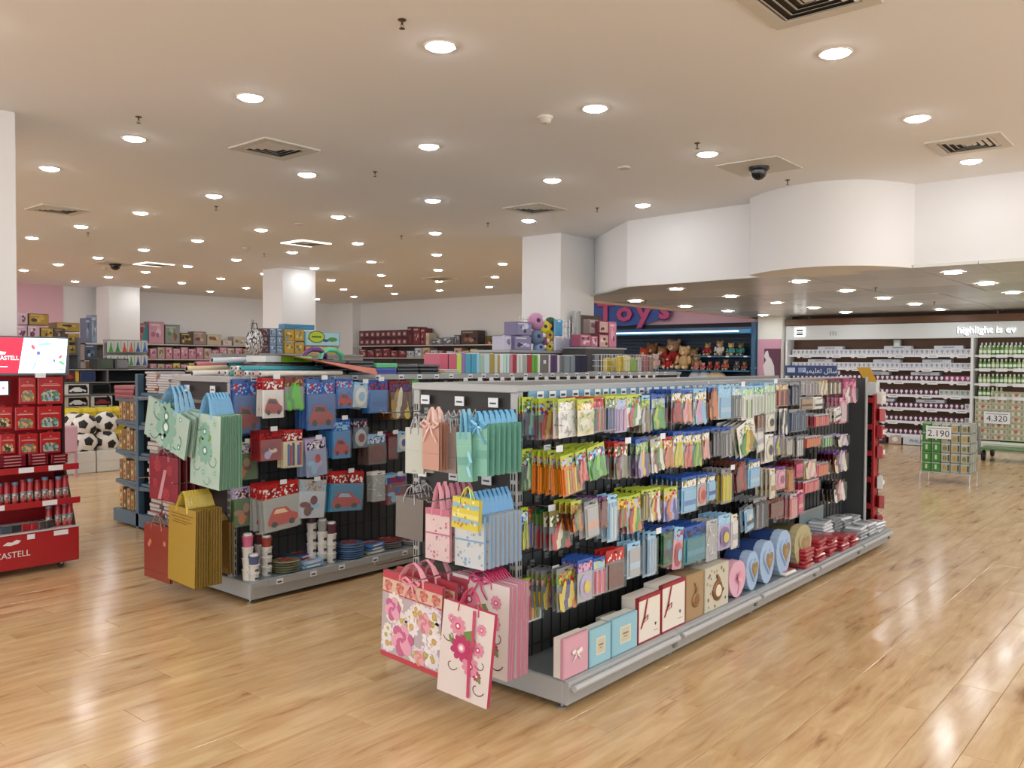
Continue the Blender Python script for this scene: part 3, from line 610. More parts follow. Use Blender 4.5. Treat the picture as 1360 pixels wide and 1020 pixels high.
  (896, 908, 700, 755, 'sky', ('red', 'sky'), 'disc', ('red', 'sky'), 'pink', 'tilted blue and red party pack', 2, .12),
  (909, 937, 697, 746, 'blue', ('dark', 'blue'), 'block', ('teal', '4A9AB0'), 'teal', 'blue-headed pack with a teal square', 5, 0),
  (938, 953, 690, 745, 'silver', None, 'shreds', ('white', 'silver'), 'silver', 'crinkled clear cellophane pack', 3, 0),
  (954, 970, 683, 730, 'sky', ('sky', 'paleblue', 'sky'), 'disc', ('purple', 'yellow'), 'lilac', 'blue topped pack with purple and yellow picture', 4, 0),
  (971, 979, 683, 728, 'cream', None, 'block', ('white', 'silver'), 'white', 'slim white carded pack', 3, 0),
  (988, 999, 672, 705, 'clear', None, 'block', ('sky', 'navy', 'cream'), 'paleblue', 'small pack with one blue figure candle', 1, -.15)]),
 ('far end', [
  (1064, 1076, 506, 525, 'grey', None, 'sticks', ('silver', 'grey', 'magenta'), 'silver', 'pack of striped grey candles with magenta base', 4, 0),
  (1077, 1087, 506, 525, 'grey', None, 'sticks', ('grey', 'silver', 'magenta'), 'silver', 'second pack of striped grey candles', 4, 0),
  (1088, 1099, 505, 524, 'tan', None, 'drops', ('cream', 'tan'), 'cream', 'pack of cream figure candles', 4, 0),
  (1101, 1116, 505, 524, 'brown', None, 'sticks', ('cream', 'dark', 'tan'), 'dark', 'pack of cream and brown candles', 4, 0),
  (1118, 1139, 503, 535, 'magenta', ('pink', 'magenta'), 'drops', ('pink', 'white', 'magenta'), 'pink', 'pink packs of white topped candles', 5, 0),
  (1062, 1079, 527, 544, 'grey', None, 'block', ('tan', 'dark'), 'grey', 'small brown and grey packet', 3, 0),
  (1080, 1092, 527, 544, 'white', None, 'block', ('white', 'dark'), 'cream', 'small white carded packet', 3, 0),
  (1115, 1124, 528, 562, 'pink', None, 'sticks', ('pink', 'white'), 'pink', 'tall pink candle card', 3, 0),
  (1003, 1016, 546, 574, 'brown', None, 'sticks', ('brown', 'tan', 'brown'), 'brown', 'brown slim candle pack', 4, 0),
  (1017, 1029, 545, 574, 'white', None, 'disc', ('cream', 'dark'), 'white', 'white numeral candle card', 4, 0),
  (1035, 1045, 543, 576, 'white', None, 'drops', ('dark', 'white'), 'silver', 'black and white numeral candle card', 3, 0),
  (1046, 1073, 543, 573, 'grey', None, 'sticks', ('3E5878', 'navy', '56708E'), '3E5070', 'wide pack of slate blue candles', 4, 0),
  (1077, 1105, 550, 567, 'silver', None, 'sticks', ('coral', 'orange', 'hotpink'), 'magenta', 'wide pack of pink and orange candles', 4, 0),
  (1107, 1117, 541, 558, 'white', None, 'block', ('white', 'dark'), 'white', 'tiny tilted white card', 2, -.15),
  (1016, 1027, 577, 614, 'white', None, 'disc', ('cream', 'dark'), 'white', 'tall white numeral candle card', 2, 0),
  (1028, 1042, 578, 604, 'lilac', None, 'drops', ('olive', 'lime', 'purple'), 'lilac', 'pack of purple and olive twisted candles', 4, 0),
  (1044, 1051, 580, 606, 'grey', None, 'sticks', ('cream', 'grey'), 'grey', 'slim grey candle pack', 3, 0),
  (1058, 1065, 580, 607, 'grey', None, 'sticks', ('white', 'grey', 'silver'), 'grey', 'slim white candle pack', 3, 0),
  (1067, 1092, 579, 594, 'silver', None, 'sticks', ('orange', 'orange', 'coral'), 'magenta', 'wide pack of orange candles', 4, 0),
  (1093, 1105, 579, 593, 'silver', None, 'sticks', ('green', 'lightgreen'), 'silver', 'pack of green candles', 3, 0),
  (1111, 1126, 577, 592, 'lilac', None, 'drops', ('cream', 'lilac'), 'dark', 'pack of cream topped candles', 3, 0),
  (1022, 1029, 622, 661, 'cream', None, 'block', ('cream', 'tan'), 'white', 'tall cream candle box', 3, 0),
  (1031, 1043, 620, 649, 'purple', None, 'disc', ('pink', 'magenta'), 'pink', 'pink flower candle pack', 3, 0),
  (1045, 1053, 620, 652, 'brown', None, 'sticks', ('orange', 'tan'), 'tan', 'slim amber candle pack', 3, 0),
  (1055, 1066, 612, 634, 'darkred', None, 'block', ('hotpink', 'red'), 'darkred', 'crimson candle pack', 4, 0),
  (1068, 1084, 611, 635, 'silver', None, 'drops', ('cream', 'pink'), 'tan', 'pack of cream bead candles', 4, 0),
  (1085, 1100, 614, 632, 'grey', None, 'sticks', ('coral', 'orange'), 'hotpink', 'short pack of coral candles', 4, 0),
  (1104, 1127, 599, 627, 'purple', None, 'drops', ('cream', 'brown', 'lilac'), 'maroon', 'pack of brown and cream figure candles', 4, 0),
  (1058, 1096, 637, 653, 'silver', None, 'sticks', ('coral', 'hotpink', 'coral'), 'hotpink', 'wide pack of rose pink candles', 4, 0),
  (1106, 1122, 638, 666, 'dark', None, 'drops', ('white', 'brown', 'pink'), 'dark', 'pack of white figure candles on a dark card', 3, 0),
  (1001, 1018, 661, 701, 'grey', None, 'sticks', ('dark', 'grey', 'navy'), 'dark', 'pack of slim grey rods', 5, 0),
  (1021, 1038, 663, 686, 'brown', None, 'block', ('brown', 'darkred'), 'maroon', 'small dark brown packet', 3, 0),
  (1049, 1058, 656, 689, 'silver', None, 'sticks', ('peach', 'pink'), 'pink', 'tall pink carded candles', 3, 0),
  (1059, 1066, 651, 683, 'pink', None, 'block', ('hotpink', 'peach'), 'magenta', 'slim rose candle pack', 3, 0)])]
def hang_row(rows, yf, yp, g, gname, name, cat, sc=1.0):
    for rn, items in rows:
        for it in items:
            x0, x1, t, b, head, hp, kind, cs, body, words, nb, tilt = it; nb_ = kind == 'drops' and yf < 3
            rl = _ray(x0, t); yp0 = yf; yf = min(max(yf, 3.045*rl.y/rl.x), yp-.055)
            A = ony((x0+x1)/2, t, yf); B = ony((x0+x1)/2, b, yf); w = (ony(x1, t, yf)-ony(x0, t, yf)).x; h = A.z-B.z
            w = max(.035, min(w, .3)); far = rn == 'far end'; hh = (.4 if nb_ else .3) if hp else .12
            x, z = A.x, A.z; hz = z-.016
            peg(g, x, yp, hz, abs(yp-yf)+.02, (0, -1), not far and random.random() < (.2 if yf < 3 else .45))
            nb = max(0, min(nb, int((yp-yf-.03)/.022)))
            nm = 'candle_pack' if 'candle' in words else 'balloon_pack' if 'balloon' in words else 'party_pack'; wl = words.replace(' packs', ' pack').replace('with ', '')
            pack(nm, '%s, %s of the %s' % (wl, rn, gname), nm.replace('_', ' '), None, (x, yf, z), w, h, head, hp, kind, cs, body, hh, 0, tilt)
            for k in range(nb):
                yy = yf+(k+1)*min(.03, (abs(yp-yf)-.03)/(nb+.5))
                pack(nm, 'behind the %s, %s' % (wl, rn), nm.replace('_', ' '), 'behind the %s, %s of the %s' % (words, rn, gname), (x+random.uniform(-.006, .006)-.004*k, yy, z-.002), w, h*random.uniform(.97, 1.02), head, hp, kind, cs, body, hh, random.uniform(-.05, .05), tilt*(1-k*.25)+random.uniform(-.04, .04), filmy=False)
            yf = yp0
hang_row(ROWS1, 2.285, 2.52, G1, 'front gondola', '', '')
CARM = 'motor'; BR = ('blue', 'red', 'white', 'navy', 'red')
ROWS2 = [
 ('top row', [
  (309, 345, 503, 577, '3A62A8', ('blue', 'red', 'sky', 'blue'), 'motor', ('B03028', '16181C'), '3E6CB4', 'large blue party bag printed with a red car', 2, 0),
  (348, 377, 502, 554, 'red', ('red', 'darkred', 'white'), 'motor', ('B02A26', 'dark'), 'white', 'white and red car printed table cover pack', 2, 0),
  (378, 403, 500, 544, 'brown', ('tan', 'brown', 'darkred'), 'drops', ('5CD020', 'green', '5CD020'), 'grey', 'brown-headed pack with bright green whistles', 2, 0),
  (407, 445, 503, 570, '3A62A8', ('blue', 'red', 'sky', 'blue'), 'motor', ('B03028', '16181C'), '3E6CB4', 'second large blue party bag with a red car', 4, 0),
  (446, 469, 503, 543, 'blue', ('blue', 'red', 'sky'), 'motor', ('red', 'dark'), '2A66BC', 'small blue bag with a little red car', 3, 0),
  (471, 490, 508, 542, 'sky', None, 'disc', ('white', 'sky'), 'paleblue', 'clear pack with a round blue and white badge', 2, .12),
  (488, 515, 505, 548, 'blue', ('blue', 'red', 'navy'), 'block', ('2E72C0', '2A66B4'), '2E72C0', 'plain bright blue tablecloth pack', 2, 0),
  (517, 545, 506, 555, 'darkred', ('darkred', 'blue', 'brown'), 'drops', ('gold', 'cream', 'brown', 'yellow'), 'brown', 'red-headed pack of golden straws', 4, 0),
  (547, 556, 505, 540, 'green', ('lightgreen', 'grey'), 'drops', ('grey', 'olive'), 'silver', 'slim grey green pack beside the straws', 2, 0)]),
 ('middle row', [
  (309, 341, 587, 637, 'white', ('lilac', 'white', 'navy', 'white'), 'blobs', ('orange', 'tan', 'red', 'brown'), '4E7A34', 'green framed picture plate pack', 2, 0),
  (344, 374, 571, 612, 'darkred', ('red', 'darkred'), 'blobs', ('lilac', 'darkred', 'pink', 'cream'), 'A03236', 'red zipped pouch pack', 3, 0),
  (376, 402, 571, 621, 'red', ('red', 'darkred', 'white'), 'sticks', ('cream', 'blue', 'red', 'navy'), 'E0D8B0', 'red-headed pack of coloured blowouts', 2, 0),
  (405, 432, 582, 632, 'lilac', ('lilac', 'navy', 'white'), 'blobs', ('lilac', 'sky', 'red'), '98A8D0', 'tilted pale blue loot bag', 3, -.06),
  (441, 465, 556, 608, 'blue', ('blue', 'sky'), 'motor', ('red', 'dark'), '3C88CC', 'bright blue box with a red car print', 4, 0),
  (469, 488, 556, 595, 'navy', ('darkred', 'silver', 'navy'), 'disc', ('silver', 'darkred'), '5A6A80', 'round masks pack on a navy card', 3, 0),
  (488, 512, 577, 616, 'sky', ('sky', 'blue', 'white'), 'disc', ('darkred', 'brown'), '6A5650', 'pale blue headed pack with a brown disc', 3, 0),
  (514, 527, 575, 610, 'darkred', None, 'block', ('darkred', 'brown'), 'maroon', 'dark red packet in the shade', 5, 0),
  (528, 541, 573, 600, 'sky', None, 'disc', ('white', 'blue'), 'paleblue', 'small white and blue badge pack', 2, 0)]),
 ('lower row', [
  (309, 341, 646, 699, 'lilac', ('lilac', 'white', 'maroon'), 'blobs', ('orange', 'tan', 'red', 'brown'), '4E7A34', 'lower green framed picture plate pack', 2, 0),
  (347, 396, 641, 704, 'red', ('red', 'darkred', 'white', 'red'), 'motor', ('D03420', 'FFD8A0'), 'B0B4B0', 'wide foil balloon pack shaped like a red car', 4, -.08),
  (399, 434, 637, 688, 'silver', ('sky', 'silver', 'tan'), 'blobs', ('brown', 'darkred', 'cream', 'sky'), 'C8D6E2', 'white dotted pack with a red and brown picture', 2, .10),
  (439, 484, 626, 679, 'red', ('red', 'white', 'darkred'), 'motor', ('C42820', 'sky'), '2E88B8', 'wide teal pack with a large red car', 3, .08),
  (495, 511, 626, 666, 'white', None, 'shreds', ('white', 'lightgreen'), 'silver', 'small clear white pack', 2, 0),
  (513, 540, 630, 668, 'sky', ('blue', 'red'), 'blobs', ('red', 'sky', 'blue'), '8A4A5A', 'blue and red printed pack near the taupe box', 4, 0)])]
hang_row(ROWS2, 4.74, 4.94, G2, 'second gondola', '', '')
# what still shows of the second gondola's top row above the front one
x = 4.9; i = 0
while x < 7.9:
    c = random.choice([('silver', 'white'), ('brown', 'dark'), ('grey', 'silver'), ('red', 'white'), ('cream', 'pink'), ('olive', 'lime'), ('tan', 'grey')]); w = random.uniform(.10, .16)
    for k in range(2):
        pack('ribbon_pack', ('%s and %s ribbon pack over the front gondola rail, %s along' % (c[0], c[1], ORD[i])) if k == 0 else 'ribbon pack behind the %s and %s one, %s along' % (c[0], c[1], ORD[i]), 'ribbon pack', 'ribbon packs over the rail', (x+w/2, 4.74+k*.04, 1.395-random.uniform(0, .01)), w, .24, c[0], (c[0], c[1], 'white'), 'shreds', c, c[1], .5, full=k == 0, filmy=False)
    peg(G2, x+w/2, 4.94, 1.38, .21, (0, -1), True); x += w+random.uniform(.01, .04); i += 1
# ================================================================ GIFT BAGS on the two gondola ends (front faces -x after turning)
def flower(mb, cx, cz, r, cols, n=8, y=-.0012, rot=0.):
    for k in range(n):
        a = rot+2*PI*k/n; px_, pz_ = cx+math.cos(a)*r*.62, cz+math.sin(a)*r*.62
        mb.decal(circ(px_, pz_, r*.46, r*.3, 8, a), cols[0], y-.00012*(k % 3))
    mb.decal(circ(cx, cz, r*.36, n=12), cols[1], y-.0005); mb.decal(circ(cx, cz, r*.2, n=10), cols[2], y-.0007)
def swirl(mb, x, z, r, mt, s=1, y=-.0014):
    pts = [(x+s*(r*t)*math.cos(5*t+1), z+(r*t)*math.sin(5*t+1)) for t in [i/14 for i in range(3, 15)]]
    for (a, b) in zip(pts[:-1], pts[1:]):
        d = V((b[0]-a[0], b[1]-a[1], 0)); n = V((-d.y, d.x, 0)).normalized()*r*.05
        mb.decal([(a[0]-n.x, a[1]-n.y), (b[0]-n.x, b[1]-n.y), (b[0]+n.x, b[1]+n.y), (a[0]+n.x, a[1]+n.y)], mt, y)
def rose(mb, cx, cz, r, a, b, y=-.0014):
    for k in range(6): t = k*PI/3+.3; mb.decal(circ(cx+.5*r*math.cos(t), cz+.5*r*math.sin(t), .5*r, .42*r, 9, t), (a, b)[k % 2], y-.00004*k)
    for k in range(5): t = k*PI*.4; mb.decal(circ(cx+.24*r*math.cos(t), cz+.24*r*math.sin(t), .34*r, .26*r, 8, t), (b, a)[k % 2], y-.0003-.00004*k)
    mb.decal(circ(cx, cz, .16*r, n=8), a, y-.0006)
def pr_mintflower(mb, w, h):
    g1, g2, wt, tl = mat('5C9C3C'), mat('7CAC98'), mat('D8E2D8'), mat('4E8478')
    mb.decal([(x*w, -h*z) for x, z in ((-.22, .36), (-.1, .24), (.06, .2), (.2, .3), (.14, .42), (.24, .56), (.02, .66), (-.2, .56))], g1, -.0011)
    for x, z, r in ((-.02, .24, .17), (.0, .5, .24)): flower(mb, x*w, -h*z, r*w, (g2, tl, wt), 9)
    for x, z, r in ((.3, .12, .08), (-.34, .2, .06), (.34, .78, .10), (-.05, .8, .12), (-.36, .86, .07), (.2, .9, .06)): flower(mb, x*w, -h*z, r*w, (mat('9CC4B0'), tl, wt), 7)
    for x, z, r, s in ((-.25, .12, .2, 1), (.3, .6, .18, -1), (-.3, .7, .16, 1), (.1, .88, .14, -1)): swirl(mb, x*w, -h*z, r*w, tl, s)
def pr_pinkflower(mb, w, h):
    p1, p2, w_, dk, gr = mat('D8829E'), mat('B82A62'), mat('F0E0DC'), mat('5A3040'), mat('6E8A42')
    mb.decal([(x*w, -h*z) for x, z in ((-.14, .3), (.1, .24), (.2, .36), (.1, .46), (-.2, .5))], gr, -.0011)
    for x, z, r, c in ((-.18, .24, .15, p1), (-.08, .46, .21, p2), (.12, .62, .16, p1), (.24, .42, .12, p1), (.28, .2, .09, p1), (-.32, .18, .07, p1), (.26, .7, .08, p2)): flower(mb, x*w, -h*z, r*w, (c, p2 if c is p1 else p1, w_), 9)
    for x, z, r, s in ((-.32, .36, .14, -1), (.28, .82, .15, 1), (-.25, .66, .13, 1), (.32, .56, .12, -1)): swirl(mb, x*w, -h*z, r*w, dk, s)
    for x, z in ((-.3, .4), (.3, .72)): mb.decal(circ(x*w, -h*z, .03*w, .08*w, 8, .5), gr, -.0018)
def pr_roses(mb, w, h):
    R = random.Random(3); red = mat('BE3848'); cr = mat('D8B49C')
    mb.decal(rectp(-w*.497, -h*.075, w*.497, -h*.002), red, -.001); mb.decal(rectp(-w*.497, -h*.25, w*.497, -h*.235), red, -.001); mb.decal(rectp(-w*.497, -h*.998, w*.497, -h*.94), red, -.001)
    mb.decal(rectp(-w*.497, -h*.235, w*.497, -h*.085), cr, -.0009)
    for k in range(5): rose(mb, (-.4+.2*k)*w, -h*.16, .075*w, mat('B85A50'), mat('D08478'))
    mb.decal(rectp(-w*.497, -h*.94, w*.497, -h*.25), mat('B4A6AC'), -.0009)
    for k in range(44):
        x, z, r = R.uniform(-.42, .42)*w, -h*R.uniform(.31, .89), R.uniform(.07, .12)*w; flower(mb, x, z, r, (mat(R.choice(['E6E0E4', 'DCD4DE', 'E2DAD0', 'C8B8C8'])), mat(R.choice(['8CA840', 'C89858', 'B4A048'])), mat('C8B060')), 9, -.001-.00002*k, R.random())
    for x, z, r, c in ((-.3, .42, .15, 'C05E90'), (.24, .46, .12, 'CC8078'), (-.12, .74, .2, 'C45E88'), (.18, .86, .1, 'D09070')): rose(mb, x*w, -h*z, r*w, mat(c), mat('E09CB4'), -.0036)
def pr_golden(mb, w, h):
    g = mat('8A6A14', .3, .6)
    for a, b, c, d in ((-.4, .09, .4, .1), (-.4, .13, .3, .14), (-.3, .17, .35, .18), (-.36, .2, .2, .21)): mb.decal(rectp(a*w, -h*d, c*w, -h*b), g)
def pr_dots(c1, c2):
    def f(mb, w, h):
        R = random.Random(2)
        for k in range(34): mb.decal(circ(R.uniform(-.44, .44)*w, -h*R.uniform(.1, .95), R.uniform(.015, .05)*w, n=7), mat((c1, c2)[k % 2]), -.001-.00002*k)
        mb.decal(rectp(-w*.497, -h*.5, w*.497, -h*.47), mat(c1), -.002); mb.decal(rectp(-w*.497, -h*.12, w*.497, -h*.0), mat(c1), -.002)
    return f
def pr_bands(mb, w, h):
    for i, c in enumerate(('D8C838', '88B4C8', 'D8C838', 'E4D870', '88B4C8', 'D8C838')): mb.decal(rectp(-w*.497, -h*(i+1)/6.3, w*.497, -h*(i+.12)/6.3), mat(c), -.001)
    R = random.Random(4)
    for k in range(22): mb.decal(circ(R.uniform(-.42, .42)*w, -h*R.uniform(.08, .9), .045*w, n=7), mat(R.choice(['C87838', 'E8E0A0', 'B89828'])), -.0014-.00003*k)
def pr_red(mb, w, h):
    for x, z, r in ((-.2, .22, .12), (.22, .3, .1), (-.28, .62, .09), (.1, .85, .12)): flower(mb, x*w, -h*z, r*w, (mat('A83038'), mat('8A1C24'), mat('B84048')), 7)
    mb.decal([(x*w, -h*z) for x, z in ((.02, .3), (.12, .3), (-.08, .98), (-.2, .98))], mat('C08890'), -.0018)
def pr_plain(mb, w, h): mb.decal(rectp(-w*.497, -h*.66, w*.497, -h*.655), mat('6E5648'))
def pr_pale(mb, w, h): mb.decal(rectp(-w*.497, -h*.5, w*.497, -h*.49), mat('A8B2AA')); mb.decal(rectp(-w*.1, -h*.95, w*.1, -h*.94), mat('30302C'))
def pr_mint(mb, w, h): mb.decal(rectp(-w*.497, -h*.66, w*.497, -h*.5), mat('66A494')); mb.decal(rectp(-w*.497, -h*.3, w*.497, -h*.28), mat('88C0B0'))
def pr_buttons(mb, w, h):
    for x, z in ((-.25, .32), (.3, .3), (-.3, .38)): mb.decal(circ(x*w, -h*z, .05*w, n=8), mat('C87850'))
    mb.decal(rectp(-w*.497, -h*.86, w*.497, -h*.845), mat('7E241C'))
def bag_meshes(w, h, t, col, side, prn, hk, hcol, hh):
    """paper carrier: top edge at z=0; thin wedge body with side gusset; handles rise to z=hh"""
    mb = MB(); c = mat(col, .38, coat=.25); s_ = mat(side, .45); b = t
    vs = [(-w/2, 0, 0), (w/2, 0, 0), (w/2, 0, -h), (-w/2, 0, -h), (-w/2, b, 0), (w/2, b, 0), (w/2, b, -h), (-w/2, b, -h), (-w/2+.006, b/2, -.004), (w/2-.006, b/2, -.004), (w/2-.006, b/2, -h), (-w/2+.006, b/2, -h)]
    mb.add(vs, [(3, 2, 1, 0), (4, 5, 6, 7)], c); mb.add(vs, [(1, 2, 10, 9), (9, 10, 6, 5), (0, 8, 11, 3), (8, 4, 7, 11), (2, 3, 11, 10), (10, 11, 7, 6), (0, 1, 9, 8), (8, 9, 5, 4)], s_)
    p = MB(); prn(p, w, h)
    out = [('paper_body', mb.mesh('paper_body')), ('printed_pattern', p.mesh('printed_pattern'))]
    hm = mat(hcol, .35, coat=.3)
    for y, f in ((-.002, 1), (t+.002, .94)):
        m = MB(); pts = [(-w*.2, y, -.03), (-w*.19, y, .0), (-w*.10, (y+t/2)/2, hh*.7*f), (0, t/2, hh*f), (w*.10, (y+t/2)/2, hh*.7*f), (w*.19, y, 0), (w*.2, y, -.03)]
        if hk == 'ribbon': m.strap(pts, .014, .0012, hm, (0, 1, 0) if 0 else (.5, .86, 0))
        else: m.tube(pts, .003, hm, 6)
        out.append(('handle', m.mesh('handle')))
    return out
def bag_line(px0, px1, pt, pb, X, dX, n, t, col, side, prn, hk, hcol, hh, words, where, tilt=0., yaw=0., extra=None):
    """n bags on one prong: the front one seen between px0..px1, the others behind it (towards the panel)"""
    A = onx((px0+px1)/2, pt, X); B = onx((px0+px1)/2, pb, X); w = abs(onx(px0, pt, X).y-onx(px1, pt, X).y); h = A.z-B.z
    ms = bag_meshes(w, h, t, col, side, prn, hk, hcol, hh); dy = (onx(px0, pt, X+dX).y+onx(px1, pt, X+dX).y)/2-A.y
    for k in range(n):
        e = empty('gift_bag', (X+dX*k/max(1, n-1), A.y, A.z)); e.rotation_euler = (0, tilt*(1-k/n)+random.uniform(-.012, .012)*(k > 0), -PI/2+yaw*(1-k/n)+random.uniform(-.03, .03)*(k > 0))
        for nm, me in ms:
            if k and nm == 'printed_pattern' and k > 1: continue
            link(nm, me, e)
        if k == 0 and extra: extra(e, w, h)
        tag(e, '%s, %s' % (words, where) if k == 0 else 'bag queued behind the %s' % words, 'gift bag', None if k == 0 else 'queue behind the %s on the %s' % (words, where))
    return A, w, h
def ribbon_long(col, x=.1, z0=-.18, z1=-.95):
    def f(e, w, h): MB().strap([(x*w, -.004, z0*h), (x*w+.012, -.012, (z0*.6+z1*.4)*h), (x*w-.006, -.005, (z0*.4+z1*.6)*h), (x*w+.006, -.008, z1*h)], .014, .001, mat(col, .3, coat=.5), (1, 0, 0)).build('ribbon', e)
    return f
def bow(col, z=0.):
    def f(e, w, h):
        m = MB(); c = mat(col, .3, coat=.5)
        for s in (-1, 1): m.strap([(0, -.006, z), (s*.03, -.014, z+.02), (s*.06, -.01, z+.004), (s*.03, -.008, z-.012), (0, -.006, z)], .012, .001, c, (0, .6, .8)); m.strap([(0, -.006, z), (s*.02, -.012, z-.04), (s*.045, -.006, z-.08)], .01, .001, c, (1, 0, 0))
        m.build('bow', e)
    return f
GF = 'front end'; GS = 'second end'
def end_peg(par, y, z, L, tk=False):
    peg(par, 2.99, y, z, L, (-1, 0), tk)
    if z > .9: MB().b2((2.972, y-.03, z+.035), (2.976, y+.03, z+.08), PRICE).b2((2.9715, y-.02, z+.05), (2.972, y+.02, z+.058), INK).build('price_ticket', par)
B = [
 # px0 px1 top bottom X dX n t col side print handle hcol hh words where tilt yaw extra
 (540, 561, 568, 629, 2.72, .2, 4, .012, 'B8BCB0', '9CA09A', pr_pale, 'cord', 'silver', .05, 'pale grey carrier with an open top print', 'outer top prong of the '+GF, 0, .15, None),
 (561, 583, 561, 624, 2.70, .04, 2, .02, 'C08A76', 'A87462', pr_plain, 'ribbon', 'E8C0B4', .07, 'peach paper bag with a pale ribbon handle', 'outer top prong of the '+GF, 0, 0, bow('E0B4A8', -.01)),
 (583, 606, 566, 628, 2.76, .18, 6, .012, '8E7A74', '74625E', pr_plain, 'cord', 'B0B0B8', .07, 'brown grey paper bag with silver cords', 'top prong of the '+GF, 0, 0, None),
 (608, 623, 574, 640, 2.66, .03, 2, .02, '78B49E', '5E9C88', pr_mint, 'ribbon', '70B8D8', .10, 'narrow mint bag hanging askew', 'inner top prong of the '+GF, -.04, .45, ribbon_long('7CC4D8', .3, -.4, -.9)),
 (622, 647, 563, 632, 2.70, .22, 7, .012, '74B4A0', '4E9484', pr_mint, 'ribbon', '60AEDC', .055, 'turquoise paper bag with a bright blue ribbon', 'inner top prong of the '+GF, 0, 0, bow('58AADC', -.005)),
 (526, 562, 661, 716, 2.80, .10, 3, .03, '6E665E', '5A524C', pr_plain, 'cord', 'B8BAC0', .06, 'taupe card box bag with silver cords', 'outer middle prong of the '+GF, .02, 0, None),
 (565, 597, 676, 744, 2.68, .04, 2, .014, 'D8BEBE', 'C07888', pr_dots('C86A86', 'B8A0B0'), 'ribbon', 'E496A8', .12, 'pale pink patterned bag with pink ribbon handles', 'middle prong of the '+GF, .0, 0, None),
 (584, 611, 673, 742, 2.78, .12, 4, .012, 'B87084', '9A5468', pr_dots('B06078', 'D0A0B0'), 'ribbon', 'D88498', .11, 'rose pink bag in the middle queue', 'middle prong of the '+GF, 0, 0, None),
 (604, 643, 684, 754, 2.70, .24, 9, .012, 'C8CED2', '7EA4C8', pr_dots('7AA8D0', '98A8B4'), 'ribbon', '58A0D8', .10, 'white and sky blue patterned bag', 'inner middle prong of the '+GF, 0, 0, None),
 (602, 636, 662, 704, 2.60, .0, 1, .02, 'D4C850', 'B8AC40', pr_bands, 'cord', 'C8D840', .05, 'small yellow banded bag with lime cords', 'inner middle prong of the '+GF, .06, .05, None),
 (508, 587, 768, 886, 2.58, .16, 3, .016, 'B4485A', '9A3848', pr_roses, 'ribbon', 'DC96A4', .07, 'big floral bag with pink roses and daisies', 'outer lower prong of the '+GF, .05, 0, bow('DE8898', -.02)),
 (592, 654, 806, 932, 2.50, .0, 1, .02, 'D8CCC8', 'B82A52', pr_pinkflower, 'cord', 'C83060', .08, 'large white bag with pink flowers and magenta ribbon', 'lower prong of the '+GF, .10, .1, ribbon_long('C42A60', .12, -.02, -.95)),
 (600, 676, 770, 893, 2.74, .12, 8, .012, 'D8CECC', 'C0708C', pr_pinkflower, 'cord', 'C42A60', .04, 'white bag with pink flowers and a magenta bow', 'lower prong of the '+GF, .03, 0, bow('C8306A', 0.)),
 # second gondola
 (196, 252, 541, 596, 2.66, .1, 4, .012, 'A4BEB0', '6E9A84', pr_mintflower, 'ribbon', '74B4DE', .14, 'pale mint flowered bag swung aside', 'outer top prong of the '+GS, .26, 0, None),
 (254, 293, 550, 647, 2.72, .13, 7, .014, 'A8C2B2', '4E8A6A', pr_mintflower, 'ribbon', '6CB0E0', .13, 'long mint green flowered bag', 'inner top prong of the '+GS, .05, 0, None),
 (198, 236, 606, 665, 2.72, .15, 4, .016, '8A1E2C', '6A1420', pr_red, 'ribbon', 'A84858', .05, 'crimson bag with a pink ribbon', 'outer middle prong of the '+GS, 0, 0, None),
 (224, 260, 674, 776, 2.64, .16, 10, .014, 'A8861E', '7A5E12', pr_golden, 'ribbon', 'C8AE3C', .10, 'golden foil bag', 'lower prong of the '+GS, .04, 0, None),
 (191, 225, 698, 770, 2.74, .05, 2, .02, '8E3022', '6E2218', pr_buttons, 'cord', 'B87850', .08, 'brick red bag with round buttons', 'outer lower prong of the '+GS, 0, 0, None)]
for a in B: bag_line(*a)
for y, z, L in ((3.1, 1.3, .3), (2.86, 1.3, .3), (2.64, 1.3, .3), (3.12, .93, .22), (2.9, .93, .32), (2.68, .93, .4), (3.0, .6, .42), (2.66, .6, .5)): end_peg(G1, y, z, L)
for y, z, L in ((5.45, 1.3, .38), (5.12, 1.3, .36), (5.45, 1.05, .3), (5.4, .78, .4), (5.1, .76, .3)): end_peg(G2, y, z, L)
# golden bag at the back row near the post
bag_line(272, 303, 690, 758, 2.93, .02, 2, .02, '8A6A14', '6A5010', pr_golden, 'ribbon', 'A88E2C', .05, 'second golden foil bag flat against the end panel', 'lower prong of the '+GS, 0, 0, None)
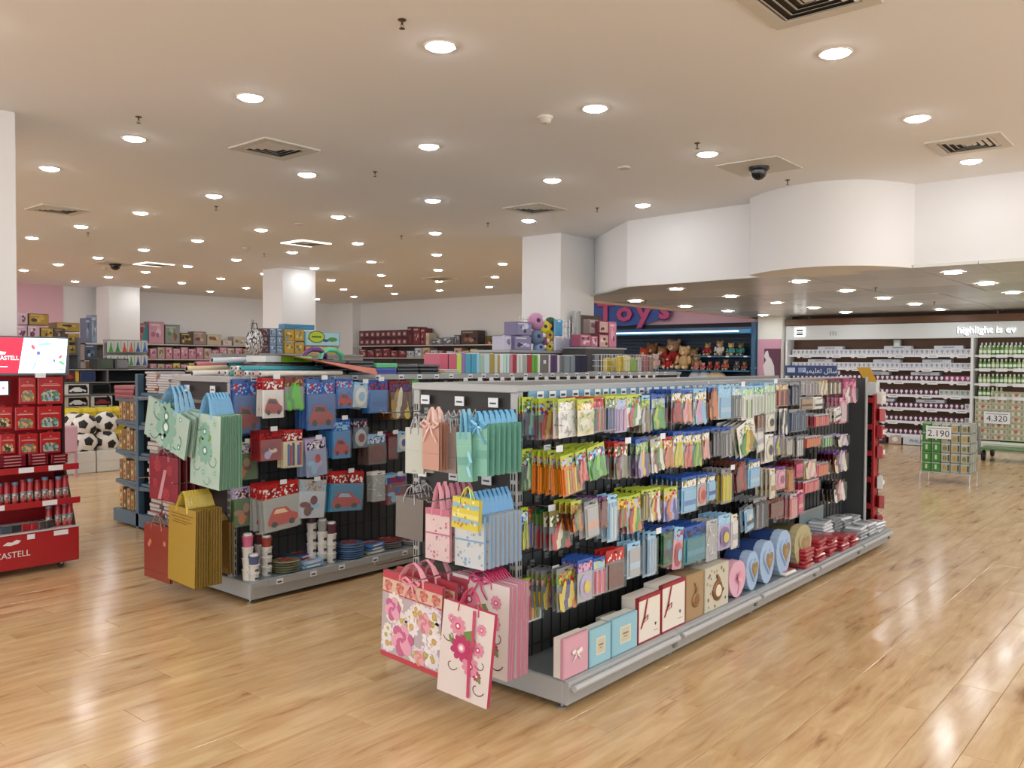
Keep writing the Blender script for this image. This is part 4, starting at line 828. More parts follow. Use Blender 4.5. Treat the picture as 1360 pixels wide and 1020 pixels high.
# ================================================================ GIFT BOXES on the front base
def giftbox(px0, px1, pt, pb, Y, dep, face, lid, sidec, label, deco=None, rz=0.):
    A = ony(px0, pb, Y); Bp = ony(px1, pb, Y); T = ony(px0, pt, Y); w = Bp.x-A.x; z0 = .141; h = max(.05, T.z-z0)
    e = empty('gift_box', (A.x+w/2, Y, z0), rz); q = mat(face, .45); s_ = mat(sidec, .5)
    # stood on its side: lid towards the aisle (-y), tray behind
    MB().b2((-w/2+.002, .012, .002), (w/2-.002, dep, h-.002), s_, .002).build('box_tray', e)
    l = MB().b2((-w/2, 0, 0), (w/2, .018, h), mat(lid, .45), .002).build('lid', e)
    MB().decal(rectp(-w*.46, h*.04, w*.46, h*.96), q, -.0008).build('lid_face', e)
    if deco: deco(e, w, h)
    return tag(e, label, 'gift box', 'gift boxes on the front gondola base')
def d_bow(c):
    def f(e, w, h):
        m = MB(); k = mat(c, .4)
        for s in (-1, 1): m.strap([(0, -.006, h*.55), (s*w*.13, -.016, h*.66), (s*w*.2, -.01, h*.6), (0, -.006, h*.55)], .012, .0015, k, (0, .6, .8)); m.strap([(0, -.006, h*.55), (s*w*.1, -.01, h*.44), (s*w*.16, -.004, h*.36)], .009, .001, k, (1, 0, 0))
        m.ball((0, -.01, h*.55), .007, k, 8, 5).build('bow', e)
    return f
def d_label(e, w, h):
    MB().decal(rectp(-w*.2, h*.26, w*.22, h*.72), mat('D8D2BC', .5), -.0016).decal(rectp(-w*.16, h*.3, w*.18, h*.68), mat('C8C0A4', .5), -.0019).build('paper_label', e)
    MB().decal(rectp(-w*.1, h*.5, w*.12, h*.54), mat('6E6A5A'), -.0023).decal(rectp(-w*.06, h*.42, w*.08, h*.45), mat('8A8674'), -.0023).build('label_print', e)
def d_redribbon(e, w, h):
    m = MB(); r = mat('A01E2C', .4)
    for a in (rectp(-w*.5, h*.93, w*.5, h), rectp(-w*.5, 0, w*.5, h*.035)): m.decal(a, r, -.0016)
    for x in (-.5,): m.decal(rectp(-w*.5, 0, -w*.465, h), r, -.0016)
    m.build('red_border', e)
    MB().strap([(-w*.38, -.003, h*.33), (-w*.26, -.006, h*.55), (-w*.12, -.004, h*.93)], .012, .0015, r, (1, 0, 0)).strap([(-w*.30, -.006, h*.5), (-w*.2, -.018, h*.62), (-w*.16, -.01, h*.5), (-w*.28, -.006, h*.46)], .01, .0012, r, (1, 0, 0)).build('ribbon', e)
    MB().decal([(w*.26, h*.27), (w*.22, h*.33), (w*.24, h*.36), (w*.26, h*.34), (w*.28, h*.36), (w*.30, h*.33)], mat('30181C'), -.0016).decal(rectp(w*.18, h*.17, w*.36, h*.185), mat('8A8478'), -.0016).build('heart_print', e)
def d_medal(c1, c2):
    def f(e, w, h):
        MB().lathe([(w*.20, -.002), (w*.2, -.008), (w*.15, -.011)], (0, 0, h*.42), mat(c1, .35, .3), 18, 'y').lathe([(w*.12, -.011), (w*.11, -.014)], (0, 0, h*.42), mat(c2, .4), 14, 'y').build('medallion', e)
        MB().strap([(0, -.006, h*.55), (w*.05, -.012, h*.66), (-w*.03, -.006, h*.8)], .02, .002, mat(c1, .4), (1, 0, 0)).build('bow', e)
    return f
def d_flor(e, w, h):
    m = MB(); R = random.Random(8)
    for k in range(24): m.decal(circ(R.uniform(-.44, .44)*w, R.uniform(.05, .95)*h, R.uniform(.02, .045)*w, n=6), mat(R.choice(['6E6248', '8A6E4E', '9AA07A', '5A503C'])), -.0012-.00003*k)
    m.build('printed_flowers', e); d_medal('8A5A34', 'E0D8C0')(e, w, h)
giftbox(781, 801, 843, 878, 2.30, .08, '98C8D8', '98C8D8', 'D4DCD6', 'small pale blue gift box behind the pink one')
giftbox(808, 832, 824, 850, 2.31, .08, '98C8D8', '98C8D8', 'D4DCD6', 'pale blue gift box behind the bigger blue one')
giftbox(748, 781, 850, 900, 2.215, .058, 'D49CAC', 'CC94A4', 'E2DCD8', 'upright pink gift box with a white bow', d_bow('E6DED4'))
giftbox(783, 811, 838, 888, 2.215, .06, '8CC0D0', '86BACC', 'D8DEDA', 'small sky blue gift box with a cream label', d_label)
giftbox(813, 846, 824, 874, 2.215, .07, '8CC0D0', '86BACC', 'D8DEDA', 'larger sky blue gift box with a cream label', d_label)
giftbox(847, 877, 796, 855, 2.215, .10, 'E2DCD0', 'A01E2C', 'DAD4CC', 'cream gift box with red rim and ribbon, shorter one', d_redribbon)
giftbox(878, 910, 779, 838, 2.215, .11, 'E2DCD0', 'A01E2C', 'DAD4CC', 'cream gift box with red rim and ribbon, taller one', d_redribbon)
giftbox(911, 934, 766, 823, 2.215, .12, 'A8885E', 'A08056', '8E7450', 'kraft brown gift box with a bronze medallion', d_medal('9A7048', '8A5E3A'))
giftbox(936, 967, 757, 813, 2.215, .10, 'C8C2AE', 'C4BEA8', 'B8B2A0', 'cream gift box printed with tiny flowers', d_flor)
for k, q in enumerate(((910, 925, 744, 752), (926, 942, 739, 747))):
    giftbox(*q, 2.42, .1, 'C4CCC0', 'B8C4BC', 'B8C4BC', 'pale mint patterned box lying behind the kraft one' if k == 0 else 'second pale mint patterned box lying behind')
def heart_outline(w, h, n=28):
    pts = []
    for i in range(n):
        t = 2*PI*i/n; x = 16*math.sin(t)**3; y = 13*math.cos(t)-5*math.cos(2*t)-2*math.cos(3*t)-math.cos(4*t); pts.append((x/32*w, (y+17)/29*h))
    return pts
def heartbox(px0, px1, pt, pb, lid, tray, inner, label, deep=.24, plain=False):
    Y = 2.23; A = ony(px0, pb, Y); Bp = ony(px1, pb, Y); T = ony((px0+px1)/2, pt, Y); w = (Bp.x-A.x)*1.0; h = T.z-.141; e = empty('heart_box', ((A.x+Bp.x)/2, Y, .141), 0)
    # rounded hat-box outline, slightly heart-like: wide at the top, narrow foot
    def ol(s, n=28): return [((math.sin(t)*(.5+.06*math.cos(t)))*w*s, h*(.5+.5*s*math.cos(t)*(1 if abs(math.sin(t)) > .18 or math.cos(t) < 0 else .97))) for t in [2*PI*i/n for i in range(n)]]
    o = [(x, max(.0, z)) for x, z in ol(.95)]; MB().prism(o[::-1], .05, deep, mat(tray, .45), 'y', True).build('box_tray', e)
    l = ol(1.0)
    if not plain: l = [(x*(1.0 if i % 2 else .965), h/2+(z-h/2)*(1.0 if i % 2 else .965)) for i, (x, z) in enumerate(ol(1.02, 40))]
    MB().prism([(x, max(0, z)) for x, z in l][::-1], 0, .055, mat(lid, .45), 'y', plain).build('lid', e)
    if plain:
        m = MB(); k = mat('E496AC', .35)
        for a in range(6): m.strap([(0, -.008, h*.55), (.035*math.cos(a*1.05), -.02, h*.55+.035*math.sin(a*1.05)), (.012*math.cos(a*1.05+.5), -.012, h*.55+.012*math.sin(a*1.05+.5))], .016, .0012, k, (math.sin(a*1.05), 0, -math.cos(a*1.05)))
        m.strap([(0, -.004, h*.55), (.02, -.004, h*.3), (.0, -.002, h*.1)], .01, .001, k, (1, 0, 0)); m.build('bow', e)
    else:
        ho = [(x+w*.04, z+h*.2) for x, z in heart_outline(w*.68, h*.60)]; MB().prism(ho[::-1], -.012, .0, mat(lid, .4), 'y').build('heart_frame', e)
        hi = [(x+w*.04, z+h*.27) for x, z in heart_outline(w*.50, h*.45)]; m = MB().prism(hi[::-1], -.014, -.011, mat(inner, .35, .2), 'y'); m.build('heart_panel', e)
        m = MB(); rose(m, w*.04, h*.52, w*.12, mat('B89A68'), mat('A88A5C'), -.0155); m.build('rose_relief', e)
    tag(e, label, 'gift box', 'heart boxes on the front gondola base')
heartbox(968, 990, 745, 795, 'DCA8BC', 'D09AB0', 'pink', 'pink round-shouldered gift box with a ribbon flower', .13, True)
heartbox(991, 1007, 732, 781, '9CB8D8', '2E4E94', '9A8058', 'smallest blue heart box with a gold heart panel', .16)
heartbox(1009, 1028, 718, 772, '9CB8D8', '2E4E94', '9A8058', 'middle blue heart box with a gold heart panel', .18)
heartbox(1031, 1050, 704, 760, '9CB8D8', '2A488C', '9A8058', 'tallest blue heart box with a gold heart panel', .2)
heartbox(1055, 1077, 697, 750, 'B0A67C', '5E5C36', 'A08A60', 'olive heart box with a cream scalloped lid', .2)
# stacked packets at the far part of the base: red napkin packs, then grey and white ones
def soft_pack(x, y, z, w, d, h, col, label, group, rz, prn=None):
    e = empty('napkin_pack', (x, y, z), rz); m = MB().box((0, 0, h/2), (w, d, h), mat(col, .25, coat=.5, noise=.3, ns=20), 0, min(.012, h*.4)); m.build('wrapped_napkins', e)
    MB().add([(-w*.4, -d*.4, h+.0006), (w*.4, -d*.4, h+.0006), (w*.4, d*.4, h+.0006), (-w*.4, d*.4, h+.0006)], [(0, 1, 2, 3)], prn or mat('D8CCC8', .3)).build('printed_label', e)
    tag(e, label, 'napkins', group)
R = random.Random(6); RP = printed(('B02A34', 'C84850', '8E1E2C', 'D8A0A0'), 14, .3); GP = printed(('D8DADC', 'A8B0B8', '6E7680', 'E8E8E8'), 12, .3)
for i, (x0, n) in enumerate(((5.12, 1), (5.42, 5), (5.66, 6), (5.9, 5), (6.14, 4), (6.36, 3))):
    for k in range(n): soft_pack(x0+.35+R.uniform(-.01, .01), 2.28+R.uniform(-.01, .01), .141+k*.026, .17, .19, .025, 'A82430' if n > 1 else 'C8C4C0', 'red napkin pack, %s up in the %s pile past the olive heart box' % (ORD[k], ORD[i]) if n > 1 else 'flat pale napkin pack with red print beside the heart boxes', 'red napkin packs on the base', R.uniform(-.15, .15), RP)
for i, (x0, n, y) in enumerate(((6.35, 4, 2.42), (6.6, 7, 2.42), (6.82, 6, 2.42), (7.04, 6, 2.42), (7.28, 5, 2.42), (6.98, 4, 2.27), (7.2, 4, 2.27), (7.42, 3, 2.27))):
    for k in range(n): soft_pack(x0+R.uniform(-.012, .012), y, .141+k*.026, .2, .14, .025, R.choice(['8E949C', 'C4C8CC', 'D0D4DA', '70757E']), 'silver grey napkin pack, %s up in the %s grey pile by the divider' % (ORD[k], ORD[i]), 'grey napkin packs on the base', R.uniform(-.12, .12), GP)
for i, (x, y) in enumerate(((5.55, 2.46), (5.8, 2.46))):
    for k in range(3): soft_pack(x, y, .141+k*.026, .2, .16, .025, 'A03A4C', 'dark pink napkin pack, %s up in the %s rear pile against the panel' % (ORD[k], ORD[i]), 'rear pink napkin packs', R.uniform(-.1, .1), RP)
e = empty('display_board', (6.6, 2.49, .142)); MB().box((0, 0, .13), (.5, .006, .26), mat('6E8288', .3, coat=.4)).build('panel', e); MB().box((0, .0, .26), (.5, .01, .008), STEEL).build('panel_edge', e); tag(e, 'plain grey board propped behind the grey napkin piles', 'board')
# loose hanging tickets / swing tag wire on front base
# ================================================================ CUPS AND PLATES on the second gondola base
CUPW = mat('DCDAD4', .45)
def cup_tower(px, pt, pb, Y, topc, label):
    A = ony(px, pb, Y); T = ony(px, pt, Y); h = T.z-.141; r = .036; n = max(3, int(h/.062)); hh = h/n
    for k in range(n):
        e = empty('cup_sleeve', (A.x, Y, .141+k*hh))
        MB().lathe([(r*.82, .0), (r*.98, hh*.86), (r*1.04, hh*.9), (r*1.04, hh*.96), (r*.9, hh*.99)], (0, 0, 0), CUPW if k < n-1 else mat(topc, .4, coat=.3), 18).build('cup_wall', e)
        if k < n-1: MB().b2((-.012, -r*1.0, hh*.2), (.012, -r*.88, hh*.4), INK).build('printed_label', e)
        else: MB().lathe([(r*.8, 0), (r*.8, .012), (r*.7, .014)], (0, 0, hh-.001), CUPW, 18).build('cup_base', e)
        tag(e, ('paper cups on top of the ' if k == n-1 else 'white cup sleeve, %s up in the ' % ORD[k])+label, 'paper cups', 'sleeves of paper cups')
for q in ((329, 711, 768, 4.78, 'D0608C', 'pink-topped tower near the gondola corner'), (345, 709, 752, 4.88, '6A2A38', 'dark red topped tower behind the corner ones'), (354, 713, 766, 4.79, 'A03C34', 'red-topped tower beside the pink one'),
          (337, 738, 774, 4.74, '4A5A8A', 'short blue-topped tower at the corner'), (414, 680, 740, 4.84, '4A2A44', 'tallest purple-topped tower'), (428, 691, 748, 4.80, '9AA0A0', 'grey-topped tower between two others'), (440, 695, 751, 4.77, '5A2A40', 'dark-topped tower beside the blue plates')): cup_tower(*q)
def plates(px, pb, Y, r, cols, label, base=.141, square=False):
    A = ony(px, pb, Y); st = .0155 if not square else .0245
    for k, c in enumerate(cols):
        e = empty('plate_pack' if not square else 'napkin_box', (A.x, Y, base+k*st), .1*k if square else 0)
        if square: MB().box((0, 0, .012), (r*1.9, r*1.6, .022), mat(c, .3, coat=.4), 0, .004).build('carton', e)
        else: MB().lathe([(r*.7, 0), (r*.72, .003), (r, .010), (r*1.01, .012), (r*.72, .0145)], (0, 0, 0), mat(c, .35, coat=.4), 26).build('plate_rim', e)
        if square: MB().box((0, -r*.8, .012), (r*1.2, .002, .01), mat('D8DCE0', .4)).build('printed_label', e)
        if k == len(cols)-1: MB().add([(r*.62*math.cos(a), r*.62*math.sin(a), .0155 if not square else .0235) for a in [2*PI*i/16 for i in range(16)]], [tuple(range(16))], printed((cols[-1], 'red', 'tan', 'cream'), 30, .3)).build('printed_centre', e)
        tag(e, '%s of the %s' % ('top one' if k == len(cols)-1 else ORD[k]+' up', label), 'paper plates' if not square else 'boxed party pack', 'plates and boxes on the second gondola base')
plates(379, 762, 4.80, .10, ['6E7050', '6E7050', '7A7C5C', '6E7050', '8A8468'], 'stack of olive green rimmed plates with a red centre')
plates(408, 757, 4.80, .09, ['7AA6D0', '8CB8DC'], 'pale blue flat packs between the cup towers', square=True)
plates(398, 742, 4.90, .10, ['2E62A8', '3A6CB4', '2E62A8'], 'bright blue flat packs against the panel', square=True)
plates(464, 745, 4.80, .105, ['4A6A9C', '56789C', '4A6A9C', '5C84B4', '4A6A9C', '7A8EA8', '4A6A9C'], 'tall stack of blue plates next to the cup towers')
plates(478, 724, 4.93, .11, ['46587A', '3E5E94', '5A6A80'], 'dark blue tray plates at the back')
plates(492, 738, 4.80, .085, ['B8B088', '3A72B8', '4682C4'], 'boxed blue and cream plate pack', square=True)
plates(515, 728, 4.85, .105, ['8A8078', '6E6A70', '9C8A84', '7A3038'], 'plates with a dark red picture by the taupe box')
plates(518, 715, 4.97-.02, .10, ['8E2E30', '742026', '8E2E30'], 'dark red plates at the back by the taupe box')
plates(547, 722, 4.80, .09, ['8A8C90', 'A0A4A8'], 'grey plates at the shelf edge behind the hanging bags')
# ================================================================ ON TOP OF THE SECOND GONDOLA
TZ = 1.444
def flat_pack(px0, px1, Y, z0, h, dep, col, label, group=None, rz=0., rnd=.006, name='folder', cat='folder', edge=None, metal=0):
    A = ony(px0, 480, Y); Bp = ony(px1, 480, Y); w = Bp.x-A.x; e = empty(name, ((A.x+Bp.x)/2, Y+dep/2, z0), rz)
    MB().box((0, 0, h/2), (w, dep, h), mat(col, .25, metal, coat=.4, noise=.25, ns=14), 0, min(rnd, h*.45)).build('body', e)
    MB().box((0, -dep/2-.001, h/2), (w*.9, .002, h*.35), mat(edge or 'C4C8CC', .4)).build('edge_label', e)
    return tag(e, label, cat, group)
for i, (a, b, n, cols) in enumerate(((420, 462, 4, ('1A1B20', '2A2C34', '16171B', '3A4248')), (463, 498, 4, ('1C242A', '242C30', '303A3E', '1C1E22')), (529, 556, 3, ('2A3236', '22282C', '3C4448')), (557, 584, 3, ('141416', '26201E', '121214')))):
    for k in range(n): flat_pack(a+random.uniform(-1, 1), b+random.uniform(-1, 1), 5.05, TZ+k*.028, .027, .3, cols[k % len(cols)], 'black document case, %s up in the %s dark pile on the second gondola' % (ORD[k], ORD[i]), 'black document cases', random.uniform(-.05, .05), .008, 'document_case', 'document case', '5A6068')
flat_pack(500, 527, 5.03, TZ, .055, .3, '2440A0', 'royal blue plastic case under the green one', None, 0, .004, 'document_case', 'document case', '2440A0')
flat_pack(500, 528, 5.03, TZ+.056, .035, .3, '58C07A', 'light green plastic case on the blue one', None, .02, .004, 'document_case', 'document case', '58C07A')
for k in range(3): flat_pack(586+k*2, 610, 5.02, TZ+k*.014, .013, .2, ('A8B870', 'C8A8A0', 'D8D8C8')[k], '%s patterned folder lying before the binders' % ('green', 'pinkish', 'pale')[k], None, .1*k, .003, 'paper_folder', 'folder')
flat_pack(360, 405, 5.02, TZ+.0, .03, .3, '1A1C20', 'black case under the coral folder', None, 0, .006, 'document_case', 'document case', '303438')
def coral():
    e = empty('coral_folder', (3.72, 4.9, TZ+.07)); c = mat('D0705A', .5)
    m = MB(); m.add([(-.30, 0, .07), (.42, -.05, -.015), (.46, .28, .0), (-.22, .34, .085)], [(0, 1, 2, 3)], c); m.add([(-.30, 0, .067), (.42, -.05, -.018), (.46, .28, -.003), (-.22, .34, .082)], [(3, 2, 1, 0)], c)
    m.build('back_cover', e)
    MB().add([(-.30, 0, .067), (-.16, -.10, .04), (.36, -.15, -.07), (.42, -.05, -.018)], [(0, 1, 2, 3), (3, 2, 1, 0)], mat('C0644E', .5)).build('folded_flap', e)
    MB().box((.08, .1, .045), (.1, .05, .006), mat('3A2420')).build('slot_cut', e)
    tag(e, 'coral folder draped over the second gondola top edge', 'folder')
coral()
def bagw():
    A = ony(348, 480, 5.1); Bp = ony(418, 478, 5.1); w = Bp.x-A.x; e = empty('racket_case', ((A.x+Bp.x)/2, 5.2, TZ+.095)); mb = MB(); n = 10; vs = []
    o = [(-.5, .0), (-.44, .35), (-.3, .46), (.4, .5), (.5, .2), (.5, -.2), (.4, -.42), (-.4, -.4)]
    mb.prism([(x*w, y*.3) for x, y in o], 0, .042, mat('8CC428', .3, coat=.3), 'z'); mb.build('body', e); MB().prism([(x*w*.34-w*.33, y*.305) for x, y in o], .001, .044, mat('C8CCCC', .35), 'z').build('white_end', e)
    MB().box((w*.12, -.146, .022), (w*.2, .006, .02), mat('5A8A1C')).build('printed_mark', e)
    tag(e, 'lime green and white padded case lying on dark cases', 'case')
flat_pack(352, 415, 5.06, TZ+.031, .063, .28, '22252A', 'thick dark case below the lime one', None, 0, .01, 'document_case', 'document case', '404448'); bagw()
flat_pack(408, 462, 5.3, TZ+.03, .05, .25, 'C0B0A0', 'cream and black folded case behind the dark pile', None, .05, .012, 'folded_case', 'case', '1A1618')
def visor(px, c, label):
    A = ony(px, 464, 5.45); e = empty('headband', (A.x, 5.45, TZ+.115)); MB().tube([(-.11, 0, 0), (-.09, 0, .05), (-.03, 0, .08), (.04, 0, .078), (.10, 0, .04), (.12, .03, 0)], .02, mat(c, .3, coat=.4), 8).build('curved_band', e)
    MB().box((0, 0, -.065), (.26, .1, .10), mat('24262A', .4), 0, .01).build('card_tray', e); tag(e, label, 'headband')
visor(418, '5A1E6E', 'purple curved headband on the second gondola top'); visor(440, '58C498', 'mint green curved headband beside the purple one')
# wrapping paper rolls, open ends towards the camera
ROLLC = ['C8B0B8', 'E0DCD4', '3A9AA8', 'D8B890', 'D08A98', 'E4E0D8', 'B8C4D0', 'C8A0A8', 'D8D0C4', 'C4B4A8', 'E0E0E0', '2E98A8']
pos = [(4.95+.055*i, 0) for i in range(9)]+[(5.13+.055*i, 1) for i in range(3)]
for i, (y, l) in enumerate(pos):
    y = onx(291+6.7*i, 492, 3.12).y if l == 0 else onx(306+7*(i-9), 486, 3.12).y; z = TZ+.019+l*.033; e = empty('wrapping_roll', (3.12+random.uniform(-.01, .01), y, z)); r = .018
    m = MB().lathe([(r*.72, .0), (r, .0), (r, .66), (r*.72, .66), (r*.72, .6)], (0, 0, 0), mat(ROLLC[i], .35, coat=.3), 14, 'x'); m.f = m.f[:-2]; m.mi = m.mi[:-2]; m.sm = m.sm[:-2]; m.build('paper_wrap', e)
    m = MB().lathe([(r*.55, .001), (r*.74, .001), (r*.74, .6), (r*.55, .6)], (0, 0, 0), mat('D8D4CC', .6), 14, 'x'); m.f = m.f[:-2]; m.mi = m.mi[:-2]; m.sm = m.sm[:-2]; m.lathe([(r*.5, .06), (r*.54, .061)], (0, 0, 0), SLOT, 12, 'x'); m.build('card_core', e)
    tag(e, 'wrapping roll, %s from the post in the %s layer of roll ends' % (ORD[8-i] if l == 0 else ORD[11-i], 'lower' if l == 0 else 'upper'), 'wrapping paper', 'wrapping rolls on the second gondola')
for i, (a, b, z, c, t) in enumerate(((255, 335, .075, 'C86A78', 'pink'), (240, 300, .045, 'D8C8A0', 'cream'), (292, 342, .08, '2E98A8', 'teal'), (268, 330, .105, 'C8D4DC', 'pale blue'), (236, 285, .015, 'E0DCD4', 'white'))):
    A = ony(a, 480, 5.60); Bp = ony(b, 480, 5.60); e = empty('wrapping_roll', (A.x if A.x > 3 else 3.0, 5.55-.03*i, TZ+z)); L = .7
    MB().lathe([(.02, 0), (.02, L), (.015, L)], (0, 0, 0), mat(c, .35, coat=.3), 12, 'x').build('paper_wrap', e); MB().lathe([(.012, -.001), (.015, -.001)], (0, 0, 0), SLOT, 12, 'x').build('card_core', e); e.rotation_euler = (0, -.02, .10-.05*i)
    tag(e, '%s wrapping roll lying behind the row of open roll ends' % t, 'wrapping paper')
# yellow rolls sticking out at the outer corner
for k in range(3):
    p = onx(228-0*k, 499+10*k, 3.05); e = empty('fabric_roll', (3.05, 5.7, TZ-.03-.06*k)); MB().lathe([(.03, 0), (.03, .5), (.012, .5)], (0, 0, 0), mat(('E0C83A', 'D8BE30', '8CB060')[k], .5), 14, 'x').lathe([(.012, -.001), (.014, -.001)], (0, 0, 0), SLOT, 10, 'x').build('rolled_paper', e)
    MB().lathe([(.034, .0), (.034, .01)], (0, 0, 0), mat('C8B840', .5), 14, 'x').build('end_cap', e); tag(e, ('topmost yellow roll at the outer corner of the second gondola', 'middle yellow roll at the outer corner of the second gondola', 'lowest green roll at the outer corner of the second gondola')[k], 'paper roll')
# binders and notebooks standing on the far half of the top
segs = [(20, 140, 'C83A5C'), (140, 175, 'B8D838'), (175, 200, '8A5AA8'), (200, 278, '2A96B8'), (278, 300, '8CC4DC'), (300, 330, '9AB8A0'), (330, 370, 'B4CCD8'), (370, 403, 'A88E22'), (403, 425, 'C4C8C8'), (425, 440, 'A89038'), (440, 465, 'D8DCDC'), (465, 507, 'B8DCD4'), (507, 530, 'C87888'), (530, 557, 'A81C30'), (557, 598, 'D0D4D0'), (598, 630, '9AA4A0'), (630, 663, 'B02430'), (663, 702, '5CB02C'), (702, 720, 'D8DCD0'), (720, 778, '6A6862'), (778, 792, 'D4C4C8'), (792, 838, '4A2C62'), (838, 856, 'C8C0C4'), (856, 890, '6E7070'), (890, 962, '7C8890'), (962, 1050, '141A3A')]
for i, (a, b, c) in enumerate(segs):
    A = ony(580+a/5.23, 480, 5.28); Bp = ony(580+b/5.23, 480, 5.28); w = Bp.x-A.x-.004; e = empty('ring_binder', ((A.x+Bp.x)/2, 5.28, TZ)); h = .178+random.uniform(-.006, .006)
    MB().box((0, .1, h/2), (w, .2, h), mat(c, .3, coat=.3), 0, .003).build('cover', e)
    MB().box((0, .1, h+.001), (w*.8, .19, .006), mat('D8D4CC', .7)).build('page_block', e)
    if w > .08: MB().box((0, -.002, h*.6), (w*.3, .003, h*.2), mat('D8D8D8', .4)).build('spine_label', e) if c in ('6A6862',) else MB().box((0, -.001, h*.5), (w*.04, .002, h*.96), mat('202020', .4)).build('spine_crease', e)
    tag(e, 'upright %s file, %s from the cases in the row on the second gondola' % ({'C83A5C': 'wide rose red', 'B8D838': 'lime green', '8A5AA8': 'violet', '2A96B8': 'turquoise blue', '141A3A': 'very dark navy', '5CB02C': 'leaf green'}.get(c, 'coloured' if i % 2 else 'slim'), ORD[i]), 'file', 'files standing on the second gondola')
# wire dividers and odds at the far end of the top
def wire_basket(x0, x1, y0, y1, z0, z1, label, par=None, step=.06, mt=None, name='wire_basket'):
    e = empty(name, (0, 0, 0)); mt = mt or mat('C0C4C6', .3, .8)
    for nm, P in (('wire_side', [((x0, y0), (x1, y0))]), ('wire_side', [((x0, y1), (x1, y1))]), ('wire_side', [((x0, y0), (x0, y1))]), ('wire_side', [((x1, y0), (x1, y1))])):
        m = MB()
        for (a, b) in P:
            L = math.hypot(b[0]-a[0], b[1]-a[1]); n = max(2, int(L/step))
            for k in range(n+1): x = a[0]+(b[0]-a[0])*k/n; y = a[1]+(b[1]-a[1])*k/n; m.b2((x-.002, y-.002, z0), (x+.002, y+.002, z1), mt)
            nz = max(2, int((z1-z0)/step))
            for k in range(nz+1):
                z = z0+(z1-z0)*k/nz; m.b2((min(a[0], b[0])-.002, min(a[1], b[1])-.002, z-.002), (max(a[0], b[0])+.002, max(a[1], b[1])+.002, z+.002), mt)
        m.build(nm, e)
    return tag(e, label, 'wire basket')
wire_basket(7.88, 8.72, 5.10, 5.5, TZ, 1.64, 'chrome wire basket at the far end of the second gondola top')
R = random.Random(12)
for i in range(12):
    x = 7.95+.13*(i % 6); y = 5.18+.16*(i//6); c = ('E0C030', 'D8C870', '8AC03C', 'C8C4BC', 'B05A64', '9A7A5A')[i % 6]; e = empty('small_packet', (x, y, TZ+.004)); h = .14+.06*R.random()
    MB().box((0, 0, h/2), (.10, .05, h), mat(c, .3, coat=.4), R.uniform(-.3, .3), .006).build('wrapper', e); MB().box((0, 0, h+.004), (.07, .01, .01), mat('C8C8C8', .4)).build('sealed_edge', e)
    tag(e, '%s small packet standing in the chrome wire basket, %s row' % (('bright yellow', 'pale yellow', 'green', 'off-white', 'rosy', 'brown')[i % 6], ('near', 'rear')[i//6]), 'packet')
# ================================================================ LIGHT BULB WALL
XF = 17.3
bw_ = empty('bulb_display', (0, 0, 0)); tag(bw_, 'long white lit wall display full of bulb boxes under a header with glowing letters', 'shop display')
WD = mat('6E4A30', .45, noise=.2, ns=8); WHT = mat('E6E8EA', .35); DPUR = mat('3A2430', .6)
MB().b2((17.54, .6, .2), (17.58, 7.05, 2.1), WD).build('back_board', bw_)
MB().b2((17.2, .6, 2.34), (17.4, 7.1, 2.47), WD, .006).build('wood_pelmet', bw_)
hd = MB().b2((17.22, .6, 2.04), (17.32, 7.1, 2.33), mat('BEC2C2', .4, em=.12), .006).build('header', bw_)  # weak emission paints in the light of the overhead lamps on the header
LET = mat('FFFFFF', .4, em=1.0)
A = onx(1272, 445, 17.2); Bq = onx(1359, 440, 17.2)
t = txt('highlight is ev', .17, LET, 'glowing_letters', hd, (17.205, 3.84, 2.125), (PI/2, 0, -PI/2), .008, 1.03, 'LEFT', .0)
txt('highlight is ev', .17, mat('70767C', .5), 'letter_shadow', hd, (17.216, 3.855, 2.112), (PI/2, 0, -PI/2), .002, 1.03, 'LEFT', .003)
q = onx(1062, 441, 17.2); MB().b2((17.21, q.y-.11, q.z-.09), (17.22, q.y+.11, q.z+.09), mat('FFFFFF', .4, em=2.)).b2((17.2, q.y-.07, q.z+.015), (17.21, q.y+.07, q.z+.06), mat('50545A')).b2((17.2, q.y-.07, q.z-.07), (17.21, q.y+.07, q.z-.025), mat('50545A')).b2((17.204, q.y-.07, q.z-.02), (17.21, q.y+.07, q.z+.01), mat('B0B4B8')).build('square_emblem', hd)
txt('m', .2, mat('B8BCC0', .5), 'emblem_letter', hd, (17.21, onx(1106, 446, 17.2).y+.0, 2.12), (PI/2, 0, -PI/2), .006)
for y in (7.06, 3.58, .62): MB().b2((17.18, y-.02, 0), (17.56, y+.02, 2.039), WHT).build('side_upright', bw_)
for px_ in (1075, 1325): p = onx(px_, 424, 17.25); MB().tube([(17.25, p.y, 2.34), (17.25, p.y, 2.53)], .003, CHROME).build('suspension_wire', bw_)
SH = [1.72, 1.46, 1.22, .955, .70, .445, .19]
PURB = [printed(('4E2244', '6A3A5E', '3E1A34'), 20), printed(('E0E2E8', 'C8CCD8', 'E8E8EE'), 16)]
bx = {}
for nm, body, ic in (('w', 'DADDE4', '9AA0B0'), ('p', '5A2A4C', 'E6E0E6'), ('m', 'A0407A', 'E8D8E4'), ('g', 'C4CCD0', '8CA080')):
    m = MB().b2((-.042, 0, 0), (.042, .07, .118), mat(body, .35), .002); a = m.mesh('carton'); m = MB().decal(circ(0, .075, .026, .03, 10), mat(ic, .4), -.001).decal(rectp(-.010, .03, .010, .05), mat(ic, .4), -.001).decal(rectp(-.042, .001, .042, .018), mat('E4E6EC' if nm != 'w' else 'B0B4C8', .4), -.0008); bx[nm] = (a, m.mesh('bulb_print'))
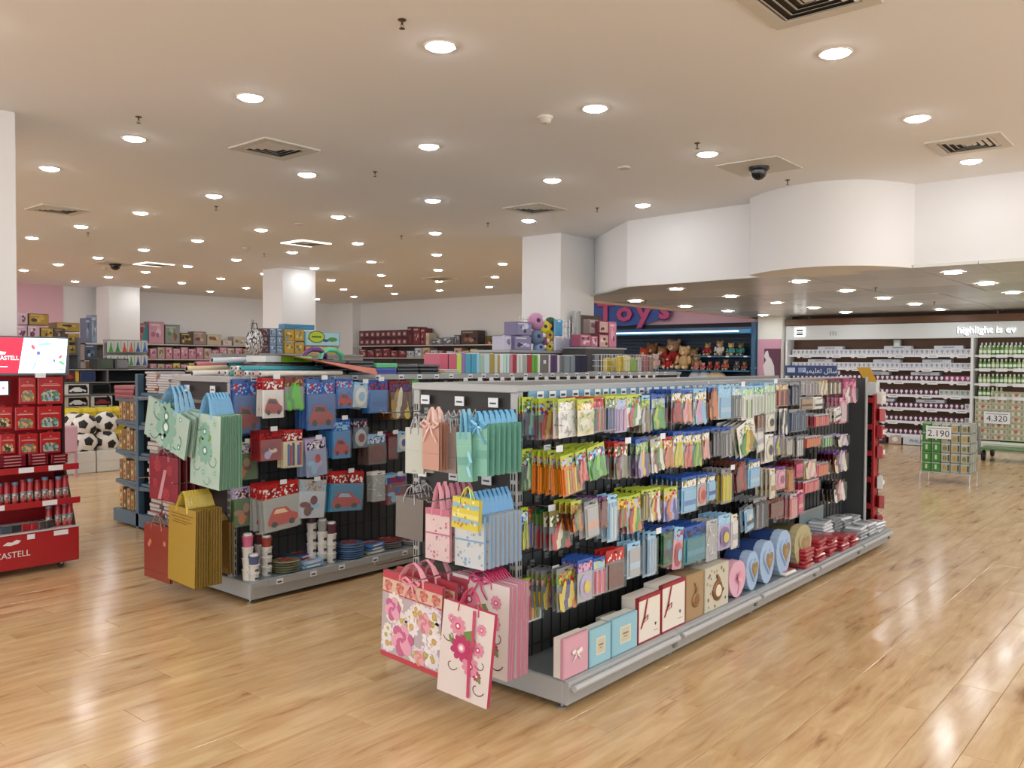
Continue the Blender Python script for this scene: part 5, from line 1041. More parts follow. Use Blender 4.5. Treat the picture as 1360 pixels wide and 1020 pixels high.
for si, z in enumerate(SH):
    sh = MB().b2((17.26, 3.6, z-.012), (17.54, 7.04, z), WHT).build('shelf', bw_)
    MB().b2((17.245, 3.6, z-.03), (17.26, 7.04, z+.012), mat('E4E6F0', .35)).build('ticket_rail', sh)
    y = 3.75+.1*(si % 2); k = 0
    while y < 6.9:
        MB().b2((17.236, y-.09, z-.05), (17.244, y+.09, z+.018), LBL).b2((17.2355, y-.06, z-.02), (17.236, y+.06, z-.01), mat('9098A4')).build('price_ticket', sh)
        MB().lathe([(.045, 0), (.045, .006)], (17.232, y+.17, z-.012), mat('E8E4E8', .4), 14, 'x').build('round_badge', sh); y += .5+.1*(k % 3); k += 1
    n = 38
    for k in range(n):
        kind = 'w' if si < 2 else ('p' if k > 0 else 'w')
        if si == 2 and k < 5: kind = 'm'
        if si == 3 and k < 6: kind = 'g'
        e = empty('bulb_box', (17.29, 3.66+.0885*k, z+.001), -PI/2); link('carton', bx[kind][0], e); link('bulb_print', bx[kind][1], e)
        e.location.x = 17.29
        tag(e, '%s light bulb carton on the %s shelf down of the lit wall' % ({'w': 'white', 'p': 'dark purple', 'm': 'magenta', 'g': 'pale green grey'}[kind], ORD[si]), 'bulb box', '%s cartons on the %s wall shelf' % ({'w': 'white', 'p': 'purple', 'm': 'magenta', 'g': 'pale'}[kind], ORD[si]))
    if si in (0, 1, 2, 4): # flat reserve cartons lying on the row
        for k in range(3):
            y = (4.0, 4.9, 6.2)[k]+.2*si % .5; e = empty('lamp_carton', (17.40, y, z+.121)); MB().box((0, 0, .03), (.2, .5, .06), mat('C8D0DC', .4), 0, .004).build('carton', e); MB().b2((-.102, -.1, .02), (-.1, .1, .04), mat('8A90A8', .4)).build('printed_label', e)
            tag(e, 'flat pale reserve carton lying on the %s shelf row, %s of three' % (ORD[si], ORD[k]), 'carton')
e = empty('lamp_carton', (17.4, onx(1192, 455, 17.4).y, 1.84)); MB().box((0, 0, .09), (.1, .12, .18), mat('B8C8C0', .4), 0, .004).build('carton', e); MB().b2((-.052, -.04, .05), (-.05, .04, .13), mat('E0E8E4', .4)).build('printed_label', e); tag(e, 'upright pale carton standing alone on the topmost shelf row', 'carton')
for nm, p0, p1, c, tc in (('PHILIPS', 1156, 1178, '4A2038', 'E8E0E8'), ('', 1180, 1198, 'C0A8A0', ''), ('PHILIPS', 1199, 1240, 'D0D8E0', '3A5878')):
    y0, y1 = onx(p0, 580, 17.25).y, onx(p1, 580, 17.25).y; b_ = MB().b2((17.235, y1+.01, .01), (17.25, y0-.01, .165), mat(c, .4)).build('base_panel', bw_)
    if nm: txt(nm, .09 if p0 > 1190 else .05, mat(tc, .4), 'lettering', b_, (17.232, (y0+y1)/2, .055), (PI/2, 0, -PI/2), .001, 1.0)
    else: MB().lathe([(.05, 0), (.05, .004)], (17.229, (y0+y1)/2, .1), mat('EDE6DA', .4), 12, 'x').build('bulb_picture', b_)
MB().b2((17.24, .62, .0), (17.26, onx(1240, 580, 17.25).y, .165), mat('D6DCE0', .4)).build('base_panel', bw_)
# bay of green bottles and boxed packs
btl = MB().lathe([(.028, 0), (.03, .02), (.03, .11), (.022, .135), (.012, .145)], (0, 0, 0), mat('9CC078', .3, coat=.4), 12).mesh('bottle_body'), MB().lathe([(.014, .145), (.016, .175), (.01, .18)], (0, 0, 0), mat('E8EEE8', .3), 10).mesh('cap'), MB().lathe([(.0305, .04), (.0305, .09)], (0, 0, 0), mat('E2EAD8', .4), 12).mesh('paper_label')
btd = MB().lathe([(.028, 0), (.03, .02), (.03, .11), (.022, .135), (.012, .145)], (0, 0, 0), mat('5A9A3C', .3, coat=.4), 12).mesh('bottle_body')
for si, z in enumerate((1.72, 1.47, 1.20, .96)):
    sh = MB().b2((17.26, .65, z-.012), (17.54, 3.55, z), WHT).build('shelf', bw_); MB().b2((17.245, .65, z-.03), (17.26, 3.55, z+.01), mat('D4DCD8', .35)).build('ticket_rail', sh)
    for k in range(3): MB().b2((17.236, 2.75+.27*k, z-.045), (17.244, 2.93+.27*k, z+.016), LBL).build('price_ticket', sh)
    for k in range(16):
        if si == 3 and 5 < k < 13: continue
        for r in range(2 if si == 0 else 1):
            e = empty('spray_bottle', (17.30+.09*r, 3.46-.068*k, z+.001)); link('bottle_body', (btl[0], btd)[(k//3+si) % 2], e); link('cap', btl[1], e); link('paper_label', btl[2], e)
            if r: e.scale = (1, 1, 1.3)
            tag(e, 'green white-capped bottle on the %s shelf of the green bay, %s' % (ORD[si], 'rear row' if r else 'front row'), 'bottle', 'green bottles, bay shelf %s %s' % (ORD[si], 'rear' if r else 'front'))
gp = (MB().b2((-.13, 0, 0), (.13, .2, .108), mat('C4BEA8', .4), .002).mesh('carton'), MB())
m = gp[1]
for k in range(5): m.decal(rectp(-.115+.046*k, .02, -.08+.046*k, .075), mat(('8A9A70', 'D8D4C4')[k % 2]), -.001)
m.decal(rectp(-.13, .082, .13, .1), mat('A8A48C'), -.001); gpm = m.mesh('bulb_print'); orm = MB().decal([(-.05, .06), (0, .035), (.05, .06), (0, .085)], mat('C85A2C', .4), -.0016).mesh('orange_badge')
for i in range(8):
    for j in range(6):
        z = .185+.11*i; y = 3.4-.265*j
        if i == 7 and not 1 <= j <= 2: continue
        e = empty('bulb_multipack', (17.27, y, z), -PI/2); link('carton', gp[0], e); link('bulb_print', gpm, e)
        if (i+j) % 2: link('orange_badge', orm, e)
        tag(e, 'tan bulb multipack%s, %s layer of the packs under the bottles' % (' with orange badge' if (i+j) % 2 else '', ORD[i]), 'bulb box', 'bulb multipacks, layer %s%s' % (ORD[i], ' badged' if (i+j) % 2 else ''))
b_ = MB().b2((17.2, .65, .02), (17.24, 3.1, .17), mat('4E9A3C', .4)).b2((17.198, 2.55, .03), (17.2, 3.4, .16), mat('DDE4DA', .4)).build('base_panel', bw_); txt('Energy', .12, mat('E8F0E4', .4), 'lettering', b_, (17.195, 2.9, .07), (PI/2, 0, -PI/2), .001) if False else txt('Energy', .11, mat('B8D8A8', .4), 'lettering', b_, (17.195, 2.45, .06), (PI/2, 0, -PI/2), .001)
def price_sign(pxc, pyc, X, w, h, s_, label, size):
    p = onx(pxc, pyc, X); e = empty('price_sign', (X, p.y, p.z), -PI/2); MB().b2((-w/2, 0, -h/2), (w/2, .004, h/2), mat('E8ECF0', .35), .001).build('card', e)
    MB().b2((-w*.42, -.001, h*.3), (w*.42, 0, h*.36), mat('8A90A0')).build('small_print', e); txt(s_, size, mat('2A3040', .5), 'numerals', e, (0, -.002, -size*.42), (PI/2, 0, 0), .001, 1.)
    if X > 15: MB().b2((-.003, .001, h/2), (.003, .003, h/2+.95), mat('B0B4B8')).build('hanger', e)
    return tag(e, label, 'price sign')
price_sign(1324, 555, 17.225, .42, .21, '4.320', 'white price sign hanging before the tan multipacks', .15)
# ================================================================ WHITE PILLAR POSTER, TEDDY SHELVES, TOYS SIGN
e = empty('pillar_poster', (0, 0, 0)); MB().b2((17.08, 7.14, 1.2), (17.095, 7.64, 2.06), mat('C890A8', .4), .002).build('poster_sheet', e)
MB().b2((17.077, 7.14, 1.2), (17.08, 7.5, 1.86), mat('5A2A44', .4)).build('dark_field', e)
m = MB()
m.v = []; m.add([(17.074, 7.5-.02-x, 1.2+z) for x, z in ((.0, .02), (.22, .02), (.2, .3), (.14, .44), (.09, .5), (.06, .62), (.01, .6), (-.02, .5), (.02, .42), (-.04, .3))], [tuple(range(10))], mat('D8D4DA', .4)); m.build('pale_figure_print', e)
txt('beauty', .06, mat('F0E8EC'), 'lettering', e, (17.076, 7.27, 1.9), (PI/2, 0, -PI/2), .001) if False else None
tag(e, 'pink poster with a pale figure on the white pillar', 'poster')
BLU = mat('2E6E9C', .4, .1); BLUD = mat('1E3A56', .5)
tf = empty('toy_shelves', (0, 0, 0)); tag(tf, 'blue wall shelving with a bright canopy, full of teddies', 'shop shelving')
MB().b2((17.0, 7.68, 0), (17.56, 7.76, 2.42), mat('2C5C80', .4)).build('side_panel', tf)
for k in range(26): MB().b2((17.5, 7.78, .3+.08*k), (17.53, 13.2, .37+.08*k), BLUD, .002).build('slat', tf)
MB().b2((17.53, 7.78, .1), (17.58, 13.2, 2.45), mat('0E1822', .6)).build('back_panel', tf)
p = onx(900, 441, 16.9); cz = p.z
MB().prism([(16.9, cz-.05), (16.9, cz+.03), (17.1, cz+.09), (17.55, cz+.09), (17.55, cz-.03), (16.95, cz-.06)][::-1], 7.76, 13.2, mat('3C8CC0', .3, .1), 'y').build('canopy', tf)
MB().b2((16.89, 8.0, cz-.02), (16.9, 13.2, cz+.01), mat('CFE8F8', .4, em=1.2)).build('canopy_light', tf)
ZS = [onx(960, 472.5, 16.95).z, onx(900, 491, 16.95).z, .95, .5]
MB().b2((16.98, 7.78, ZS[0]-.03), (17.5, 9.1, ZS[0]), BLU, .003).build('shelf', tf)
for z in ZS[1:]: MB().b2((16.95, 7.78, z-.03), (17.5, 13.2, z), BLU, .003).build('shelf', tf)
for k in range(3): p = onx((942, 966, 990)[k], 474, 16.97); MB().b2((16.965, p.y-.04, ZS[0]-.03), (16.975, p.y+.04, ZS[0]+.0), PRICE).build('price_ticket', tf)
def teddy(px, base, hpx, fur, shirt, label, X=17.15, z=None, muz=None, lean=0.):
    p = onx(px, base, X); t = onx(px, base-hpx, X); h = t.z-p.z; z = p.z if z is None else z; e = empty('teddy_bear', (X, p.y, z), -PI/2); e.rotation_euler = (0, lean, -PI/2)
    f = mat(fur, .9, noise=.6, ns=60, spec=.1); sh_ = mat(shirt, .8) if shirt else f; mz = mat(muz or 'E0C8A8', .9)
    m = MB(); m.ball((0, 0, h*.33), (h*.24, h*.2, h*.27), sh_, 12, 8); m.ball((0, -h*.02, h*.74), (h*.22, h*.2, h*.2), f, 12, 8)
    for s in (-1, 1):
        m.ball((s*h*.17, 0, h*.9), (h*.075, h*.04, h*.075), f, 8, 5); m.ball((s*h*.26, -h*.08, h*.42), (h*.08, h*.1, h*.17), sh_ if shirt else f, 8, 6); m.ball((s*h*.3, -h*.14, h*.3), (h*.07, h*.07, h*.07), f, 8, 5)
        m.ball((s*h*.15, -h*.2, h*.1), (h*.10, h*.2, h*.10), f, 8, 6)
    m.build('plush_body', e)
    m = MB(); m.ball((0, -h*.2, h*.68), (h*.09, h*.06, h*.07), mz, 8, 5)
    for s in (-1, 1): m.ball((s*h*.15, -h*.4, h*.1), (h*.06, h*.015, h*.07), mz, 8, 5)
    m.build('muzzle_and_soles', e); m = MB(); m.ball((0, -h*.26, h*.7), h*.025, mat('1A1210', .3), 6, 4)
    for s in (-1, 1): m.ball((s*h*.08, -h*.19, h*.78), h*.02, mat('1A1210', .2), 6, 4)
    m.build('eyes_and_nose', e); tag(e, label, 'soft toy')
z1, z0_ = ZS[1], ZS[0]
for a in ((823, 470, 12, '6E4A2C', None, 'small brown bear at the shop end behind the wire basket', 17.25, z1), (834, 470, 12, '7A5230', None, 'second small brown bear beside the basket', 17.25, z1), (845, 472, 15, '8A5A34', 'A03028', 'brown bear in rust red by the orange one', 17.3, z1),
          (856, 490, 30, 'B84428', 'C0462A', 'orange red plush bear in the crowd', 17.2, z1), (871, 490, 22, 'E4C8C4', 'E0BCB8', 'pale pink plush bear sitting in front', 17.06, z1), (866, 490, 36, '9A6A48', None, 'brown bear head showing behind the pink one', 17.38, z1),
          (880, 490, 32, 'A87850', 'B03028', 'brown bear with a red jumper behind', 17.36, z1), (895, 490, 42, 'B08A6C', 'A81C20', 'tallest brown bear in red', 17.32, z1), (888, 490, 20, 'A83028', 'B81C24', 'bright red plush sitting in front', 17.08, z1),
          (909, 490, 33, 'CDA878', None, 'large cream bear sitting upright', 17.1, z1), (926, 490, 22, 'C09A64', None, 'honey tan bear leaning beside the cream one', 17.2, z1), (921, 490, 30, 'B8905C', None, 'tan bear head behind the honey one', 17.4, z1),
          (940, 472, 18, 'C09058', 'A8202C', 'tan bear in a dark red shirt on the upper shelf', 17.25, z0_), (956, 472, 21, 'C8A070', 'DCD4C8', 'tan bear in a white shirt on the upper shelf', 17.25, z0_), (971, 472, 18, 'C8A464', '3C9AA0', 'golden bear in teal on the upper shelf', 17.2, z0_), (984, 472, 18, '8A7A48', '2E8A80', 'olive bear in green teal on the upper shelf', 17.3, z0_),
          (925, 490, 10, 'D88A98', 'D06A78', 'tiny pink bear on the lower shelf', 17.0, z1), (934, 490, 10, 'E0A0A8', 'C85060', 'tiny pale rose bear on the lower shelf', 17.05, z1), (943, 490, 12, 'B06048', 'A02830', 'little brown bear in red on the lower shelf', 17.1, z1), (953, 490, 12, 'B86A50', 'B03038', 'second little bear in red on the lower shelf', 17.1, z1),
          (964, 490, 15, 'C08A58', 'C05A48', 'small tan bear in coral on the lower shelf', 17.15, z1), (979, 490, 13, '8A7870', '6A5858', 'small grey brown bear on the lower shelf', 17.15, z1), (989, 490, 12, 'B07A50', 'A85040', 'small rusty bear next to the end panel', 17.15, z1), (1001, 490, 11, 'CFE0D8', '4AB8B0', 'little mint and white bear at the end panel', 17.08, z1)):
    teddy(*a)
for px, c, l in ((924, 'B8C4D4', 'pale blue round plush on the bottom visible shelf'), (936, 'C4CCD8', 'second pale blue plush on the bottom visible shelf'), (951, 'D8BE94', 'large cream cushion plush on the bottom visible shelf')):
    p = onx(px, 500, 17.1); e = empty('plush_cushion', (17.1, p.y, ZS[2])); h = onx(px, 492, 17.1).z-ZS[2]; m = MB().ball((0, 0, h*.5), (h*.3, h*.42 if 'cream' not in l else h*.6, h*.5), mat(c, .9), 14, 8); m.build('plush_body', e)
    MB().ball((-.25*h, 0, h*.6), (h*.06, h*.1, h*.06), mat('A88A60', .9), 8, 5).build('snout', e); tag(e, l, 'soft toy')
e = empty('toys_sign', (0, 0, 0)); X = 17.5
p0, p1 = onx(790, 420, X), onx(894, 425, X); yc, rw = (p0.y+p1.y)/2+.25, (p0.y-p1.y)/2+.25; m = MB()
pts = circ(0, 0, rw, .42, 32); m.prism([(yc+a, 2.86+b*1.0) for a, b in pts], X-.02, X+.0, mat('2450A8', .4), 'x'); m.build('blue_board', e)
for ch, px_, sz, zz in (('T', 806, .62, 2.60), ('o', 831, .66, 2.575), ('y', 857, .66, 2.56), ('s', 884, .62, 2.60)):
    p = onx(px_, 420, X); txt(ch, sz, mat('D0447C', .4), 'letter', e, (X-.05, p.y, zz), (PI/2, 0, -PI/2), .02, 1.25, 'CENTER', .02); txt(ch, sz, mat('5A2A7A', .5), 'letter_edge', e, (X-.028, p.y+.02, zz-.02), (PI/2, 0, -PI/2), .004, 1.25, 'CENTER', .035)
tag(e, 'blue oval sign with pink letters high on the pink wall', 'sign')
# ================================================================ RED RACK AND NOTICE BEYOND THE FRONT GONDOLA
rr = empty('red_rack', (0, 0, 0)); tag(rr, 'tall red display rack with black perforated back past the gondola divider', 'display rack'); RED = mat('A81E24', .35); BLK = mat('15161A', .5)
X0, X1, Y0, Y1 = 7.74, 7.86, 2.37, 3.15
MB().b2((X1-.02, Y0, .03), (X1, Y1, 1.27), BLK).build('back_panel', rr)
MB().b2((X0, Y0, .0), (X1, Y0+.025, 1.28), RED, .004).build('side_panel', rr); MB().b2((X0, Y1-.025, .0), (X1, Y1, 1.28), RED, .004).build('side_panel', rr)
for k in range(6): MB().b2((X0, Y0+.025, .03+.235*k), (X1-.02, Y1-.025, .075+.235*k), RED, .003).build('shelf', rr)
m = MB()
for i in range(12):
    for j in range(24): m.box((X1-.0215, Y0+.05+.055*i, .12+.045*j), (.002, .012, .012), mat('D8C8C0', .5))
m.build('perforation_pattern', rr)
MB().b2((X0+.03, Y0, 1.28), (X1, Y1, 1.39), mat('C8CACC', .4), .004).build('header_box', rr)
MB().add([(X0+.05, Y0+.0, 1.39), (X0+.05, Y0+.10, 1.39), (X0+.07, Y0+.19, 1.52), (X0+.07, Y0+.07, 1.52)], [(0, 1, 2, 3), (3, 2, 1, 0)], mat('E0B43A', .4)).build('yellow_card', rr)
for k, (z, c) in enumerate(((1.2, 'D8D0C8'), (.9, 'A82028'), (.72, 'B02830'), (.45, 'D0CCC8'), (.1, 'A82028'), (1.05, 'B83038'), (.28, 'A02020'))):
    e = empty('boxed_item', (X0+.08, Y0-.002, z)); MB().box((0, -.025, .05), (.11, .05, .11), mat(c, .35, coat=.3), .1*k, .005).build('carton', e); MB().b2((-.04, -.053, .03), (.04, -.051, .07), mat('E0DCD8')).build('printed_label', e); MB().tube([(0, -.03, .12), (0, .0, .14)], .003, CHROME).build('hook', e)
    tag(e, '%s small pack hanging outside the red rack, %s' % ({'D8D0C8': 'white', 'D0CCC8': 'white'}.get(c, 'red'), ('topmost', 'third from top', 'fourth from top', 'second white one low down', 'lowest', 'second from top', 'second from bottom')[k]), 'small pack')
p0, p1 = onx(1044, 492, 7.35), onx(1111, 492, 7.35); e = empty('notice_board', (0, 0, 0)); z0, z1_ = 1.442, onx(1078, 485.5, 7.35).z
MB().b2((7.33, p1.y, z0), (7.37, p0.y, z1_), mat('243A74', .35), .002).build('panel', e); yy = p1.y
txt('\ufe94\ufef4\ufee4\ufef4\ufee0\ufecc\ufe97 \ufede\ufe8b\ufe8e\ufeb3\ufeed', (z1_-z0)*.62, mat('E4EAF4', .4), 'lettering', e, (7.326, p1.y+.12, z0+.028), (PI/2, 0, -PI/2), .001, 1.)
MB().b2((7.326, p0.y-.09, z0+.03), (7.33, p0.y-.02, z1_-.02), mat('B8C4DC')).b2((7.326, p0.y-.19, z0+.03), (7.33, p0.y-.12, z1_-.02), mat('8A9CC8')).build('small_emblems', e)
tag(e, 'dark blue notice with white script standing on the front gondola far top', 'sign')
# ================================================================ BULB BIN AND TROLLEY
wire_basket(12.0, 12.42, 2.50, 3.09, .12, .80, 'chrome wire dump bin of green bulb boxes with a price sign', step=.12, mt=mat('B0B6B8', .3, .8), name='dump_bin')
bn = bpy.data.objects['dump_bin']
for x in (12.0, 12.42):
    for y in (2.50, 3.09): MB().tube([(x, y, 0), (x, y, .14)], .007, CHROME, 8).build('leg', bn)
MB().b2((12.0, 2.5, .135), (12.42, 3.09, .145), mat('C0C4C6', .3, .6)).build('floor_grid', bn)
for i in range(5):
    for j in range(5):
        for r in range(1):
            y = 3.07-.115*j; z = .147+.128*i; g = j < 2 and not (i > 3 and j == 1); e = empty('bulb_box', (12.02+.19*r, y-.05, z), -PI/2)
            MB().b2((-.053, 0, 0), (.053, .38, .122), mat('3E8E34' if g else 'B0B4A4', .35), .003).build('carton', e)
            if not r:
                if g: MB().decal(rectp(-.012, .03, .012, .09), mat('C8DCC0', .4), -.001).decal(rectp(-.05, .112, .05, .118), mat('D8E4D0'), -.001).build('printed_panel', e)
                else: MB().decal(circ(-.01, .055, .026, .032, 10), mat('C8A030' if (i*j) % 3 == 0 else '8A8240', .4), -.001).decal(rectp(.026, .02, .046, .1), mat('4A4E3C'), -.0012).decal(rectp(-.05, .1, .05, .115), mat('D0D6D0'), -.001).build('bulb_print', e)
            tag(e, ('green' if g else 'grey gold')+' bulb box in the wire bin, %s layer, %s' % (ORD[i], 'front' if not r else 'rear'), 'bulb box', 'dump bin %s boxes %s %s' % ('green' if g else 'grey', ORD[i], r))
price_sign(1246.5, 574.5, 11.985, .30, .16, '2.190', 'white price sign on the wire bin of bulbs', .12)
tr = empty('floor_trolley', (0, 0, 0)); tag(tr, 'low green trolley with black wheels near the wall of multipacks', 'trolley')
p = onz(1306, 612); q = onz(1318, 606)
for a in (p, q): MB().lathe([(.03, -.02), (.085, -.022), (.09, 0), (.085, .022), (.03, .02)], (a.x, a.y, .09), mat('16171A', .6), 18, 'y').lathe([(.02, -.03), (.02, .03)], (a.x, a.y, .09), CHROME, 10, 'y').build('wheel', tr)
MB().b2((p.x-.1, p.y-2.0, .19), (p.x+.5, p.y+.05, .215), mat('3E8A3C', .4), .004).build('deck', tr); MB().tube([(p.x, p.y+.06, .1), (p.x, p.y+.06, .55)], .02, mat('8A9094', .4, .5), 8).build('post', tr)
m = MB()
for k in range(4): m.tube([(p.x-.1, p.y, .22+.02*k), (p.x-.1, p.y-2, .18+.035*k)], .006, mat('9AA89A', .4, .4), 6)
m.build('side_wire', tr)
# ================================================================ BLUE SHELVING WITH TOWEL-LIKE STACKS
BS = mat('3E6278', .4, .1); bs = empty('blue_shelving', (0, 0, 0)); tag(bs, 'blue grey double-sided shelving seen from its open end', 'shop shelving')
MB().b2((3.66, 7.58, 0), (3.72, 7.64, 1.42), BS, .006).build('end_post', bs); MB().b2((3.72, 7.60, .1), (9.3, 7.62, 1.38), mat('1C2A34', .6)).build('back_panel', bs)
for x in (5.5, 7.4, 9.24): MB().b2((x, 7.58, 0), (x+.06, 7.64, 1.42), BS).build('post', bs)
SZ = [.14, .42, .70, .98, 1.25]
for i, z in enumerate(SZ):
    MB().b2((3.68, 6.95, z-.03), (9.3, 7.58, z), BS, .004).build('shelf', bs)
    MB().b2((3.68, 7.64, z-.03-(.06 if i == 4 else 0)), (9.3, 8.08, z-(.06 if i == 4 else 0)), BS, .004).build('shelf', bs)
    MB().prism([(6.95, z-.03), (7.58, z-.07), (7.58, z-.03)], 3.665, 3.675, BS, 'x').build('bracket', bs); MB().prism([(8.06, z-.03), (7.64, z-.07), (7.64, z-.03)][::-1], 3.665, 3.675, BS, 'x').build('bracket', bs)
MB().b2((3.665, 6.93, .02), (9.3, 6.96, .14), BS, .004).build('kick_panel', bs); MB().b2((3.665, 8.06, .02), (9.3, 8.10, .14), BS, .004).build('kick_panel', bs); MB().b2((3.66, 6.96, .02), (3.672, 8.06, .14), BS).build('base_end', bs)
R = random.Random(21); TW = ['C890A0', 'D8C8C4', 'B8A0A8', 'D0A890', 'C8BCC8', 'A88898', 'E0D8D0', 'C07888']
for i, z in enumerate(SZ[:4]):
    for b, y in enumerate((7.38, 7.10)):
        for k in range(6):
            if k*.036 > .22: continue
            e = empty('notebook', (3.86+R.uniform(-.02, .02), y+R.uniform(-.01, .01), z+.001+.037*k), R.uniform(-.05, .05)); MB().box((0, 0, .017), (.30, .21, .034), mat(R.choice(TW), .5), 0, .004).build('cover', e); MB().box((-.149, 0, .017), (.004, .2, .024), mat('DCD8D0', .7)).build('page_edge', e)
            tag(e, 'pastel notebook lying on the %s shelf up, %s up in the %s pile' % (ORD[i], ORD[k], ('post side', 'aisle side')[b]), 'notebook', 'pastel notebooks, blue shelving')
# thick stacks on top
TW2 = ['C8C4CC', 'B8B8C8', 'D8D4D8', 'A8A8B8', 'C0B8C0']
for b, (y, cs, n) in enumerate(((7.44, None, 9), (7.22, None, 8), (7.02, 'w', 7))):
    for k in range(n):
        c = R.choice(TW2) if not (b == 0 and k in (1, 2, 5, 7)) else R.choice(['C87840', 'D09058', 'B87048']); e = empty('magazine', (3.86+R.uniform(-.015, .015), y+R.uniform(-.012, .012), SZ[4]+.001+.0215*k), R.uniform(-.08, .08))
        MB().box((0, 0, .01), (.28, .20, .02), mat(c, .35, coat=.3), 0, .002).build('cover', e); MB().box((-.139, 0, .01), (.004, .19, .012), mat('E0DCD8', .7)).build('page_edge', e)
        tag(e, '%s magazine, %s up in the %s pile on the blue shelving top' % ('orange edged' if c[0] in 'BCD' and c in ('C87840', 'D09058', 'B87048') else 'pale grey', ORD[k], ORD[b]), 'magazine', 'magazines on the blue shelving top')
GOLD = ['8A6A2C', 'A0803C', 'B08A50', '7A5A2A', 'C09A60']
for i, z in enumerate(SZ[:4]):
    for k in range(5):
        e = empty('gold_box', (3.78, 7.71+.075*k, z+.001)); h = .2+R.uniform(-.02, .02); MB().b2((-.08, -.032, 0), (.2, .032, h), mat(GOLD[(k+i) % 5], .4, .2), .003).build('carton', e)
        m = MB()
        for q in range(4): m.b2((-.0815, -.012, .02+.045*q), (-.08, .012, .045+.045*q), mat(('D8C8A0', '5A3A20', 'B03038')[(k+q+i) % 3]))
        m.build('printed_pattern', e); tag(e, 'gold patterned narrow box, %s from the post on the %s shelf up' % (ORD[k], ORD[i]), 'box', 'gold boxes on the blue shelving')
for k in range(3):
    e = empty('red_box', (3.8, 7.86, SZ[4]-.06+.001+.04*k)); MB().box((0, 0, .019), (.28, .36, .037), mat('A83038', .35, coat=.3), .03*k, .003).build('lid', e); MB().box((0, 0, .012), (.284, .364, .008), mat('7A1C24', .4), .03*k).build('lid_edge', e); tag(e, 'flat red box, %s of three beside the blue end post' % ('lowest', 'middle', 'top')[k], 'box')
# ================================================================ FOOTBALLS ON WHITE PLINTHS, TOY CARS BEHIND
for k, (a, b) in enumerate(((88, 128), (129.5, 165))):
    pa, pb = ony(a, 620, 11.8), ony(b, 620, 11.8); e = empty('plinth', ((pa.x+pb.x)/2, 12.1, 0)); w = pb.x-pa.x; MB().box((0, 0, .15), (w, .6, .30), mat('DEDCD4', .5), 0, .012).build('cube', e); MB().box((0, -.301, .15), (w*.9, .003, .003), mat('B8B4AC')).build('panel_seam', e)
    tag(e, 'white cube plinth under the footballs, %s' % ('next to the red display', 'next to the blue shelving')[k], 'plinth')
def football(px, py, r, Y, label):
    p = ony(px, py, Y); e = empty('football', p); g = (1+5**.5)/2; ico = [V(v).normalized() for a in (-1, 1) for b in (-g, g) for v in ((0, a, b), (a, b, 0), (b, 0, a))]
    MB().ball((0, 0, 0), r, mat('E6E2DA', .5), 20, 12).build('white_ball', e); rot = Matrix.Rotation(.5+px*.05, 3, 'X') @ Matrix.Rotation(px*.03+py*.02, 3, 'Z')
    for c in ico:
        c = rot @ c
        if c.y > .45: continue
        a = c.orthogonal().normalized(); b = c.cross(a); n = 5; ctr = c*(r*1.02); pts = [ctr]+[(c+(a*math.cos(2*PI*i/n)+b*math.sin(2*PI*i/n))*.42).normalized()*r*1.02 for i in range(n)]
        mid = [((pts[0]+q)*.5).normalized()*r*1.03 for q in pts[1:]]
        m = MB().add([pts[0]]+mid+pts[1:], [(0, 1+i, 1+(i+1) % n) for i in range(n)]+[(1+i, 6+i, 6+(i+1) % n, 1+(i+1) % n) for i in range(n)], mat('18181A', .5)); m.build('black_patch', e)
    tag(e, label, 'football')
for a in ((112, 588, .17, 11.95, 'soft football, lower one next to the pink chair'), (140, 586, .17, 11.95, 'soft football, lower one next to the blue shelving'), (112, 565, .165, 11.98, 'soft football, upper one in the middle of the heap'), (140, 562, .165, 11.98, 'soft football, upper one next to the blue shelving'), (97, 563, .16, 12.2, 'soft football behind the upper middle one, by the red display')):
    px, py, r, Y, l = a; football(px, py, r, Y, l)
for k, px in enumerate((97, 119, 141, 158)):
    for l in range(3):
        p = ony(px, 545, 12.5); e = empty('yellow_cushion', (p.x, 12.6, .451+.161*l)); MB().box((0, 0, 0), (.235, .3, .16), mat('D8C020', .7), 0, .05).build('pad', e); MB().box((0, -.151, 0), (.2, .004, .006), mat('A89010')).build('seam', e)
        tag(e, 'yellow square cushion behind the footballs, %s pile from the red display, %s up' % (ORD[k], ORD[l]), 'cushion')
MB_ = empty('cushion_shelf', (0, 0, 0)); MB().b2((4.5, 12.42, .0), (5.9, 13.0, .36), mat('C8C4BC', .6)).build('carcass', MB_); MB().b2((4.5, 12.41, .34), (5.9, 12.42, .37), mat('A8A49C')).build('edge', MB_); tag(MB_, 'low pale bench behind the footballs under the yellow cushions', 'bench')
p = ony(92, 590, 11.6); e = empty('pink_chair', (p.x, 11.6, 0)); MB().box((0, 0, .5), (.2, .06, .36), mat('D8A8BC', .4), 0, .02).build('backrest', e); MB().box((0, .14, .33), (.2, .25, .04), mat('D8A8BC', .4), 0, .01).build('seat', e)
for sx in (-.08, .08):
    for sy in (0.0, .24): MB().b2((sx-.015, sy-.015, 0), (sx+.015, sy+.015, .33), mat('C898AC', .4)).build('leg', e)
tag(e, 'small pink plastic chair before the footballs', 'chair')
ts = empty('toy_rack', (0, 0, 0)); tag(ts, 'dark toy rack carrying model car boxes and yellow toy boxes', 'shop shelving')
MB().b2((4.4, 13.75, 0), (7.3, 13.8, 1.41), mat('2A2A2E', .6)).build('back_panel', ts)
for z in (.62, .83, 1.02, 1.21, 1.40): MB().b2((4.4, 13.1, z-.015), (7.3, 13.75, z), mat('8A8A8C', .4, .3), .002).build('shelf', ts)
for x in (4.4, 5.85, 7.27): MB().b2((x, 13.12, 0), (x+.03, 13.75, 1.42), mat('6A6A6E', .4, .3)).build('side_frame', ts)
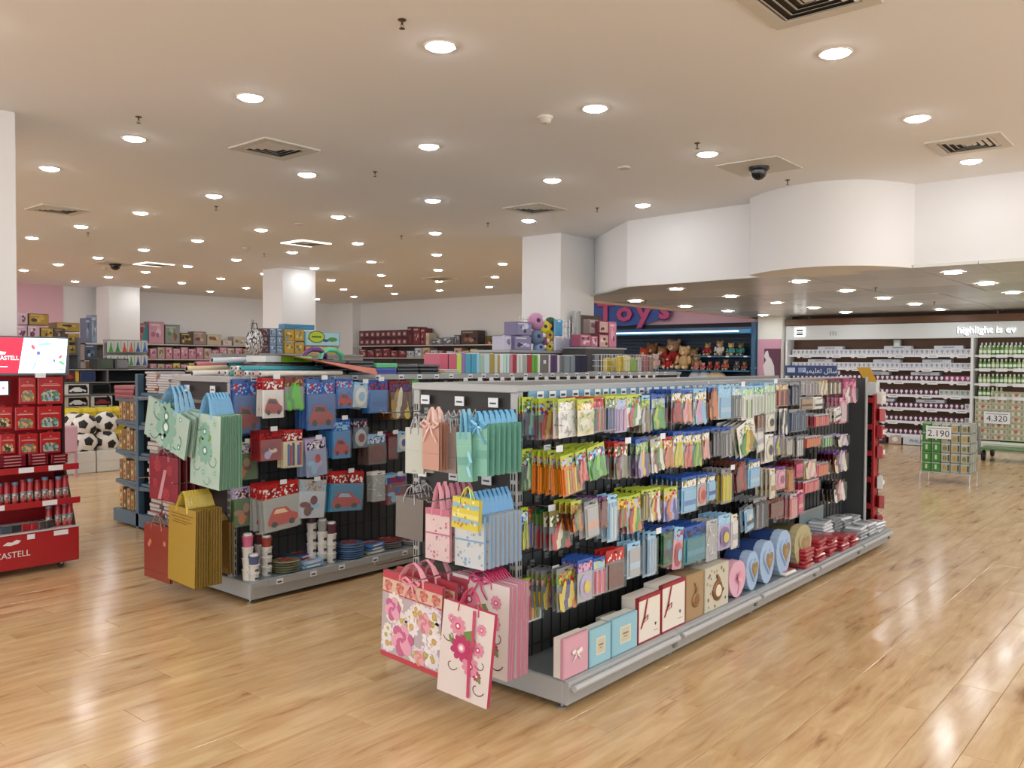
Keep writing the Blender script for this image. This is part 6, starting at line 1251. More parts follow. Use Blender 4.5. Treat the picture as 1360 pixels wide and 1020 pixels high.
def carbox(px0, px1, z, c, win, car, label):
    a, b = ony(px0, 520, 13.1), ony(px1, 520, 13.1); w = b.x-a.x; e = empty('model_car_box', ((a.x+b.x)/2, 13.12, z+.001)); h = .165; MB().b2((-w/2, 0, 0), (w/2, .3, h), mat(c, .4), .004).build('carton', e)
    MB().decal([(-w*.36, h*.12), (w*.44, h*.12), (w*.44, h*.62), (w*.36, h*.88), (-w*.36, h*.88)], mat(win, .15, coat=.8), -.001).build('window', e)
    if car:
        m = MB(); m.prism([(x*w, h*q) for x, q in ((-.32, .25), (.34, .25), (.35, .42), (.2, .5), (.08, .68), (-.12, .68), (-.26, .48), (-.33, .42))], -.02, -.002, mat(car, .25, coat=.6), 'y')
        for s in (-.2, .22): m.lathe([(h*.11, -.026), (h*.11, -.002)], (s*w, 0, h*.26), mat('111214'), 10, 'y')
        m.build('model_car', e)
    tag(e, label, 'model car box')
carbox(87, 119, 1.02, 'D8D4CC', '2A2830', 'D8DADC', 'white framed box with a silver model car, upper one'); carbox(87, 119, .83, 'B8AC9C', '1E1A1C', 'C8CACC', 'white framed box with a silver model car, lower one'); carbox(87, 119, .62, 'A8A09A', '1E1A1C', '6A8A50', 'box with a greenish model car behind the footballs')
carbox(120, 148, 1.02, '2A2A2E', '141416', None, 'plain black model car box beside the silver car'); carbox(122, 150, .83, 'C8C4BE', '2A2024', '8A3030', 'white framed box with a dark red model car'); carbox(122, 150, .62, '5A4A4C', '2A2024', '4A4A50', 'dim model car box behind the balls by the blue shelving')
carbox(86, 100, 1.21, '3A2A30', '6A3038', 'B03038', 'small dark box with a red car print on the top row'); carbox(101, 106, 1.21, 'C09030', 'D8A840', None, 'slim amber box on the top row of model cars'); carbox(107, 128, 1.21, '2A3050', '30406A', None, 'dark blue box on the top row of model cars'); carbox(131, 152, 1.40, '3A3C38', '505A4C', None, 'large dark green printed toy box by the far column'); carbox(154, 172, 1.40, '484048', '6A6A70', None, 'dark grey printed toy box behind the magazines')
YB = empty('yellow_toy_rack', (0, 0, 0)); tag(YB, 'high grey rack holding yellow and pink toy boxes', 'shop shelving'); MB().b2((4.3, 14.45, 0), (5.8, 14.5, 1.86), mat('8A8488', .6)).build('back_panel', YB)
for z in (1.86, 1.64): MB().b2((4.3, 14.0, z-.02), (5.8 if z < 1.8 else 5.35, 14.45, z), mat('5A5C64', .5)).build('shelf', YB)
for x in (4.3, 5.8): MB().b2((x, 14.02, 0), (x+.04, 14.45, 1.9), mat('6A6C70', .5)).build('side_frame', YB)
def toybox(px0, px1, pt, pb, Y, z, dep, cols, label, name='toy_box', group=None, plane='y', blob=None):
    if plane == 'y': a, b = ony(px0, pt, Y), ony(px1, pt, Y); w = b.x-a.x; bb = ony(px0, pb, Y); loc = ((a.x+b.x)/2, Y, z if z is not None else bb.z); rz = 0
    else: a, b = onx(px0, pt, Y), onx(px1, pt, Y); w = a.y-b.y; bb = onx(px0, pb, Y); loc = (Y, (a.y+b.y)/2, z if z is not None else bb.z); rz = -PI/2
    h = max(.04, a.z-loc[2]); e = empty(name, loc, rz); MB().b2((-w/2+.004, 0, 0), (w/2-.004, dep, h), mat(cols[0], .4, coat=.2), .004).build('carton', e)
    m = MB(); R_ = random.Random(int(px0*7+pt)); m.decal(rectp(-w*.46, h*.06, w*.46, h*.94), mat(cols[1], .35), -.001)
    for k in range(5): m.decal(circ(R_.uniform(-.28, .28)*w, R_.uniform(.3, .7)*h, R_.uniform(.08, .17)*w, R_.uniform(.1, .2)*h, 8), mat(cols[2+k % (len(cols)-2)], .35), -.0015-.0001*k)
    m.decal(rectp(-w*.4, h*.82, w*.2, h*.9), mat(cols[-1], .35), -.0022); m.build('printed_front', e); return tag(e, label, 'toy box' if name == 'toy_box' else name.replace('_', ' '), group)
YC = ('6A5020', 'A88428', 'C8A030', '3A2418', 'D0B048'); PC = ('B898A8', 'C8A4B4', '4A2A3C', '7A3A5A', 'E0C8D0')
tb = lambda *a, **k: toybox(*a, **k)
zz = 1.861
for a, l in (((16, 25, 431.5, 448, 14.05, zz, .3, PC), 'pink toy box half hidden by the front column'), ((21, 36, 431.5, 448, 14.02, zz, .3, PC), 'pink doll box, lower one above the screen'), ((36.5, 53, 432, 448, 14.02, zz, .3, PC), 'second pink doll box above the screen'), ((24, 37, 415, 431, 14.02, None, .3, PC), 'pink doll box, upper one above the screen'),
             ((38, 65, 416, 431.5, 14.02, None, .3, YC), 'large yellow and brown toy box, upper one'), ((54, 71, 435, 448, 14.02, zz, .3, YC), 'yellow toy box, lower one above the screen'), ((71.5, 87, 436, 448, 14.02, zz, .3, ('3A2428', '4A3034', '6A5050', '2A1A1C', 'A08A60')), 'dark brown toy box above the screen edge'),
             ((74, 106, 428, 440, 14.15, None, .3, YC), 'long yellow toy box at the column side, topmost'), ((89, 106, 443, 455, 14.12, None, .28, YC), 'yellow toy box at the column side, upper middle'), ((89, 106, 458, 471, 14.12, 1.641, .28, YC), 'yellow toy box at the column side, lower one')): tb(*a, l)
for a, l in (((113, 121, 422, 455, 20.9, None, .3, ('5A6A84', '6A7A94', '8A9AB0', '4A5A74', 'A8B4C8')), 'tall slate blue box on the back shelf by the column'), ((121, 129, 418, 455, 20.9, None, .3, ('7A8AA0', '8A9AB0', 'A0AEC0', '6A7A90', 'B8C4D4')), 'taller pale slate box against the column'), ((112, 129, 457, 478, 20.8, None, .3, ('3E4C60', '4A5A70', '6A7A90', '2E3C50', 'A8B8C8')), 'dark glass-fronted box under the slate boxes'), ((114, 129, 480, 495, 20.8, None, .3, ('6A5030', '7A5C3A', '8A6C48', '5A4028', 'A08050')), 'brown box low beside the back column')): tb(*a, l)
sb = empty('side_back_shelf', (0, 0, 0)); tag(sb, 'pale shelf with slate boxes between the pink wall and the column', 'shop shelving'); p = ony(111, 455.5, 20.85)
MB().b2((p.x, 20.8, p.z-.03), (9.6, 21.3, p.z), mat('D0CCC8', .5)).build('shelf', sb); p2 = ony(111, 478.5, 20.8); MB().b2((p.x, 20.75, p2.z-.03), (9.6, 21.3, p2.z), mat('B8B4B0', .5)).build('shelf', sb); MB().b2((p.x, 21.28, 0), (9.6, 21.32, p.z), mat('8A8680', .6)).build('back_panel', sb); MB().b2((p.x, 20.8, 0), (p.x+.03, 21.3, p.z), mat('8A8680', .6)).build('side_frame', sb)
# hanging packs on the far column
hb = empty('column_rack', (0, 0, 0)); tag(hb, 'grey hanging rack around the back column', 'display rack'); yr = 19.9
a_, b_ = ony(143, 455, yr), ony(200, 455, yr); MB().b2((a_.x, yr+.2, 0), (b_.x, yr+.24, a_.z+.08), mat('9A9C9E', .5)).build('back_panel', hb)
for z in (a_.z, ony(143, 474, yr).z): MB().b2((a_.x, yr+.05, z-.01), (b_.x, yr+.2, z+.01), STEEL).build('hook_rail', hb)
for r, (t_, b__) in enumerate(((453, 468), (472, 486))):
    for k, c in enumerate(('46A03C', '2E8A48', 'C84434', 'D05A40', '2A50A0', '3A68C0') if r == 0 else ('5AA848', '3A8A58', 'C84434', '3A9A50', '2A4A98', '3A60B8')):
        a = ony(147+9*k, t_, yr); bq = ony(147+9*k, b__, yr); wq = .15; hq = a.z-bq.z; e = empty('novelty_pack', (a.x, yr, a.z)); MB().b2((-wq/2, 0, -hq), (wq/2, .02, 0), mat('BFC8C4', .3, coat=.4), .004).build('blister_card', e)
        MB().add([(x*wq, -.012, -hq*z) for x, z in ((-.36, .95), (.36, .95), (.14, .5), (.05, .1), (-.06, .1), (-.12, .5))], [tuple(range(6))], mat(c, .4)).build('coloured_toy', e); MB().tube([(0, .02, -.01), (0, .1, 0)], .004, CHROME).build('hook', e)
        tag(e, '%s toy pack, %s on the %s row of the far column' % ({'4': 'green', '2': 'blue' if '50A0' in c or '4A98' in c else 'dark green', 'C': 'red', 'D': 'orange red', '3': 'sky blue' if c in ('3A68C0', '3A60B8') else 'sea green', '5': 'light green'}[c[0]], ORD[k], ('upper', 'lower')[r]), 'toy pack')
# ================================================================ BACK AND SIDE WALL SHELVES
def wall_shelf(axis, a0, a1, W_, zs, label, col='C8C2BC'):
    e = empty('toy_wall_rack', (0, 0, 0)); m_ = mat(col, .5)
    for z in zs:
        (MB().b2((a0, W_-.45, z-.03), (a1, W_-.02, z), m_, .003) if axis == 'y' else MB().b2((W_-.45, a0, z-.03), (W_-.02, a1, z), m_, .003)).build('shelf', e)
    n = max(1, int((a1-a0)/1.3))
    for k in range(n+1):
        t = a0+(a1-a0)*k/n; (MB().b2((t-.02, W_-.06, 0), (t+.02, W_-.03, zs[0]+.0), mat('6A6460', .5)) if axis == 'y' else MB().b2((W_-.06, t-.02, 0), (W_-.03, t+.02, zs[0]), mat('6A6460', .5))).build('upright', e)
    (MB().b2((a0, W_-.03, 0), (a1, W_-.015, zs[0]), mat('5A5450', .6)) if axis == 'y' else MB().b2((W_-.03, a0, 0), (W_-.015, a1, zs[0]), mat('5A5450', .6))).build('back_panel', e)
    return tag(e, label, 'shop shelving')
Z1, Z2 = ony(260, 458, 22.05).z, ony(260, 477, 22.05).z
wall_shelf('y', 10.45, 15.0, 22.5, (Z1, Z2, Z2-.4, Z2-.8), 'long back wall shelving behind the wrapping rolls, full of toy boxes')
PK = ('B07888', 'C88A9C', 'D8A8B4', 'A05A70', 'E0C8CC')
for a, l in (((182, 197, 429, 456, 22.07, Z1+.001, .3, ('A85060', '2E8A94', 'C85A68', '8A3A48', 'D88A8A')), 'red and teal toy box at the column end of the back shelf'), ((197.5, 218, 427, 456, 22.06, Z1+.001, .3, ('C08898', 'CC94A4', 'D8A8B8', 'A86A80', 'E0C0C8')), 'big pink toy box on the back shelf'),
             ((219, 239, 431, 456, 22.06, Z1+.001, .3, ('6A7068', '8A9084', '5A8A60', 'A04A40', 'B0B0A0')), 'grey green toy box on the back shelf'), ((239.5, 256, 442, 456, 22.06, Z1+.001, .3, ('2E3040', '5A4A30', 'C8A040', '2A2A30', 'D0B060')), 'low dark toy box with yellow print on the back shelf'),
             ((256.5, 274, 440, 456, 22.06, Z1+.001, .3, ('8A7478', '9A8478', 'B89880', '6A4A48', 'C8B8A8')), 'brownish toy box beyond the yellow printed one'), ((275, 294, 444, 457, 22.06, Z1+.001, .3, ('B8A48C', 'C4B498', 'A8503C', '5A6A48', 'D8C8A8')), 'cream toy box with red and green print'),
             ((296, 308, 452, 457, 22.06, Z1+.001, .3, ('C8A8A0', 'D8C0B8', 'B8D0D8', 'C89088', 'E0D8D0')), 'low pale toy box on the back shelf'), ((310, 326, 447, 458, 22.06, Z1+.001, .3, ('B0A894', 'C0B8A4', '8A7A60', 'A89878', 'D8D0C0')), 'small cream toy box near the striped bag')): toybox(*a, l)
R = random.Random(31)
for i in range(14):
    x0 = 199+10.3*i; c = R.choice([PK, PK, ('8A6858', 'A07A60', 'C8A080', '6A4838', 'D8C0A0'), ('A89888', 'B8A898', 'C86048', '7A8A60', 'D8D0C0'), ('7A4048', '8A4A50', 'C88A80', '5A2A30', 'D8B0A8')])
    toybox(x0, x0+9.6, 460.5+R.uniform(0, 4), 476, 22.06, Z2+.001, .3, c, '%s toy box, %s along the second back shelf' % ('pink' if c is PK else 'mixed colour', ORD[i]), 'toy_box', 'toy boxes, second back shelf')
for i in range(14):
    x0 = 199+10.3*i; c = R.choice([PK, ('C8B850', 'D0C060', 'A84838', '5A7A50', 'E0D890'), ('A89888', 'B8A898', 'C86048', '7A8A60', 'D8D0C0')])
    toybox(x0, x0+9.4, 482+R.uniform(0, 2), 497, 22.06, Z2-.399, .3, c, 'toy box low behind the wrapping rolls, %s along the third back shelf' % ORD[i], 'toy_box', 'toy boxes, third back shelf')
S1, S2 = onx(540, 458.5, 17.15).z, onx(540, 475, 17.15).z
wall_shelf('x', 12.6, 21.2, 17.6, (S1, S2, S2-.4, S2-.8), 'long side wall shelving beyond the files, full of maroon toy boxes')
MR = ('5A2028', '7A2C34', 'B89090', '8A3A40', 'C8A8A4')
k = 0
for i in range(9):
    for j in range(2):
        x0 = 477+7.1*i; z = S1+.001+j*.235; a, b = onx(x0, 450, 17.2), onx(x0+7, 450, 17.2); w = a.y-b.y; e = empty('toy_box', (17.2, (a.y+b.y)/2, z), -PI/2); MB().b2((-w/2, 0, 0), (w/2, .3, .23), mat(('5A2028', '662830', '4E1C24')[(i+j) % 3], .4), .004).build('carton', e)
        MB().decal(rectp(-w*.36, .05, w*.36, .18), mat('8A5058'), -.001).decal(circ(0, .11, w*.2, .045, 8), mat('C8B0AC'), -.0015).build('printed_front', e)
        tag(e, 'maroon square toy box, %s along in the %s layer by the far corner' % (ORD[i], ('lower', 'upper')[j]), 'toy box', 'maroon toy boxes on the side wall shelf')
for a, l in (((541, 548, 434, 458, 17.2, S1+.001, .3, ('4A1820', '5A2028', '8A5058', '3A1018', 'A87878')), 'taller dark maroon box after the maroon wall'), ((548.5, 558, 434.5, 458, 17.2, S1+.001, .3, MR), 'tall maroon box with pale print'), ((558.5, 565, 436, 458, 17.2, S1+.001, .3, ('6A2028', '8A2C38', 'C89090', '4A1820', 'D8B0A8')), 'red box beside the cream one on the side shelf'),
             ((565.5, 570, 442, 458, 17.2, S1+.001, .3, ('C8B898', 'D0C4A8', 'A89878', 'B8A888', 'E0D8C0')), 'narrow cream box on the side shelf'), ((573, 587, 449, 458, 17.2, S1+.001, .3, ('8A8C94', '5A5C64', 'C8CCD0', 'D0D4D8', 'B8BCC0')), 'low grey car box on the side shelf'), ((588, 602, 448, 458, 17.2, S1+.001, .3, ('8A8C94', '60626A', 'C8CCD0', 'D0D4D8', 'B8BCC0')), 'second low grey car box on the side shelf'),
             ((603, 611, 445, 458, 17.2, S1+.001, .3, ('4A4E54', '5A5E64', '9AA0A8', '3A3E44', 'B0B4B8')), 'dark grey box before the big dark one'), ((612, 635, 439, 458, 17.2, S1+.001, .3, ('3A2824', '5A3C34', '8A6050', '2A1C1A', 'A88878')), 'big dark brown printed box on the side shelf'), ((645, 666, 446, 461, 17.2, None, .3, ('2A2018', '6A4A20', 'C89040', '1A1410', '5A8A40')), 'black box with amber print and green corner'),
             ((667, 684, 443, 464, 17.2, None, .3, ('A8A0C0', 'B8B0C8', 'D8D4E0', '6A5A80', 'E0DCE8')), 'lilac printed box before the purple heap')): toybox(*a, l, plane='x')
for i in range(16):
    x0 = 477+10.5*i; c = MR if i < 5 else R.choice([MR, ('B89880', 'C0A488', 'A85048', '8A6A50', 'D8C8B0'), ('9AA0A8', 'A8B0B8', 'D8DCE0', '5A6068', 'E0E4E8'), ('C8B058', 'D0BC68', 'A85038', '8A7A40', 'E0D8A0')])
    toybox(x0, x0+9.8, 461.5+R.uniform(0, 5), 474, 17.2, S2+.001, .3, c, '%s toy box, %s along the second side wall shelf' % ('maroon' if c is MR else 'mixed colour', ORD[i]), 'toy_box', 'toy boxes, second side shelf', 'x')
# white ledge lines and yellow boxes by the middle column
g5 = empty('middle_gondola', (0, 0, 0)); tag(g5, 'pale gondola before the middle column, stacked with yellow boxes', 'shop shelving'); zt = ony(404, 470, 13.2).z
MB().b2((8.6, 13.15, 0), (10.9, 13.6, zt-.02), mat('9A9A9C', .5)).build('carcass', g5); MB().b2((8.58, 13.12, zt-.03), (10.92, 13.62, zt), STEEL).build('top_shelf', g5)
YG = ('A8882C', 'C8A038', 'E0C860', '8A6A20', '4A9AC8')
for a, l in (((378, 391, 437, 453, 13.2, None, .3, YG), 'yellow packed box, top one at the shaded side of the column'), ((391.5, 404, 437, 453, 13.2, None, .3, YG), 'yellow packed box, top one next to the colourful box'), ((378, 391, 454, 470, 13.2, zt, .3, YG), 'yellow packed box, lower one at the shaded side'), ((391.5, 404, 454, 470, 13.2, zt, .3, YG), 'yellow packed box, lower one next to the colourful box'),
             ((378, 418, 430, 436.5, 13.35, None, .2, ('3A8AB8', '3E92C0', '4A9AC8', '3A82B0', '5AA8D0')), 'long turquoise blue box lying on the yellow boxes'), ((405, 450, 459.5, 470, 13.2, zt, .3, ('C05A4A', 'C8B858', 'D0703C', '4A8AB8', 'D8D090')), 'wide mixed colour box under the bright yellow and blue one')): toybox(*a, l)
e = toybox(405, 452, 440, 459, 13.18, None, .3, ('6AB0D0', 'A8D4E0', 'C03848', '2A50B0', '4A9A50', 'A8D4E0'), 'wide sky blue toy box with a lime oval on its front'); p = ony(422, 450, 13.18); MB().decal(circ(-.15, .17, .17, .1, 16), mat('B8D830', .4), -.004).decal(circ(-.15, .17, .19, .115, 16), mat('1E3A20', .4), -.0035).decal(rectp(-.26, .155, -.04, .185), mat('2A6A30', .4), -.0045).build('lime_oval', e)
for i in range(3):
    for j in range(3):
        c = (('3E2A34', '5A3A44', '8A7A88', '2A1A24', 'A8A0A8'), ('6A88A8', '7A98B8', 'A8C0D8', '4A6888', 'C8D8E8'))[i > 0]; toybox(349+9.3*i, 357.5+9.3*i, 436+11.3*j, 447+11.3*j, 13.25, None, .25, c, '%s small toy box, %s column %s row before the middle column' % ('plum' if i == 0 else 'slate blue', ORD[i], ('top', 'middle', 'bottom')[j]))
MB().b2((7.9, 13.3, 0), (8.6, 13.7, ony(349, 470, 13.25).z-.0), mat('9A9A9C', .5)).build('carcass', g5)
# striped bag hung near the column
p = ony(338, 437, 12.6); e = empty('striped_bag', p); m = MB(); hh_ = p.z-ony(338, 472, 12.6).z
m.ball((0, 0, -hh_*.5), (.17, .1, hh_*.52), printed(('1A1A1E', 'D8D8DC', '3A3A40', 'E0E0E0', '8A8A90'), 4, .5, (4, 1, 1.2), kind='noise'), 12, 8); m.build('fabric_body', e); MB().tube([(-.06, 0, -.02), (-.04, 0, .1), (.04, 0, .1), (.06, 0, -.02)], .008, mat('1A1A1E')).build('handle', e); MB().tube([(0, 0, .09), (0, .05, .12)], .006, CHROME).build('hook', e); tag(e, 'black and white striped bag hanging before the middle column', 'bag')
hp_ = empty('hanging_post', (0, 0, 0)); MB().b2((p.x-.02, 12.64, 0), (p.x+.02, 12.68, p.z+.16), STEEL).build('post', hp_); MB().lathe([(.16, 0), (.16, .02)], (p.x, 12.66, 0), STEEL, 16).build('foot', hp_); tag(hp_, 'grey post behind the striped bag', 'stand')
# heap of things on a gondola before the wide column
g6 = empty('toy_gondola', (0, 0, 0)); tag(g6, 'gondola before the wide column carrying purple and pink toys', 'shop shelving'); zt = ony(710, 466, 6.6).z
MB().b2((7.43, 6.35, 0), (9.0, 6.9, zt-.03), mat('4A4A4E', .5)).build('carcass', g6); MB().b2((7.41, 6.33, zt-.03), (9.02, 6.92, zt), STEEL).build('top_shelf', g6)
PU = ('6A6088', '8A84A8', 'C8C4D8', '3A3450', 'D8D4E4')
for a, l in (((683, 706, 446, 465, 6.45, zt, .2, PU), 'purple cylinder-printed box, lower one before the wide column'), ((686, 707, 427, 445, 6.45, None, .2, PU), 'purple and white printed box, upper one before the wide column'), ((670, 683, 446, 466, 6.5, zt, .2, ('B8B4C8', 'C8C4D4', '6A4A7A', '8A7AA0', 'E0DCE8')), 'pale lilac box with ring print')): toybox(*a, l)
for px, py, r, c, l in ((712, 427, 13, 'C888B0', 'pink and lilac plush ball at the top of the heap'), (722, 435, 11, 'D8C828', 'bright yellow beak-like balloon toy'), (731, 430, 10, '2A5A3A', 'dark green round toy beside the yellow one'), (728, 446, 10, 'C8A030', 'amber round toy under the yellow one'), (713, 448, 12, '6A7A9A', 'slate blue plush under the pink ball'), (719, 455, 11, '8A3A50', 'dark rose plush low in the heap'), (728, 461, 9, 'D8C428', 'small yellow toy at the foot of the heap'), (716, 462, 10, '7A9AC8', 'sky blue crinkled toy low in the heap')):
    p = ony(px, py, 6.5); s_ = r/FOC*(p-EYE).dot(CF); e = empty('plush_ball', p); m = MB().ball((0, 0, 0), (s_, s_*.8, s_*.9), mat(c, .7), 12, 8); m.build('body', e); MB().ball((s_*.4, -s_*.6, s_*.2), s_*.3, mat('E0DCD8' if 'beak' not in l else 'E88A28', .6), 8, 5).ball((-s_*.4, -s_*.6, s_*.1), s_*.25, mat('3A3A44', .6), 8, 5).build('trim_patches', e); tag(e, l, 'plush toy')
for i, (px0, px1, t_, b_, c, l) in enumerate(((737, 748, 424, 446, '4A9AC8', 'turquoise ribbed pack hung high on the grid'), (737, 757, 448, 466, 'C8CCE0', 'white and lilac bagged pack at the foot of the grid'), (757, 770, 449, 467, '6A8AC8', 'cornflower blue row of packs at the foot of the grid'))):
    for k in range(3):
        a, b = ony(px0, t_, 6.4+.05*k), ony(px1, t_, 6.4+.05*k); bt_ = ony(px0, b_, 6.4+.05*k); h = a.z-bt_.z; e = empty('bagged_pack', ((a.x+b.x)/2, 6.4+.06*k, a.z)); MB().b2((-(b.x-a.x)/2, 0, -h), ((b.x-a.x)/2, .03, 0), mat(c, .3, coat=.5, noise=.4), .01).build('pouch', e); MB().b2((-.03, -.002, -.03), (.03, 0, -.01), mat('E4E4EC')).build('header_card', e); tag(e, l if k == 0 else 'behind the '+l, 'bagged pack', None if k == 0 else 'behind the '+l)
a, b = ony(690, 422, 6.75), ony(765, 422, 6.75); gz0, gz1 = zt, a.z+.02; gm = empty('display_grid', (0, 0, 0)); m = MB(); x = a.x
while x <= b.x: m.b2((x-.003, 6.748, gz0), (x+.003, 6.752, gz1), CHROME); x += .075
m.build('wire_upright', gm); m = MB(); z = gz0+.02
while z <= gz1: m.b2((a.x, 6.742, z-.003), (b.x, 6.747, z+.003), CHROME); z += .075
m.build('wire_bar', gm); MB().tube([(b.x, 6.76, 0), (b.x, 6.76, ony(767, 415, 6.76).z)], .018, STEEL, 10).build('post', gm); tag(gm, 'chrome wire grid behind the heap of toys', 'wire grid')
bd = empty('brown_panel', (0, 0, 0)); a, b = ony(769, 418, 7.15), ony(799, 418, 7.15); MB().b2((a.x, 7.15, 0), (b.x, 7.2, a.z), mat('5A463C', .5)).build('board', bd); MB().b2((a.x-.06, 7.12, 0), (a.x, 7.22, a.z+.05), STEEL).build('top_strip', bd); tag(bd, 'brown board beyond the grid between the wide column and the sign', 'panel')
# pink toy stand
g7 = empty('pink_toy_gondola', (0, 0, 0)); tag(g7, 'gondola end with pink toy packs under the blue sign', 'shop shelving'); zt = ony(790, 462, 6.2).z
MB().b2((8.39, 5.95, 0), (9.25, 6.3, zt-.02), mat('4A4648', .5)).build('carcass', g7); MB().b2((8.37, 5.93, zt-.02), (9.27, 6.32, zt), STEEL).build('top_shelf', g7)
PN = ('A8506A', 'B86A80', 'E0B8C0', '7A2C44', 'E4C8CC')
for a, l in (((771, 785, 444, 460, 6.05, None, .15, PN), 'low wide pink toy pack by the brown board'), ((785, 794, 446, 461, 6.05, zt, .15, PN), 'small pink toy pack beside the low one'), ((796, 808, 426, 442, 6.05, None, .15, ('7A2C44', 'C8A090', 'E0C8B8', '5A1C30', 'D8A8A8')), 'upper pink pack with a cream window'), ((809, 819, 427, 461, 6.05, zt, .15, ('B8607A', 'C87890', 'D898A8', '8A3A54', 'E0B8C4')), 'tall pink pack at the edge of the stand'), ((796, 808, 444, 461, 6.05, zt, .15, ('8A2C44', 'C8A090', 'E8D0C0', '5A1C30', 'D8A8A8')), 'lower pink pack with a cream window'), ((783, 795, 424, 443, 6.12, None, .1, ('8A7874', 'A08C84', 'B8A8A0', '6A5854', 'C8B8B0')), 'grey brown horse-shaped pack behind the pink ones')): toybox(*a, l)
# hidden-row gondola between the second gondola and the blue shelving keeps the aisle as in the photo; red display
# ================================================================ RED DISPLAY WITH SCREEN
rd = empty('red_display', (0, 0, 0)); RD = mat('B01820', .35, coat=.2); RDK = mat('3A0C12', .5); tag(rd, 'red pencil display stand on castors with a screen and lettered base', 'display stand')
XL, XR, YF = 1.4, 2.71, 6.55
MB().b2((XL, YF, .05), (XR, YF+.4, .30), RD, .006).build('base_box', rd)
MB().b2((XL, YF-.004, .30), (XR+.004, YF+.4, .31), mat('C8C0C0', .4)).build('base_trim', rd)
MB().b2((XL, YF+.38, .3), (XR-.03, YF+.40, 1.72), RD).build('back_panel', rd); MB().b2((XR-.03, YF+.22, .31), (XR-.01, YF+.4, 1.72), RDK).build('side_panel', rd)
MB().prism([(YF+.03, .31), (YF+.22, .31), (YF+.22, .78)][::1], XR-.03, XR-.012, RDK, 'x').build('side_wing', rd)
for z, y in ((.51, YF+.0), (.76, YF+.02)): MB().b2((XL, y, z-.012), (XR-.01, YF+.38, z), mat('5A1018', .5)).build('shelf', rd); MB().b2((XL, y-.012, z-.03), (XR+.005, y, z+.015), RD, .002).build('shelf_lip', rd); [MB().b2((x, y-.016, z-.024), (x+.10, y-.012, z+.012), LBL).build('price_ticket', rd) for x in ((2.1, 2.45) if z < .6 else (1.95, 2.3, 2.5))]
for x in (2.44, 2.62): MB().b2((x-.09, YF-.003, .255), (x-.09+(.05 if x < 2.5 else .1), YF, .29), LBL).build('price_ticket', rd)
txt('FABER-CASTELL', .062, mat('E8DCD8', .5), 'lettering', rd, (ony(40, 720, YF).x, YF-.003, .14), (PI/2, 0, 0), .001, .95, 'RIGHT')
MB().decal([(ony(3, 700, YF).x+a, .235+b) for a, b in ((0, 0), (.03, .02), (.06, .015), (.09, .03), (.12, .02), (.10, .0), (.05, -.008))], mat('E8DCD8', .5), YF-.003).build('printed_emblem', rd)
for x in (2.6, 1.6): MB().lathe([(.02, -.012), (.025, 0), (.02, .012)], (x, YF+.06, .025), mat('2A2A2A', .5), 14, 'y').b2((x-.01, YF+.04, .03), (x+.01, YF+.08, .055), CHROME).build('castor', rd)
e = empty('tv_screen', (0, 0, 0)); a, b = ony(0, 451, 6.62), ony(90, 451.5, 6.62); zt, zb = b.z+.01, ony(86, 495, 6.62).z; XR2 = b.x+.01
MB().b2((1.45, 6.62, zb-.02), (XR2, 6.67, zt+.01), mat('5A6068', .3, .3), .004).build('frame', e); x0_, x1_ = 1.46, XR2-.012; y = 6.6185
sp_ = ony(30, 470, 6.62).x
MB().add([(x0_, y, zb), (sp_-.03, y, zb), (sp_+.01, y, zt-.003), (x0_, y, zt-.003)], [(0, 1, 2, 3)], mat('E02038', .4, em=.8)).build('red_image', e)
MB().add([(sp_-.03, y, zb), (x1_-.02, y, zb), (x1_, y, zt-.003), (sp_+.01, y, zt-.003)], [(0, 1, 2, 3)], mat('E4F4F4', .4, em=1.6)).build('white_image', e)
m = MB(); R = random.Random(4)
for k, (px, py, rx, rz_, c, ro) in enumerate(((44, 461, .012, .022, 'D84858', .5), (51, 469, .014, .016, '5A5A9A', 0), (60, 457, .05, .012, '7AD8C8', .1), (72, 479, .008, .014, '5A5A98', 0), (80, 474, .016, .01, 'C84850', .8), (82, 482, .026, .01, '38A858', -.5), (40, 488, .02, .022, 'C8A8D0', 0), (46, 485, .005, .04, '5A9AC8', -.4), (66, 488, .004, .03, '58C8A8', 0), (70, 490, .004, .02, '4AA8C8', 0), (76, 488, .004, .024, '6A9AC8', .1), (82, 491, .02, .006, '58A8D8', -.3), (85, 462, .02, .005, 'A8E0E8', .8), (56, 480, .03, .01, 'C8F0E8', .6), (76, 460, .03, .006, 'B0E4EC', .6))):
    p = ony(px, py, y); m.decal(circ(p.x, p.z, rx, rz_, 10, ro), mat(c, .4, em=.9), y-.0006-.00002*k)
m.build('pencil_pictures', e)
p = ony(25, 478, y); txt('FABER-CASTELL', .042, mat('F0E8E8', .4, em=1.), 'lettering', e, (p.x, y-.001, p.z), (PI/2, 0, 0), .0005, .9, 'RIGHT'); q = ony(4, 470, y); m = MB().decal([(q.x-.05+a, q.z+b) for a, b in ((0, 0), (.03, .018), (.07, .012), (.06, -.004), (.02, -.008))], mat('F0E8E8', .4, em=1.), y-.001); m.build('screen_emblem', e)
q = ony(10, 487, y); MB().decal(rectp(q.x-.15, q.z-.003, q.x, q.z+.003), mat('F0D8D8', .4, em=.8), y-.001).build('strapline', e); MB().b2((2.0, 6.67, zb-.3), (2.1, 6.7, zb+.1), mat('2A2A2E')).build('mount', e); MB().b2((XR2-.24, 6.61, zb-.035), (XR2-.17, 6.62, zb-.005), LBL).build('sticker', e)
tag(e, 'flat screen showing a red brand field and pencils, over the red display', 'screen')
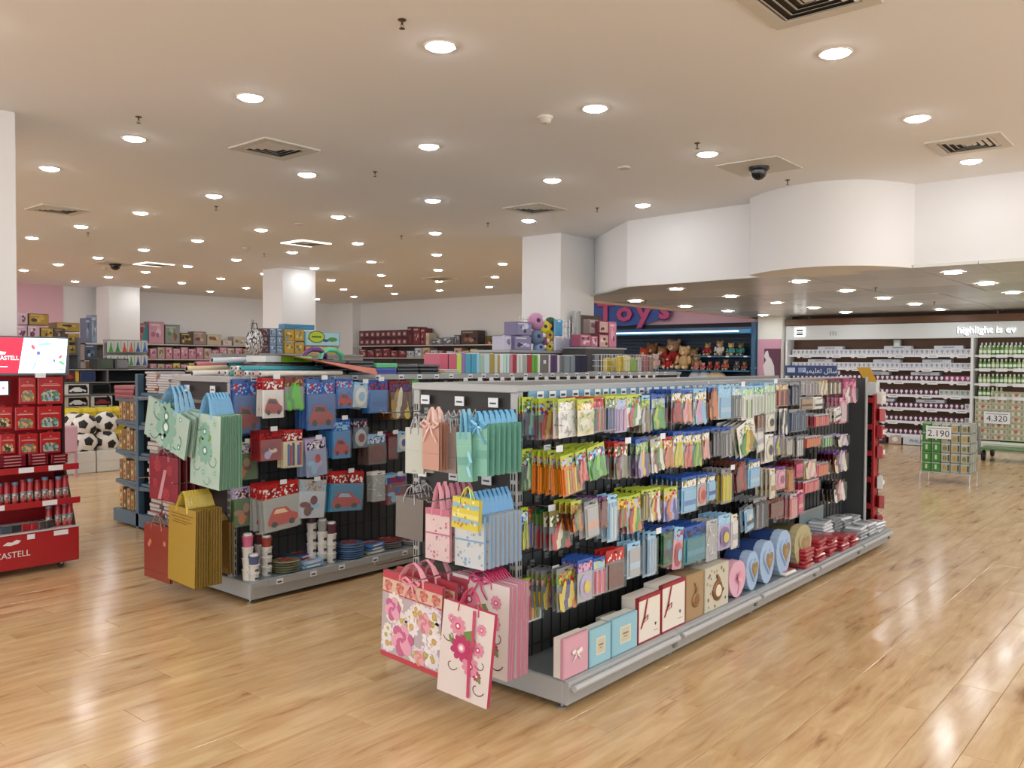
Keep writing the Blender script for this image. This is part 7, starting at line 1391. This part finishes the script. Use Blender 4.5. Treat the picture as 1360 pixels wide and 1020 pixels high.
e = empty('small_tablet', (0, 0, 0)); a, b = ony(-8, 507, 6.66), ony(10.5, 507, 6.66); bb = ony(10, 524, 6.66); MB().b2((a.x-.05, 6.66, bb.z-.01), (b.x+.012, 6.68, a.z+.01), mat('2A1014', .4)).build('frame', e); MB().decal(rectp(a.x, bb.z, b.x, a.z), mat('D8E8F0', .3, em=1.3), 6.659).build('image', e); MB().decal(circ(b.x-.03, (a.z+bb.z)/2, .012, n=8), mat('D870A8', .3, em=.6), 6.658).build('flower_picture', e); MB().b2((b.x-.05, 6.68, a.z-.05), (b.x, 6.93, a.z-.03), mat('2A1014')).build('bracket', e); tag(e, 'small pale screen at the picture edge under the big one', 'screen')
def pencil_pack(px0, px1, t_, b_, Y, label, pic=('7A8A50', 'C8A868', '5A7A9A', 'A85A3C'), base=None):
    a, b = ony(px0, t_, Y), ony(px1, t_, Y); bt_ = ony(px0, b_, Y); w = b.x-a.x; h = a.z-(base or bt_.z); e = empty('pencil_pack', ((a.x+b.x)/2, Y, base or bt_.z)); MB().b2((-w/2+.002, 0, 0), (w/2-.002, .03, h), mat('B81C20', .3, coat=.4), .004).build('carton', e)
    MB().decal([(-w*.34, h*.1), (w*.34, h*.1), (w*.38, h*.34), (w*.22, h*.5), (-w*.2, h*.52), (-w*.38, h*.36)], printed(pic, 60, .35), -.001).build('picture', e)
    MB().decal(rectp(-w*.3, h*.72, w*.3, h*.735), mat('D89088'), -.001).decal(rectp(-w*.38, h*.66, w*.38, h*.69), mat('E0B0A8'), -.001).decal(circ(0, h*.82, w*.06, h*.025, 8), mat('D89088'), -.001).build('printed_title', e)
    MB().b2((-w*.12, .005, h), (w*.12, .012, h+.012), mat('8A1418')).tube([(0, .01, h), (0, .2, h+.01)], .003, CHROME).build('hanger_tab', e); tag(e, label, 'pencil pack')
PKS = [((25, 48, 501, 537), 'upper row, beside the small screen'), ((50, 84, 500, 537), 'upper row, wide one at the outer edge'), ((-8, 17, 541, 571), 'middle row, cut by the picture edge'), ((20, 47, 541, 572), 'middle row, second pack'), ((50, 82, 540, 571), 'middle row, wide outer pack'), ((0, 21, 577, 604), 'lower row, first pack'), ((25, 51, 577, 604), 'lower row, second pack'), ((53, 81, 575, 603), 'lower row, outer pack')]
for i, (q, l) in enumerate(PKS): pencil_pack(*q, 6.66, 'red pencil pack with a picture, %s' % l, (('7A8A50', 'C8A868', '5A7A9A', 'A85A3C'), ('5A8A58', '8AA8C8', 'C8B888', '3A5A40'), ('C89048', '2A3A30', '8A6A3C', 'D8D0B0'))[i % 3])
R = random.Random(17)
for i, (x0, x1, z0, n) in enumerate(((0, 38, .775, 4), (40, 68, .775, 4), (70, 94, .775, 3))):
    for k in range(n):
        a, b = ony(x0, 620, 6.6), ony(x1, 620, 6.6); e = empty('pencil_tin', ((a.x+b.x)/2, 6.72, z0+.022*k), R.uniform(-.02, .02)); MB().box((0, 0, .0105), (b.x-a.x-.01, .17, .021), mat('8A1C2C', .25, .2, coat=.5), 0, .003).build('lid', e); MB().box((0, -.086, .010), ((b.x-a.x)*.6, .002, .008), mat('C07878')).build('side_print', e); tag(e, 'flat dark red pencil tin, %s up in the %s pile' % (ORD[k], ORD[i]), 'pencil tin', 'pencil tins on the red display')
for r, (z0, xs, h) in enumerate(((.511, [-4, 6, 17, 28, 37, 47, 57, 65, 75, 84], .155), (.311, [62, 74, 83, 90], .16))):
    for i, px in enumerate(xs):
        p = ony(px, 640, 6.6); e = empty('pencil_canister', (p.x+.02, 6.62, z0+.002)); hh_ = h+R.uniform(-.012, .012); rr_ = .021; MB().lathe([(rr_, 0), (rr_, hh_), (rr_*.85, hh_+.004)], (0, 0, 0), mat('B01C24', .3, coat=.4), 14).build('tube_body', e); MB().lathe([(rr_*1.02, hh_*.12), (rr_*1.02, hh_*.5)], (0, 0, 0), printed(('A8B0A8', '6A8A9A', 'C8B090', 'B04038', 'D8D4D0'), 60), 14).build('picture_band', e); MB().lathe([(rr_*1.05, hh_*.9), (rr_*1.05, hh_+.006)], (0, 0, 0), mat('8A1418' if i % 2 else '5A7A9A', .3), 14).build('cap', e)
        tag(e, 'red pencil canister, %s along the %s shelf of the red display' % (ORD[i], ('upper lit', 'lowest')[r]), 'pencil canister', 'pencil canisters')
for i, (px, c) in enumerate(((2, '3A4A5A'), (14, '2A2E36'), (27, 'A81C24'), (38, 'B02028'), (47, '5A4A48'), (55, '3A3230'))):
    p = ony(px, 660, 6.6); e = empty('stationery_box', (p.x+.03, 6.64, .312)); MB().box((0, 0, .025), (.085, .12, .05), mat(c, .35, coat=.3), .1*i, .004).build('carton', e); MB().box((0, -.0, .051), (.06, .08, .002), mat('C8C0B8', .4), .1*i).build('printed_label', e); tag(e, 'small %s box, %s along the dark lowest shelf of the red display' % ('red' if c[0] in 'AB' else 'dark', ORD[i]), 'stationery box')
